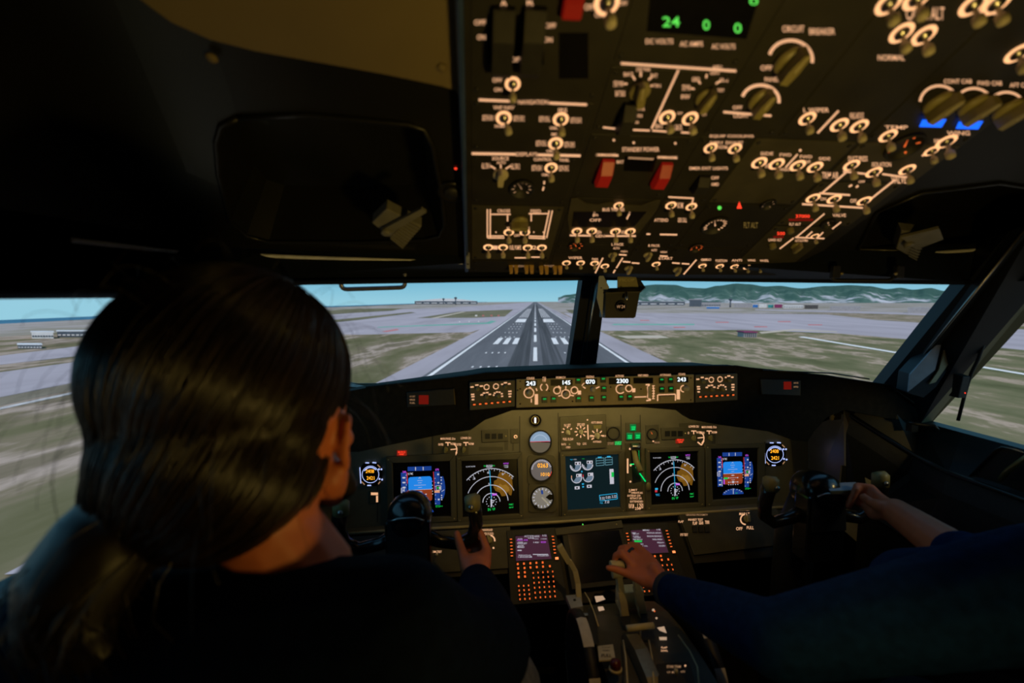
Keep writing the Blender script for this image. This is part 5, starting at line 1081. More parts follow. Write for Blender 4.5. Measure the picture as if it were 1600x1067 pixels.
def clock(cx, cy, label):
    c = MP.at(cx, cy, .0005); t = thing('panel_clock', label, 'clock', c); s_ = 1 / F * ((c - EYE).dot(FWD)) / 1.0
    b = MB(); b.prism([MP.at(cx + x, cy + y, .0005) for x, y in ((-11, -17), (11, -17), (17, -9), (17, 9), (10, 18), (-9, 18), (-16, 10), (-16, -10))], MP.n * .008, BLK); part(b, 'case', t, .001)
    b = MB(); d = DM(b, .0086); d.arc(cx, cy, 13, 0, 360, .9, 'cool', 24); d.arc(cx, cy, 11, 40, 150, 1.6, 'cool', 10)
    d.line([(cx - 16.5, cy - 11), (cx - 15, cy + 14)], 1.4, 'cool'); d.line([(cx - 8, cy - 18), (cx - 2, cy - 18)], 1.6, 'cool'); d.line([(cx + 3, cy - 18.5), (cx + 9, cy - 18)], 1.8, 'cool'); d.line([(cx - 5, cy + 17), (cx + 1, cy + 17)], 1.8, 'cool')
    for x, y in ((13, -8), (17, -8), (14, 7), (18, 8)): d.disc(cx + x, cy + y, 1.5, 'cool', 8)
    for p_ in (((-14, 11), (-9, 16)), ((15, 11), (12, 15)), ((11, -15), (15, -11))): d.line([(cx + p_[0][0], cy + p_[0][1]), (cx + p_[1][0], cy + p_[1][1])], 1.6, 'legdim')
    txt(d, [(cx - 1, cy - 5, 13, 5.5, '2408'), (cx, cy + 5.5, 12, 5.5, '2421')], 'amber'); part(b, 'dial_markings', t)
clock(1208, 709, 'right clock with blue edged face and two rows of orange digits, right of the screens')
clock(580, 740, 'left clock with blue edged face, mostly hidden behind the head')
t = slab('legend_placard', 'small lit legend between head and left primary flight display', [(577, 766), (594, 766), (594, 786), (578, 787)], MAINP2, .002, 'placard'); b = MB(); d = DM(b, .0024); d.rect(580, 769, 591, 773, L); d.rect(588, 774, 591, 784, L); part(b, 'legend', t)
# faint placard engraved lines
b = MB(); d = DM(b)
for q in ((748, 698, 786, 704), (788, 690, 794, 703), (800, 692, 803, 704)): d.rect(*q, MAINP2)
part(b, 'engraved_blocks', mip)
# ledge below the panel
LD_ = [(480, 838), (600, 829), (700, 824), (820, 818), (880, 814.5), (1000, 806), (1100, 800), (1200, 793), (1262, 789)]
b = MB()
la = [YP(x, y - 8, 1.285) for x, y in LD_]; lb = [YP(x, y + 1, 1.245) for x, y in LD_]; lc = [p + V((0, .004, -.022)) for p in lb]
for i in range(len(LD_) - 1): b.prism([la[i], la[i + 1], lb[i + 1], lb[i]], (0, 0, -.006), MAINP2); b.prism([lb[i], lb[i + 1], lc[i + 1], lc[i]], (0, .006, 0), SHELL)
ldg = thing('panel_ledge', 'rounded ledge running under the main instrument panel', 'ledge', YP(880, 816, 1.26)); part(b, 'shelf', ldg, .001)
b = MB(); b.tube([p + V((0, 0, .001)) for p in lb], .0045, MCPM, 8); part(b, 'rolled_lip', ldg)
# outboard side panel next to the right clock
b = MB(); b.prism([MP.at(1262, 668, .002), YP(1322, 645, 1.21), YP(1319, 790, 1.19), MP.at(1262, 790, .002)], (.008, .004, 0), mat('satin_grey_side_panel', (.16, .155, .16), .28, .6, 0, .1, 20))
spn = thing('side_panel', 'satin grey side panel right of the right clock, mirroring its lights', 'panel', YP(1290, 790, 1.2)); part(b, 'sheet', spn, .001)
b = MB(); b.prism([YP(1316, 728, 1.185), YP(1323, 728, 1.185), YP(1317, 790, 1.175), YP(1310, 790, 1.175)], (0, .006, 0), TAN); b.prism([YP(1298, 648, 1.205), YP(1315, 645, 1.20), YP(1314, 655, 1.20), YP(1299, 657, 1.205)], (0, .006, 0), TAN)
part(b, 'edge_strip', spn, 0, None, 'tan edge strip')
b = MB(); b.prism([YP(1318, 640, 1.20), YP(1420, 700, 1.10), YP(1460, 830, 1.02), YP(1400, 900, 1.02), YP(1320, 830, 1.18)], (.01, .01, 0), MCPM); struct(b, 'wall_right', 0, 'olive kick panel right of the right yoke')
# ================================================================== FORWARD AISLE PANELS
_a = YP(880, 940, 1.10); _t = YP(880, 815, 1.24)
AIS = Plane(_a, (1, 0, 0), V((0, _t.y - _a.y, _t.z - _a.z)))
b = MB()
for c in ([(480, 842), (795, 823), (803, 895), (480, 915)], [(1058, 803), (1262, 790), (1300, 862), (1086, 880)]):
    b.prism([AIS.at(x, y, -.003) for x, y in c], AIS.n * -.01, PANEL)
b.prism([AIS.at(x, y, -.02) for x, y in ((790, 824), (1062, 804), (1100, 925), (800, 950))], AIS.n * -.01, BLKM)
struct(b, 'trim_27', 0, 'dark sheet of the forward aisle stand')
DA = lambda mb, h=.0006: D(mb, AIS.at, h)
t = slab('knee_panel', 'left lower panel with two lit legends and a dimmer knob, beside the left hand', [(662, 831), (797, 823), (800, 888), (662, 897)], PANEL2, .004, 'control panel', AIS)
b = MB(); d = DA(b, .0048); txt(d, [(683, 840, 14, 3.5, 'BRIGHT'), (683, 862.5, 15, 3.5, 'DIM TEST'), (667, 862.5, 5, 4, 'L'), (761, 828.5, 17, 3.4, 'BACKGROUND'), (763, 834.5, 16, 4, 'AFDS FLOOD'), (762, 875, 6, 2.5, 'OFF')]); d.arc(765, 845, 8, 80, -10, 2.2, L, 10); d.disc(771, 856.5, 1.6, L, 8); d.line([(683, 864), (683, 868)], 1.4, L); part(b, 'legend', t)
on(AIS, .0045, KNOB, 'dimmer_knob', t, 683, 848, .62); on(AIS, .0045, KNOB, 'dimmer_knob', t, 764, 845, .75, 20); on(AIS, .0045, LEV2, 'lever', t, 683, 868, .8)
t = slab('knee_panel', 'right lower panel with rows of lit legends and one round knob with arc', [(1060, 805), (1212, 794), (1236, 850), (1084, 868)], PANEL2, .004, 'control panel', AIS)
b = MB(); d = DA(b, .0048); txt(d, [(1088, 805, 34, 3, 'GROUND PROXIMITY', LD), (1063, 815.5, 8, 3.5, 'FLAP'), (1086, 812.5, 23, 3.4, 'INHIBIT TEST'), (1085, 818, 7, 5, 'FLAP'), (1094.5, 817.5, 7, 5, 'GEAR'), (1104, 816.5, 7, 5, 'TERR'), (1068, 836, 12, 4, 'SYS TEST'), (1161, 797.5, 17, 3, 'FOOT AIR', LD), (1162, 803.5, 16, 4, 'MAP LT'), (1154, 826.5, 10, 5, 'OFF'), (1171, 825, 11, 5, 'PULL')]); d.arc(1164, 812, 8, 100, 270, 2, L, 12); part(b, 'legend', t)
on(AIS, .0045, KNOB, 'dimmer_knob', t, 1166, 812, .8, -20)
b = MB(); 
for i in range(3): b.prism([AIS.at(x, y, .004) for x, y in ((1080 + 9.5 * i, 823), (1087 + 9.5 * i, 822.5), (1088 + 9.5 * i, 832), (1081 + 9.5 * i, 832.5))], AIS.n * .006, BLKM)
part(b, 'switch_guards', t)
# centre lower display
t = slab('lower_display_unit', 'dark switched off lower display between the two keypad units', [(876, 826), (971, 818), (991, 912), (893, 922)], BLKM, .006, 'display', AIS)
b = MB(); b.prism([AIS.at(x, y, .0065) for x, y in ((886, 836), (966, 829), (985, 904), (900, 913))], AIS.n * .001, mat('dark_screen_glass', (.006, .008, .015), .12)); part(b, 'screen', t)
b = MB(); b.prism([AIS.at(x, y, .0005) for x, y in ((866, 827), (970, 814), (973, 826), (868, 838))], AIS.n * .010, PANEL2); part(b, 'metal_strip', t, .0015, None, 'grey metal strip with tiny green light')
b = MB(); d = DA(b, .0108); d.disc(909.5, 820.8, 1.1, 'digit', 8); part(b, 'green_light', t); b = MB(); b.lathe(AIS.at(962, 820.5, .010), AIS.n, [(.0026, 0), (.002, .001), (.0001, .0014)], BRASS, 10); part(b, 'screw', t)
# flight management keypad units
OKEY = btn_me(.0048, .0045, .003, BLKM, 'orange', -.5, .5, -.55, .6)
OKEYD = btn_me(.0036, .0042, .003, BLKM, 'orange', -.42, .42, -.45, .5)
LSK = btn_me(.0046, .0028, .003, BLKM, 'orange', -.7, .7, -.45, .45)
EXEC = btn_me(.0055, .0040, .004, BLKM, glow('bright_orange_key', (1.0, .26, .08), 1.6), -.8, .8, -.7, .7) if False else None
_b = _btn(.0055, .0040, .004, BLKM); _b.poly([(-.0045, -.003, .0043), (.0045, -.003, .0043), (.0045, .003, .0043), (-.0045, .003, .0043)], glow('bright_orange_key', (1.0, .26, .08), 1.6)); EXEC = _b.mesh('execute_key')
def cdu(dx, label, page):
    off = AIS.ex * dx
    q = lambda X, Y, h=0: AIS.at(780 + X / 8.53, 820 + Y / 8.53, h) + off
    P = [q(x, y, 0) for x, y in ((95, 85), (742, 45), (905, 1010), (150, 1075))]
    t = thing('flight_management_unit', label, 'keypad unit', sum(P, V((0, 0, 0))) / 4)
    b = MB(); b.prism(P, AIS.n * .008, BLKM); part(b, 'face_plate', t, .0015)
    b = MB(); b.prism([q(x, y, .008) for x, y in ((215, 162), (632, 138), (690, 460), (222, 488))], AIS.n * .001, G['scr_purple']); part(b, 'screen', t)
    b = MB(); b.tube([q(x, y, .009) for x, y in ((205, 152), (640, 128), (700, 468), (215, 498), (205, 152))], .0012, PANEL2, 6); part(b, 'screen_rim', t)
    b = MB(); m_ = lambda x, y, h=0: q(x, y, .0094 + h); page(D(b, m_, .0002)); part(b, 'screen_text', t)
    for i in range(6):
        inst(LSK, 'line_select_key', t, AIS.mat(q(154 + i * 2.4, 203 + i * 44, .008))); inst(LSK, 'line_select_key', t, AIS.mat(q(707 + i * 5.8, 166 + i * 43.6, .008)))
    inst(EXEC, 'execute_key', t, AIS.mat(q(760, 457, .008)))
    for x, y in ((243, 533), (325, 527), (410, 522), (490, 516), (573, 512), (248, 590), (333, 585), (412, 578), (495, 572), (578, 566), (668, 560), (253, 650), (337, 642), (257, 703), (340, 697)): inst(OKEY, 'function_key', t, AIS.mat(q(x, y, .008)))
    for r in range(6):
        for c in range(5): inst(OKEYD, 'letter_key', t, AIS.mat(q(447 + 64.5 * c + 6.5 * r, 650 - 4.5 * c + 65.5 * r, .008)))
    for r in range(4):
        for c in range(3): inst(OKEYD, 'number_key', t, AIS.mat(q(257 + 64.5 * c + 5.5 * r, 824 - 4 * c + 58 * r, .008)))
    return t
def page1(d):
    w_ = 'scr_white'; txt(d, [(430, 162, 200, 24, 'ACT RTE LEGS'), (598, 152, 52, 22, '1/2'), (275, 198, 60, 16, '070'), (418, 187, 80, 16, '4.8NM'), (280, 242, 62, 14, '070'), (303, 257, 128, 22, 'RW07LEFT'), (285, 285, 70, 14, '070'), (285, 305, 92, 24, 'MISSED'), (267, 350, 54, 14, '----'), (540, 197, 170, 12, '150/  1320'), (490, 243, 76, 18, '145/'), (340, 415, 170, 16, 'RNP/ACTUAL'), (545, 403, 200, 10, '-----------'), (340, 437, 180, 18, '1.00/0.05NM'), (580, 418, 150, 22, 'RTE DATA>')], w_)
    txt(d, [(305, 213, 140, 20, 'CI07L 070'), (583, 240, 66, 22, '0050')], 'scr_magenta')
def page2(d):
    w_ = 'scr_white'; txt(d, [(425, 158, 90, 20, 'MENU'), (598, 150, 52, 20, '1/2'), (255, 195, 60, 12, 'FMC'), (275, 210, 90, 18, '<FMC ACT'), (530, 195, 200, 20, 'POSITION SETUP>'), (270, 240, 80, 12, 'ACARS'), (285, 256, 100, 18, '<ACARS'), (530, 240, 205, 20, 'ENGINE SERVICE>'), (290, 284, 130, 14, 'SIM MENU'), (565, 284, 140, 20, 'FAILURES>'), (300, 350, 120, 16, '<AIRPORT'), (600, 328, 100, 20, 'WEIGHT>'), (350, 375, 130, 14, 'RWY 07L'), (615, 372, 90, 20, 'DOORS>')], w_); d.rect(240, 296, 345, 322, 'scr_green')
cdu(0, 'left flight management keypad unit with dim purple screen reading ACT RTE LEGS', page1)
_dx = (AIS.at(984.5, 827, 0) - AIS.at(806, 839, 0)).dot(AIS.ex)
cdu(_dx, 'right flight management keypad unit with dim purple MENU screen, partly behind the hand', page2)

# ================================================================== PEDESTAL
prof = [(1.12, -.90), (1.085, -.82), (1.04, -.788), (.97, -.762), (.90, -.748), (.82, -.742), (.72, -.745), (.60, -.76), (.2, -.80), (.2, -1.25), (1.12, -1.25)]
QX0, QX1 = .262, .476
tq = thing('throttle_quadrant', 'centre pedestal throttle quadrant with curved dark top between the seats', 'throttle quadrant', W((QX0 + QX1) / 2, .66, -1.25))
b = MB(); b.prism([W(QX0, y, z) for y, z in prof], (QX1 - QX0, 0, 0), PANEL2); part(b, 'housing', tq, .003)
QP = Plane(W(.36, .92, -.7475), (1, 0, 0), V((0, 1, -.16)))
QP = Plane(W(.36, .90, -.744), (1, 0, 0), V((0, .22, -.030)))
dq = lambda mb, h=.003: D(mb, QP.at, h)
b = MB(); d = dq(b, .006)
for c in ([(968, 968), (986, 963), (984, 985), (975, 985)], [(1000, 955), (1012, 958), (1012, 985), (1003, 985)]): d.poly(c, BLKM)
d.poly([(918, 955), (930, 952), (936, 1010), (922, 1012)], BLKM); d.poly([(972, 993), (1020, 990), (1024, 1002), (978, 1004)], BLKM)
part(b, 'lever_slots', tq)
b = MB()
for pts_ in ([(914, 932), (920, 942), (928, 962), (935, 985)], [(974, 1008), (978, 1035), (981, 1080)], [(1014, 1008), (1019, 1035), (1022, 1080)], [(1060, 1000), (1078, 1025), (1090, 1050), (1093, 1080)]):
    b.tube([QP.at(x, y, .010) for x, y in pts_], .0018, BEIGE, 6)
part(b, 'trim_rails', tq)
b = MB(); d = dq(b, .012); CARD = glow('lit_card', (.75, .50, .32), .6)
d.poly([(929, 939), (942, 938), (946, 944), (932, 949)], CARD); d.poly([(934, 956), (942, 955), (945, 961), (936, 963)], CARD); d.poly([(1027, 989), (1038, 987), (1042, 998), (1031, 994)], CARD); d.poly([(1030, 1004), (1042, 1004), (1042, 1009), (1031, 1009)], CARD); txt(d, [(1038, 1021, 9, 3, 'FLAP'), (1038, 1026, 10, 3, 'DOWN')])
d.disc(1021, 961, 2.2, CARD, 8); d.disc(1026, 974, 1.8, CARD, 8); d.disc(1023, 963, 1.2, 'orange', 8)
part(b, 'lit_legends', tq, 0, None, 'small lit white legends')
b = MB(); b.prism([QP.at(x, y, .010) for x, y in ((934, 1019), (958, 1016), (962, 1040), (936, 1042))], QP.n * .003, OLIVEL); part(b, 'placard', tq, .0008, None, 'pale placard reading PULL')
b = MB(); d = dq(b, .0138); txt(d, [(948, 1035, 16, 5, 'PULL'), (947, 1022, 13, 2, 'TO CUT OUT'), (947, 1027, 11, 2, 'HORN')], BLKM); part(b, 'placard_text', tq)
b = MB(); c = QP.at(962, 1052, .008); b.lathe(c, QP.n, [(.010, 0), (.011, .008), (.009, .016), (.0001, .019)], mat('dark_red_knob', (.08, .006, .006), .35), 18); b.lathe(c - QP.n * .002, QP.n, [(.013, 0), (.013, .004), (.010, .005)], BEIGE, 18); part(b, 'warning_knob', tq, 0, None, 'dark red round knob')
b = MB(); 
cyl = [QP.at(985, 1010, .0), QP.at(1008, 1007, .0)]
pr = [(-.16, -.03), (-.13, .004), (-.08, .020), (-.02, .026), (.03, .018), (.055, -.004), (.055, -.03)]
cx0 = QP.at(995, 1020, 0); b.prism([V((cx0.x - .013, cx0.y + y, cx0.z + z)) for y, z in pr], (.028, 0, 0), mat('brushed_bronze', (.30, .27, .18), .35, .7, 0, .1, 90)); part(b, 'trim_indicator_drum', tq, .002)
b = MB(); b.tube([QP.at(980, 1008, .035), QP.at(1022, 1003, .035)], .0065, BEIGE, 12); b.tube([QP.at(1000, 1006, .034), QP.at(1000, 1006, -.01)], .004, METAL, 8); part(b, 'flap_lever', tq, 0, None, 'beige cross bar lever')
sp = slab('cutout_switch_panel', 'small panel with STAB TRIM toggle at the bottom edge of the pedestal', [(1026, 1044), (1078, 1040), (1088, 1080), (1030, 1082)], PANEL, .009, 'control panel', QP)
b = MB(); d = dq(b, .0105); txt(d, [(1053, 1050, 22, 4, 'STAB TRIM'), (1045, 1059, 5, 3, 'CUT'), (1055, 1059, 10, 3, 'MAIN'), (1067, 1058, 7, 3, 'AUTO')], LD); d.disc(1071, 1048.5, 1.5, L, 8); part(b, 'legend', sp); on(QP, .0105, LEV2, 'lever', sp, 1057, 1068, .9)
# thrust levers
def lever_me(px_base, py_base, px_top, py_top, Yt, wd, name, knobw, par, m=BEIGE):
    a = QP.at(px_base, py_base, -.01); c = YP(px_top, py_top, Yt); b = MB()
    ax = V((wd, 0, 0)); dr = (c - a).normalized(); sd = V((0, 1, 0)) * .010
    b.prism([a - ax - sd, a + ax - sd, a + ax + sd, a - ax + sd], (c - a) * .55, m)
    mm = a + (c - a) * .55; b.prism([mm - ax * .75 - sd, mm + ax * .75 - sd, mm + ax * .75 + sd, mm - ax * .75 + sd], (c - mm), m)
    b.tube([c - V((knobw, 0, 0)), c + V((knobw, 0, 0))], .0125, m, 14); b.tube([c - V((knobw * .8, .004, .018)), c + V((knobw * .8, -.004, -.018))], .009, m, 12); o = part(b, name, par, .0012); return a, c
lever_me(977, 962, 964, 884, .955, .009, 'thrust_lever', .016, tq); lever_me(1005, 958, 988, 880, .955, .009, 'thrust_lever', .014, tq)
b = MB(); b.box(QP.at(984, 944, .02), (.032, 0, 0), (0, .016, 0), (0, 0, .022), BEIGE); b.prism([QP.at(963, 950, .012), QP.at(975, 950, .012), QP.at(971, 970, .012)], QP.n * .01, BEIGE); b.prism([QP.at(992, 948, .012), QP.at(1004, 948, .012), QP.at(998, 968, .012)], QP.n * .01, BEIGE); part(b, 'lever_yoke', tq, .003)
# speed brake lever
b = MB(); sbp = [QP.at(906, 940, -.01), YP(903, 912, 1.04), YP(899, 893, 1.045), YP(889, 876, 1.045)]
for i in range(3):
    a, c = sbp[i], sbp[i + 1]; ax = V((.007, 0, 0)); b.prism([a - ax, a + ax, a + ax + V((0, .008, 0)), a - ax + V((0, .008, 0))], c - a, BEIGE)
b.prism([YP(871, 857, 1.045), YP(879, 852, 1.045), YP(894, 880, 1.045), YP(886, 882, 1.045)], (0, .012, 0), BEIGE); part(b, 'speed_brake_lever', tq, .001, None, 'long cranked beige lever')
b = MB(); b.prism([QP.at(x, y, -.004) for x, y in ((884, 935), (906, 933), (911, 952), (892, 955))], QP.n * .012, ALU); b.lathe(QP.at(898, 943, .008), QP.n, [(.004, 0), (.003, .003), (.0001, .0035)], BLKM, 10); part(b, 'lever_base_block', tq, .001, None, 'pale grey base block')
b = MB(); b.prism([QP.at(x, y, .0) for x, y in ((910, 967), (919, 967), (919, 971), (910, 971))], QP.n * .014, METAL); b.prism([QP.at(x, y, -.004) for x, y in ((912, 980), (927, 978), (930, 996), (914, 997))], QP.n * .008, mat('green_painted_band', (.02, .10, .015), .5)); b.prism([QP.at(x, y, .004) for x, y in ((910, 982), (914, 981), (916, 994), (912, 995))], QP.n * .004, BEIGE); part(b, 'trim_scale', tq, .0008, None, 'green band trim scale')
# trim wheels
def wheel(x, label):
    c = W(x, .88, -.83); t = thing('trim_wheel', label, 'wheel', W(x, .88, -.955), 'trim wheels on the pedestal sides' if False else None)
    b = MB(); b.lathe(c, (1, 0, 0), [(.085, -.006), (.112, -.011), (.125, -.011), (.127, 0), (.125, .011), (.112, .011), (.085, .006)], BLKM, 48, True, 0, 2 * pi, 1, (0, 1, 0)); b.lathe(c, (1, 0, 0), [(.087, -.005), (.0001, -.004)], BLKM, 32); b.lathe(c, (1, 0, 0), [(.087, .005), (.0001, .004)], BLKM, 32); part(b, 'rim', t)
    WS = mat('white_wheel_stripe', (.55, .53, .48), .5)
    for a0, a1 in ((64, 96), (22, 40), (200, 230)):
        b = MB(); n_ = 10; vs = []
        for i in range(n_ + 1):
            a = radians(a0 + (a1 - a0) * i / n_)
            for xx, rr in ((-.0115, .1255), (0, .128), (.0115, .1255)): vs.append(c + V((xx, -cos(a) * rr, sin(a) * rr)))
        b.add(vs, [[i * 3 + k, i * 3 + k + 1, i * 3 + k + 4, i * 3 + k + 3] for i in range(n_) for k in range(2)], WS, True); part(b, 'white_stripe', t, 0, None, 'white painted stripe')
    return t
wheel(.238, 'black stabiliser trim wheel with white stripes on the left of the pedestal'); wheel(.500, 'black stabiliser trim wheel on the right of the pedestal, behind the sleeve')
# ================================================================== YOKES
def yoke(x, Y, z, label):
    c = W(x, Y, z); t = thing('control_yoke', label, 'control yoke', W(x, Y + .10, -1.25))
    GB = mat('gloss_black_yoke', (.010, .010, .010), .22, 0, 0, .1, 40, 0, None, .3)
    b = MB(); b.tube([W(x, Y + .10, -1.25), W(x, Y + .09, z - .15), W(x, Y + .045, z - .02)], [.045, .042, .038], BLKM, 16); part(b, 'column', t)
    b = MB(); b.lathe(c + V((0, .05, 0)), (0, -1, .25), [(.050, 0), (.052, .04), (.046, .07), (.030, .085), (.0001, .09)], GB, 28); b.box(c + V((0, .0, -.075)), (.052, 0, 0), (0, .026, 0), (0, 0, .085), GB); part(b, 'hub', t, .006)
    for s in (-1, 1):
        b = MB(); b.tube([c + V((s * .02, .01, -.035)), c + V((s * .07, .012, -.060)), c + V((s * .12, .008, -.068)), c + V((s * .150, 0, -.045)), c + V((s * .158, -.008, -.01)), c + V((s * .155, -.012, .020)), c + V((s * .150, -.012, .040))], [.020, .016, .015, .016, .0165, .017, .018], GB, 14)
        h = part(b, 'horn', t)
        b = MB(); b.tube([c + V((s * .150, -.014, .030)), c + V((s * .149, -.014, .058)), c + V((s * .148, -.012, .064))], [.0185, .0185, .012], OLIVE, 16); part(b, 'horn_cap', h)
        b = MB(); b.lathe(c + V((s * .146, -.032, .042)), (0, -1, .2), [(.006, 0), (.006, .004), (.003, .006), (.0001, .006)], METAL, 12); part(b, 'trim_switch', h)
    b = MB(); p = c + V((.0, -.035, -.015)); b.prism([p + V((-.045, 0, -.06)), p + V((.045, 0, -.06)), p + V((.045, .01, .03)), p + V((-.045, .01, .03))], (0, .006, 0), BLKM); part(b, 'chart_plate', t, .002)
    b = MB(); b.tube([p + V((-.04, -.002, .032)), p + V((-.02, -.004, .040)), p + V((.02, -.004, .040)), p + V((.04, -.002, .032))], .003, METAL, 8); part(b, 'chart_clip', t, 0, None, 'thin steel clip')
    return t
yoke(-.151, 1.0, -.515, 'black control yoke gripped by the long haired person on the left'); yoke(.890, 1.0, -.500, 'black control yoke at the right seat')
b = MB(); p = W(.90, .96, -.47); b.prism([p + V((-.02, 0, .0)), p + V((.075, 0, 0)), p + V((.075, .03, .006)), p + V((-.01, .03, .006))], (0, 0, .003), ALU); t = thing('checklist_card', 'pale card with yellow lower edge on the right yoke', 'card', p); part(b, 'card', t)
b = MB(); b.prism([p + V((-.02, -.003, -.004)), p + V((.078, -.003, -.004)), p + V((.078, -.003, .003)), p + V((-.02, -.003, .003))], (0, .004, 0), TAN); part(b, 'edge_strip', t, 0, None, 'yellow edge strip')
# ================================================================== SEATS
def seat(x, label):
    t = thing('pilot_seat', label, 'seat', W(x, .25, -1.25))
    b = MB(); b.box(W(x, .30, -.83), (.21, 0, 0), (0, .23, 0), (0, 0, .055), SEATM); part(b, 'seat_cushion', t, .03)
    b = MB(); b.box(W(x, .03, -.56), (.20, 0, 0), (0, .045, -.01), (0, .02, .24), SEATM); part(b, 'backrest', t, .03)
    b = MB(); b.box(W(x, .28, -.93), (.19, 0, 0), (0, .20, 0), (0, 0, .045), BLKM); b.tube([W(x, .28, -1.25), W(x, .28, -.95)], .07, BLKM, 16); b.box(W(x, .28, -1.235), (.17, 0, 0), (0, .20, 0), (0, 0, .014), METAL); part(b, 'pedestal_base', t, .008)
    for s in (-1, 1):
        b = MB(); b.box(W(x + s * .235, .18, -.64), (.022, 0, 0), (0, .14, 0), (0, 0, .016), BLKM); b.tube([W(x + s * .225, .05, -.86), W(x + s * .235, .08, -.65)], .012, METAL, 8); part(b, 'armrest', t, .006)
seat(-.20, 'dark padded pilot seat under the long haired person on the left'); seat(.90, 'dark padded pilot seat under the person on the right')
# ================================================================== SMALL FITTINGS
def handle(pts, r, name, label, m=METAL):
    b = MB(); P = [YP(*q) for q in pts]; sm = []
    for i, p in enumerate(P):
        if 0 < i < len(P) - 1:
            a = P[i - 1]; c = P[i + 1]; k = .012
            for u in range(5):
                tt = u / 4; s0 = p + (a - p).normalized() * k; s1 = p + (c - p).normalized() * k; sm.append(s0.lerp(p, tt).lerp(p.lerp(s1, tt), tt))
        else: sm.append(p)
    t = thing(name, label, 'handle', P[0]); b.tube(sm, r, m, 10); part(b, 'grip_bar', t)
    b = MB()
    for p in (P[0], P[-1]): b.box(p + V((0, -.004, -.010)), (.009, 0, 0), (0, .006, 0), (0, 0, .014), m)
    part(b, 'mounting_foot', t, .002)
    b = MB()
    for p in (P[0], P[-1]): b.lathe(p + V((.012 if p == P[0] else -.012, -.008, -.014)), (0, -1, 0), [(.004, 0), (.003, .003), (.0001, .003)], BRASS, 8)
    part(b, 'brass_screws', t)
DKM = mat('dark_bronze_handle', (.30, .30, .32), .35, .7)
handle([(528, 408, 1.03), (534, 452, 1.05), (633, 449, 1.05), (632, 408, 1.03)], .0052, 'assist_handle', 'metal grab handle hanging over the left windscreen', DKM)
handle([(1303, 418, .93), (1299, 438, .94), (1395, 438, .90), (1402, 418, .90)], .004, 'assist_handle', 'dark grab handle folded above the right windscreen', BLKM)
def lamp(c, arm, label, pl=LN):
    P = [pl.at(x, y, .012) for x, y in c]; t = thing('reading_lamp', label, 'lamp', sum(P, V((0, 0, 0))) / 4); GR = mat('pale_grey_lamp_plastic', (.17, .165, .13), .5)
    b = MB(); b.prism(P, pl.n * .020, GR); part(b, 'lamp_head', t, .002)
    b = MB(); n_ = 9
    for i in range(n_):
        q = (i + .2) / n_; q2 = (i + .55) / n_; a, b_, c_, d_ = P
        k = lambda u, v: (a * (1 - u) + b_ * u) * (1 - v) + (d_ * (1 - u) + c_ * u) * v
        b.prism([k(q, .55), k(q2, .55), k(q2, .98), k(q, .98)], pl.n * .0235, GR)
    part(b, 'louvre', t); b = MB(); A = [pl.at(x, y, .036) for x, y in arm]; b.prism(A, pl.n * .006, GR); part(b, 'bracket_arm', t, .001)
    b = MB(); b.lathe((A[0] + A[3]) / 2, pl.n, [(.009, 0), (.009, .010), (.006, .012), (.0001, .012)], GR, 14); part(b, 'pivot', t)
lamp([(583, 326), (606, 303), (660, 332), (631, 367)], [(603, 328), (660, 296), (668, 302), (608, 338)], 'pale grey louvred reading lamp in the recess above the left seat')
lamp([(1392, 370), (1400, 340), (1440, 345), (1424, 388)], [(1396, 345), (1455, 330), (1462, 348), (1420, 365)], 'dim louvred reading lamp in the recess above the right seat')
c = LN.at(706, 298, .002); t = thing('air_gasper', 'round dark ceiling outlet left of the overhead panel', 'air outlet', c)
b = MB(); b.lathe(c, LN.n, [(.026, 0), (.026, .003), (.020, .005), (.018, .003)], SHELLG, 28); part(b, 'ring', t); b = MB(); b.lathe(c, LN.n, [(.016, .001), (.012, .007), (.0001, .008)], BLKM, 20); part(b, 'nozzle', t)
b = MB(); b.lathe(LN.at(712, 262, .002), LN.n, [(.0025, 0), (.0001, .001)], G['red'], 10); part(b, 'red_light', t, 0, None, 'tiny red light')
# standby compass
c = YP(970, 475, 1.10); t = thing('standby_compass', 'standby compass box with olive hood card hanging at the centre post', 'compass', c)
def fy(pts, Y, dep, m, name, bev=.001, label=None):
    b = MB(); b.prism([YP(x, y, Y) for x, y in pts], (0, dep, 0), m); return part(b, name, t, bev, None, label)
fy([(947, 458), (1000, 456.5), (993, 495), (990, 497), (945, 497)], 1.10, .05, PANEL, 'case', .003)
b = MB(); q = [YP(946, 459, 1.095), YP(1001, 457, 1.095), YP(1009, 450, 1.13), YP(950, 452, 1.13)]; b.prism(q, (0, 0, .003), PANEL2); b.prism([YP(1000, 436, 1.135), YP(1009, 450, 1.13), YP(996, 450, 1.13), YP(994, 434, 1.135)], (0, .003, 0), BLKM); part(b, 'hood', t)
fy([(965, 432), (994, 433), (998, 450.5), (965, 450.5)], 1.125, .004, OLIVE, 'card', .0006, 'olive card')
b = MB(); d = D(b, lambda x, y, h=0: YP(x, y, 1.1245 - h), 0); txt(d, [(979.5, 437.5, 23, 4.5, 'FSCOP')], mat('card_letters', (.5, .45, .2), .6)); part(b, 'card_text', t)
fy([(936, 431), (943, 431), (952, 449), (946, 458), (941, 496), (932.5, 466)], 1.115, .002, ALU, 'bracket_plate', .0004, 'pale metal side bracket')
b = MB(); cc = YP(970, 479, 1.098); b.lathe(cc, (0, -1, 0), [(.0145, 0), (.0145, .004), (.012, .005), (.012, .001)], BLKM, 24); b.lathe(cc, (0, -1, 0), [(.012, .001), (.0001, .0015)], BLK, 20); part(b, 'window', t)
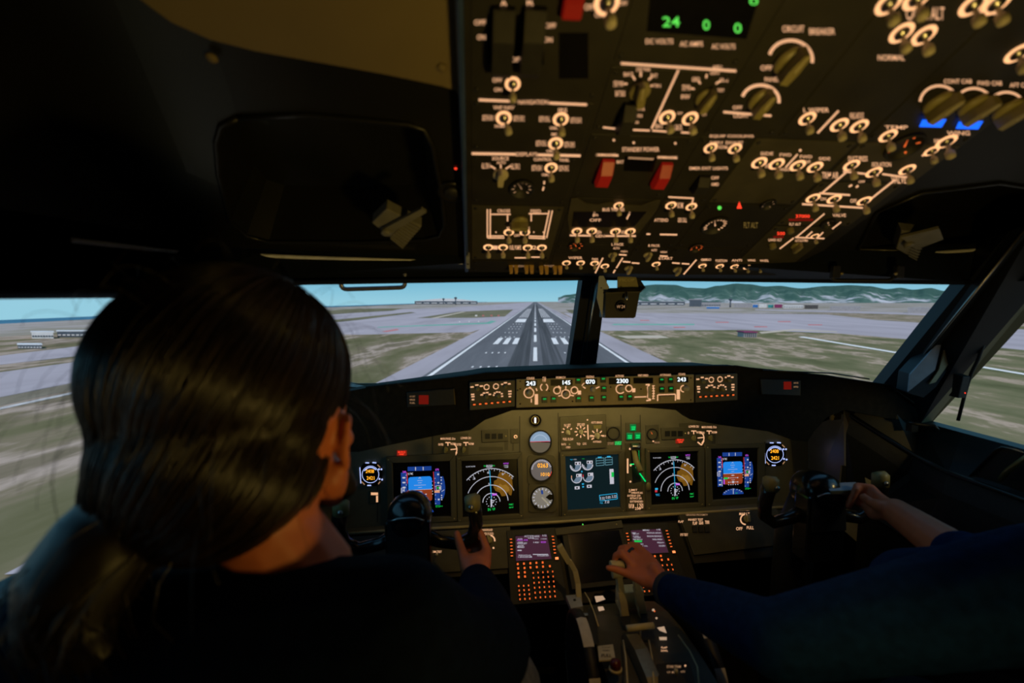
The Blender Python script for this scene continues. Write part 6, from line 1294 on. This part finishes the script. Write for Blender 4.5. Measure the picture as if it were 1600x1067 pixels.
b = MB(); d = D(b, lambda x, y, h=0: YP(x, y, 1.0955 - h), 0); txt(d, [(970, 479, 13, 5, 'W 24')], 'legdim'); part(b, 'compass_card', t)
b = MB(); b.tube([YP(979, 455, 1.092), YP(979, 469, 1.080)], [.0018, .0035], METAL, 10); part(b, 'switch', t)
b = MB(); 
for x, y in ((939.5, 450), (943.5, 457.5)): b.lathe(YP(x, y, 1.114), (0, -1, 0), [(.0018, 0), (.0001, .001)], BLKM, 8)
part(b, 'screws', t)
# box on the right post
t = thing('post_light_box', 'grey box with pale left face mounted on the right corner post', 'fitting', YP(1455, 575, 1.03))
b = MB(); b.prism([YP(x, y, 1.0) for x, y in ((1476, 526), (1492, 537), (1494, 557), (1463, 604), (1443, 621), (1418, 614), (1422, 584))], (.02, .05, 0), FRAME); part(b, 'body', t, .003)
b = MB(); b.prism([YP(x, y, .996) for x, y in ((1473, 528), (1461, 578), (1419, 612), (1422, 585))], (0, .003, 0), mat('pale_grey_lens', (.30, .31, .36), .5)); part(b, 'side_lens', t, .0006, None, 'pale face plate')
b = MB(); b.prism([YP(x, y, .994) for x, y in ((1478, 540), (1490, 541), (1491, 556), (1462, 597), (1452, 600), (1467, 578))], (0, .003, 0), MCPM); part(b, 'front_plate', t, .0008)
# cable with box on the side window
t = thing('microphone_cable', 'black cable with small black box hanging across the right side window', 'cable', XP(1500, 655, 1.255))
b = MB(); b.tube([XP(x, y, 1.255) for x, y in ((1538, 522), (1536, 540), (1528, 562), (1518, 582), (1512, 600), (1507, 618), (1497, 657))], .0038, BLKM, 8); part(b, 'cord', t)
b = MB(); b.prism([XP(x, y, 1.25) for x, y in ((1500, 583), (1516, 588), (1508, 622), (1492, 618), (1497, 612), (1499, 595))], (-.02, 0, 0), BLKM); part(b, 'switch_box', t, .002)
b = MB(); b.ell(XP(1508, 614, 1.228), (.0014, .0014, .0014), G['red']); part(b, 'red_light', t)
# sill fittings on the right
t = thing('window_latch', 'curved dark latch handle on the ledge below the right side window', 'latch', YP(1440, 668, 1.06))
b = MB(); b.tube([YP(1418, 660, 1.06), YP(1432, 662, 1.05), YP(1448, 664, 1.04), YP(1460, 665, 1.03), YP(1467, 672, 1.02)], [.003, .005, .005, .005, .003], SHELLG, 10); b.box(YP(1425, 668, 1.065), (.010, 0, 0), (0, .008, 0), (0, 0, .01), SHELLG); part(b, 'lever', t)
t = thing('oxygen_mask_box', 'dark stowage box with rounded frame and brass lever on the right sill', 'stowage box', XP(1590, 760, 1.19))
b = MB(); b.prism([XP(x, y, 1.20) for x, y in ((1498, 765), (1556, 702), (1566, 698), (1640, 722), (1640, 800), (1560, 795))], (.03, 0, -.02), SHELL); part(b, 'body', t, .004)
b = MB(); b.tube([XP(x, y, 1.196) for x, y in ((1512, 748), (1556, 703), (1566, 699), (1585, 703), (1640, 722))], .0025, SHELLG, 8); part(b, 'frame_rim', t)
b = MB(); b.tube([XP(1563, 750, 1.185), XP(1575, 735, 1.18), XP(1640, 690, 1.17)], [.005, .006, .006], mat('brass_lever', (.25, .19, .07), .35, .6), 10); part(b, 'lever', t)
# ================================================================== PEOPLE
def local(c, yaw):
    R = Matrix.Rotation(yaw, 3, 'Z'); return (lambda x, y, z: V(c) + R @ V((x, y, z))), R
def head_geo(b, c, yaw, pitch=0, beard=None):
    """adult head: c = skull centre, faces +y turned by yaw"""
    p, R = local(c, yaw); m = SKIN
    b.ell(p(0, -.012, .018), (.076, .096, .092), m, R, 20, 14)            # cranium
    b.ell(p(0, .030, .020), (.066, .062, .062), m, R, 18, 12)
    b.ell(p(0, .035, -.045), (.060, .060, .072), m, R, 18, 12)            # face
    b.ell(p(0, .060, -.098), (.028, .026, .022), m, R)                    # chin
    for s in (-1, 1):
        b.limb([p(s * .060, -.005, -.055), p(s * .042, .045, -.098)], [.020, .018], m)   # jaw
        b.ell(p(s * .040, .070, -.035), (.022, .018, .018), m, R)         # cheek
        b.ell(p(s * .028, .079, .006), (.024, .011, .008), m, R)          # brow
        # ear: rim, lobe and bowl
        rim = [p(s * .078, .004, -.004), p(s * .084, -.010, .014), p(s * .088, -.024, .012), p(s * .088, -.030, -.006), p(s * .084, -.022, -.028), p(s * .079, -.008, -.042)]
        b.limb(rim, [.0045, .005, .005, .0052, .005, .0058], m); b.ell(p(s * .078, -.012, -.012), (.006, .017, .024), m, R)
    b.limb([p(0, .090, .0), p(0, .106, -.030), p(0, .104, -.040)], [.009, .011, .012], m)
    for s in (-1, 1): b.ell(p(s * .012, .098, -.042), (.008, .009, .007), m, R)
    b.limb([p(-.020, .088, -.066), p(0, .095, -.064), p(.020, .088, -.066)], [.006, .0075, .006], m)
    b.limb([p(-.016, .088, -.075), p(0, .093, -.077), p(.016, .088, -.075)], [.006, .0075, .006], m)
    return p, R
def eyes(c, yaw, par):
    p, R = local(c, yaw)
    for s in (-1, 1):
        b = MB(); b.ell(p(s * .030, .0765, -.010), (.0115, .0105, .0085), mat('eye_white', (.7, .68, .64), .2), R); b.ell(p(s * .030, .0860, -.010), (.005, .002, .005), mat('dark_iris', (.03, .015, .01), .2), R); part(b, 'eye', par)
def hand_geo(b, wrist, knuckles, fingers, thumb, m=SKIN, pr=.0145):
    """palm from wrist to four knuckles; each finger is a list of joint points after its knuckle"""
    w_ = V(wrist); K = [V(k) for k in knuckles]
    for k in K: b.limb([w_, w_.lerp(k, .55), k], [.021, pr * 1.05, .0118], m)
    for a, c in zip(K, K[1:]): b.limb([a, c], [.0115, .0115], m); b.limb([w_.lerp(a, .5), w_.lerp(c, .5)], [pr, pr], m)
    for k, f in zip(K, fingers):
        pts_ = [k] + [V(q) for q in f]; b.limb(pts_, [.0105, .0092, .0082, .0072][:len(pts_)], m)
    t_ = [V(q) for q in thumb]; b.limb([w_.lerp(t_[0], .3)] + t_, [.019, .0145, .0112, .0098, .0085][:len(t_) + 1], m)
def clothes(name, segs, m, par, vox=.007, sm=4):
    b = MB()
    for s in segs: b.limb([V(q) for q in s[0]], s[1], m)
    return part(b, name, par, 0, None, None, vox, sm)
# ---------------------------------------------------------------- captain
H = EYE + ray(434, 668) * .50; HY = radians(4)
H = H + V((0, 0, 0))
b = MB(); p, R = head_geo(b, H, -HY)
shR, shL = EYE + ray(612, 992) * .455, EYE + ray(115, 1010) * .44
neck0 = EYE + ray(478, 905) * .49; chest = EYE + ray(390, 1150) * .455; pel = W(-.20, .28, -.72)
b.limb([p(0, -.025, -.04), p(0, -.035, -.10), neck0, neck0 + V((0, -.01, -.08))], [.056, .052, .054, .075], SKIN)
b.limb([neck0 + V((0, -.01, -.10)), chest, pel], [.10, .125, .13], SKIN)
b.limb([shL, shR], [.055, .055], SKIN)
elR = EYE + ray(765, 1015) * .62; wrR = YP(744, 905, .90)
elL = W(-.52, .52, -.62); wrL = W(-.40, .70, -.625)
b.limb([shR, elR, wrR], [.050, .038, .026], SKIN); b.limb([shL, elL, wrL], [.050, .038, .026], SKIN)
hipR, hipL = W(-.11, .28, -.72), W(-.30, .28, -.72); knR, knL = W(.045, .72, -.70), W(-.36, .72, -.74)
b.limb([hipR, knR, W(.03, .86, -1.14), W(.03, .96, -1.20)], [.085, .06, .04, .035], SKIN); b.limb([hipL, knL, W(-.36, .86, -1.14), W(-.36, .96, -1.20)], [.085, .06, .04, .035], SKIN)
# right hand round the right horn of the yoke
kn = [YP(761, 861, .962), YP(759, 872, .966), YP(756, 882, .968), YP(752, 892, .966)]
fg = []
for i, k in enumerate(kn):
    fg.append([k + V((.000, .030, .012 + .002 * i)), k + V((-.018, .048, .018 + .003 * i)), k + V((-.040, .044, .018 + .003 * i))])
fg[0] = [YP(756, 845, .975), YP(752, 834, .985), YP(749, 828, .99)]
hand_geo(b, YP(746, 902, .905), kn, fg, [YP(729, 884, .935), YP(722, 862, .955), YP(717, 846, .965), YP(714, 834, .972)], SKIN, .0185)
b.ell(YP(742, 886, .935), (.034, .022, .030), SKIN); b.limb([YP(733, 878, .94), YP(756, 872, .95)], [.017, .017], SKIN)
# left hand on the left horn (hidden behind the head)
k2 = [W(-.375 - .014 * i + .03, .775, -.635) for i in range(4)]
hand_geo(b, wrL, k2, [[k + V((.0, .03, -.004)), k + V((0, .05, -.014)), k + V((0, .065, -.03))] for k in k2], [W(-.335, .73, -.64), W(-.325, .75, -.645), W(-.325, .77, -.65)])
cap = part(b, 'person', None, 0, W(-.20, .28, -.845), None, .0042, 3)
tagit(cap, 'person with long dark tied back hair in a black jacket, seated left, seen from behind', 'person')
cap.data.update()
eyes(H, -HY, cap)
clothes('jacket', [([neck0.lerp(chest, .6), chest, W(-.20, .30, -.74)], [.13, .15, .15]), ([shL, shL.lerp(shR, .5) + V((0, -.01, -.01)), shR], [.078, .09, .078]),
    ([neck0 + V((-.01, -.015, -.048)), neck0 + V((.02, .0, -.050))], [.063, .062]),
    ([shR, shR.lerp(elR, .5) + V((0, 0, -.01)), elR, elR.lerp(wrR, .5), elR.lerp(wrR, .90)], [.078, .068, .060, .052, .040]),
    ([shL, shL.lerp(elL, .5), elL, elL.lerp(wrL, .9)], [.082, .07, .06, .042])], mat('black_navy_jacket', (.002, .0045, .014), .9, 0, 0, .25, 60, .5, spec=.05), cap)
clothes('trousers', [([hipR, hipL], [.10, .10]), ([hipR, knR], [.105, .078]), ([knR, W(.03, .86, -1.13)], [.078, .06]), ([hipL, knL], [.105, .078]), ([knL, W(-.36, .86, -1.13)], [.078, .06])], GREYCLOTH, cap, .009, 4)
for x in (.03, -.36):
    b = MB(); b.limb([W(x, .84, -1.19), W(x, .92, -1.205), W(x, 1.02, -1.22)], [.045, .042, .034], BLKM); part(b, 'shoe', cap, 0, None, None, .008, 2)
# hair: cap of hair, bun sweep and tail merged, with combed strands on top
HC = EYE + ray(356, 605) * .470
tie = EYE + ray(238, 795) * .425
b = MB(); Rh = Matrix.Rotation(-HY, 3, 'Z')
SPH = [(EYE + ray(361, 588) * .480, .1225), (EYE + ray(347, 710) * .465, .107), (EYE + ray(250, 765) * .43, .058), (EYE + ray(430, 662) * .452, .050)]
for c_, r_ in SPH: b.ell(c_, (r_, r_, r_), HAIRM, None, 28, 20)
tail = [tie, EYE + ray(170, 850) * .40, EYE + ray(130, 905) * .39, EYE + ray(115, 960) * .385, EYE + ray(150, 1010) * .38]
b.limb([HC.lerp(tie, .5)] + tail, [.070, .045, .046, .046, .040, .022], HAIRM)
hair = part(b, 'hair', cap, 0, None, 'long dark brown hair tied at the nape', .005, 5)
# cheek and ear stay clear: combed strands follow the hair surface to the tie
b = MB(); rnd = random.Random(3)
def surf(d): 
    d = d.normalized(); t = .05
    for c_, r_ in SPH:
        m_ = c_ - HC; q_ = d.dot(m_); s2 = r_ * r_ - m_.length_squared + q_ * q_
        if s2 > 0: t = max(t, q_ + sqrt(s2))
    return HC + d * t
dt = (tie - HC).normalized()
STR = mat('hair_strand', (.013, .007, .003), .33, 0, 0, .5, 25, 0, None, 0, .55)
for i in range(2200):
    az = rnd.uniform(0, 2 * pi); el = rnd.uniform(.10, 2.7)
    st = V((.10, .35, .93)).normalized()                                 # start near the front of the crown
    q = V((cos(az), sin(az), 0)); a = (st * cos(el) + (q - st * q.dot(st)).normalized() * sin(el)).normalized()
    if a.z < .1 and a.x > .25 and a.y > -.35: continue
    pts_ = []; n_ = 12; rr = 1.0 + rnd.uniform(-.004, .014); ln = rnd.uniform(.35, .95)
    for k in range(n_ + 1):
        u = k / n_ * ln; dd = a.slerp(dt, u * .86) if a.angle(dt) > .02 else a
        wob = V((noise.noise(V((i * .7, u * 3, 0))), noise.noise(V((i * .7, u * 3, 5))), noise.noise(V((i * .7, u * 3, 9))))) * .010
        s_ = surf((dd + wob * 3).normalized()); pts_.append(HC + (s_ - HC) * rr)
    r0 = rnd.uniform(.0004, .0010); b.tube(pts_, [r0 * .4] + [r0] * (n_ - 1) + [r0 * .3], STR, 4, True, False)
part(b, 'hair_strands', hair)['kind'] = 'stuff'
b = MB()
for i in range(110):                                                      # flyaway hairs
    a = V((rnd.gauss(0, 1), rnd.gauss(0, .6), rnd.uniform(-.5, 1))).normalized(); p0 = surf(a); d_ = (a + V((rnd.gauss(0, .5), rnd.gauss(0, .5), rnd.gauss(-.3, .5)))).normalized()
    pts_ = [p0 + (p0 - HC).normalized() * (.012 * sin(pi * k / 6 * rnd.uniform(.8, 1))) + d_ * (.010 * k) - V((0, 0, .0010 * k * k)) for k in range(7)]
    b.tube(pts_, .00022, STR, 3, True, False)
for i in range(260):                                                      # loose tail strands
    o_ = V((rnd.gauss(0, .015), rnd.gauss(0, .015), rnd.gauss(0, .008))); pts_ = [q + o_ * (1 + .12 * k) + V((rnd.gauss(0, .003), rnd.gauss(0, .003), rnd.gauss(0, .003))) for k, q in enumerate([HC.lerp(tie, .7)] + tail)]
    b.tube(pts_, .0006, STR, 4, True, False)
part(b, 'flyaway_hairs', hair)['kind'] = 'stuff'
b = MB(); p, R = local(H, -HY)
b.limb([p(.066, .01, -.05), p(.062, .035, -.085), p(.035, .062, -.108), p(0, .072, -.112), p(-.035, .062, -.108), p(-.062, .035, -.085)], [.010, .015, .016, .016, .016, .015], HAIRM); b.limb([p(-.02, .084, -.088), p(.02, .084, -.088)], [.009, .009], HAIRM)
part(b, 'beard', cap, 0, None, 'short dark beard', .005, 2)
# ---------------------------------------------------------------- first officer
FX = .96
b = MB(); H2 = W(1.05, .50, -.12); p, R = head_geo(b, H2, radians(8))
s2R, s2L = W(1.15, .50, -.35), W(.80, .50, -.40)
b.limb([p(0, -.025, -.04), p(0, -.035, -.10), W(1.03, .46, -.27), W(1.0, .44, -.34)], [.054, .052, .055, .065], SKIN)
b.limb([W(.99, .44, -.37), W(FX, .40, -.50), W(FX - .02, .22, -.72)], [.08, .115, .12], SKIN); b.limb([s2R, s2L], [.06, .06], SKIN)
wr2L = YP(1043, 921, .86); el2L = YP(1215, 1000, .58)
e2R = EYE + ray(1545, 900) * .76; wr2R = EYE + ray(1400, 800) * .99
b.limb([s2L, el2L, wr2L], [.050, .038, .027], SKIN); b.limb([s2R, e2R, wr2R], [.055, .046, .030], SKIN)
h2 = [W(FX - .10, .24, -.74), W(FX + .08, .24, -.74)]
for x, h_ in zip((.78, 1.07), h2): b.limb([h_, W(x, .62, -.74), W(x, .80, -1.14), W(x, .90, -1.20)], [.085, .06, .04, .035], SKIN)
# left hand over the thrust levers
w0 = YP(1036, 914, .88)
K = [YP(1012, 869, .945), YP(1000, 878, .94), YP(993, 889, .93), YP(991, 900, .915)]
FN = [[YP(996, 853, .975), YP(986, 851, .985), YP(978, 860, .985)],
      [YP(980, 856, .97), YP(970, 857, .98), YP(967, 866, .98)],
      [YP(972, 864, .955), YP(962, 868, .965), YP(960, 877, .965)],
      [YP(972, 893, .93), YP(958, 888, .935), YP(950, 887, .935)]]
hand_geo(b, w0, K, FN, [YP(1022, 890, .90), YP(1010, 880, .955), YP(1000, 885, .965), YP(990, 893, .96)], SKIN, .0175)
b.limb([wr2L, w0], [.026, .025], SKIN)
# right hand on the right horn
k3 = [EYE + ray(1376 - 4 * i, 778 + 9 * i) * 1.04 for i in range(4)]
hand_geo(b, wr2R, k3, [[k + V((.005, .03, .012)), k + V((-.02, .045, .012)), k + V((-.035, .03, .008))] for k in k3], [EYE + ray(1378, 792) * 1.0, EYE + ray(1360, 785) * 1.03, EYE + ray(1350, 777) * 1.04])
fo = part(b, 'person', None, 0, W(FX, .24, -.845), None, .0045, 3)
tagit(fo, 'person in a navy blue sweater seated right with left hand on the thrust levers', 'person'); eyes(H2, radians(8), fo)
clothes('sweater', [([W(.98, .45, -.46), W(FX, .40, -.56), W(FX - .02, .24, -.76)], [.14, .155, .15]), ([s2R, s2L], [.082, .085]), ([W(1.025, .458, -.295), W(1.0, .45, -.37)], [.070, .125]), ([s2L + V((.03, 0, .01)), W(1.01, .445, -.36), s2R + V((-.03, 0, .01))], [.075, .10, .075]),
    ([s2L, s2L.lerp(el2L, .5), el2L, el2L.lerp(wr2L, .5), el2L.lerp(wr2L, .93)], [.085, .070, .056, .047, .036]),
    ([s2R, s2R.lerp(e2R, .5), e2R, e2R.lerp(wr2R, .20)], [.084, .078, .066, .052]), ([W(.99, .55, -.50), e2R.lerp(el2L, .35)], [.13, .075])], NAVY, fo)
b = MB()
for i in range(8): pass
c = el2L.lerp(wr2L, .98); ax = (wr2L - el2L).normalized(); b.lathe(c, ax, [(.031, -.010), (.036, -.008), (.037, .004), (.033, .010), (.030, .010)], mat('rib_knit_cuff', (.012, .018, .03), .8, 0, 0, .3, 300, .6), 24); part(b, 'cuff', fo)
b = MB(); f0, f1 = FN[1][0], K[1]; c = f0.lerp(f1, .25); b.lathe(c, (f1 - f0), [(.0105, -.003), (.0118, -.003), (.0118, .003), (.0105, .003)], mat('dark_ring', (.05, .08, .12), .2, .9), 18); part(b, 'finger_ring', fo, 0, None, 'dark finger ring with blue glint')
clothes('trousers', [([h2[0], h2[1]], [.10, .10])] + [([h_, W(x, .62, -.74), W(x, .80, -1.13)], [.105, .078, .06]) for x, h_ in zip((.78, 1.07), h2)], DARKCLOTH, fo, .009, 4)
for x in (.78, 1.07):
    b = MB(); b.limb([W(x, .78, -1.19), W(x, .86, -1.205), W(x, .96, -1.22)], [.045, .042, .034], BLKM); part(b, 'shoe', fo, 0, None, None, .008, 2)
b = MB(); p, R = local(H2, radians(8)); b.ell(p(0, -.018, .030), (.082, .098, .090), HAIRM, R, 20, 14); b.ell(p(0, -.045, -.02), (.072, .07, .07), HAIRM, R, 20, 14); part(b, 'hair', fo, 0, None, 'short dark hair', .006, 3)
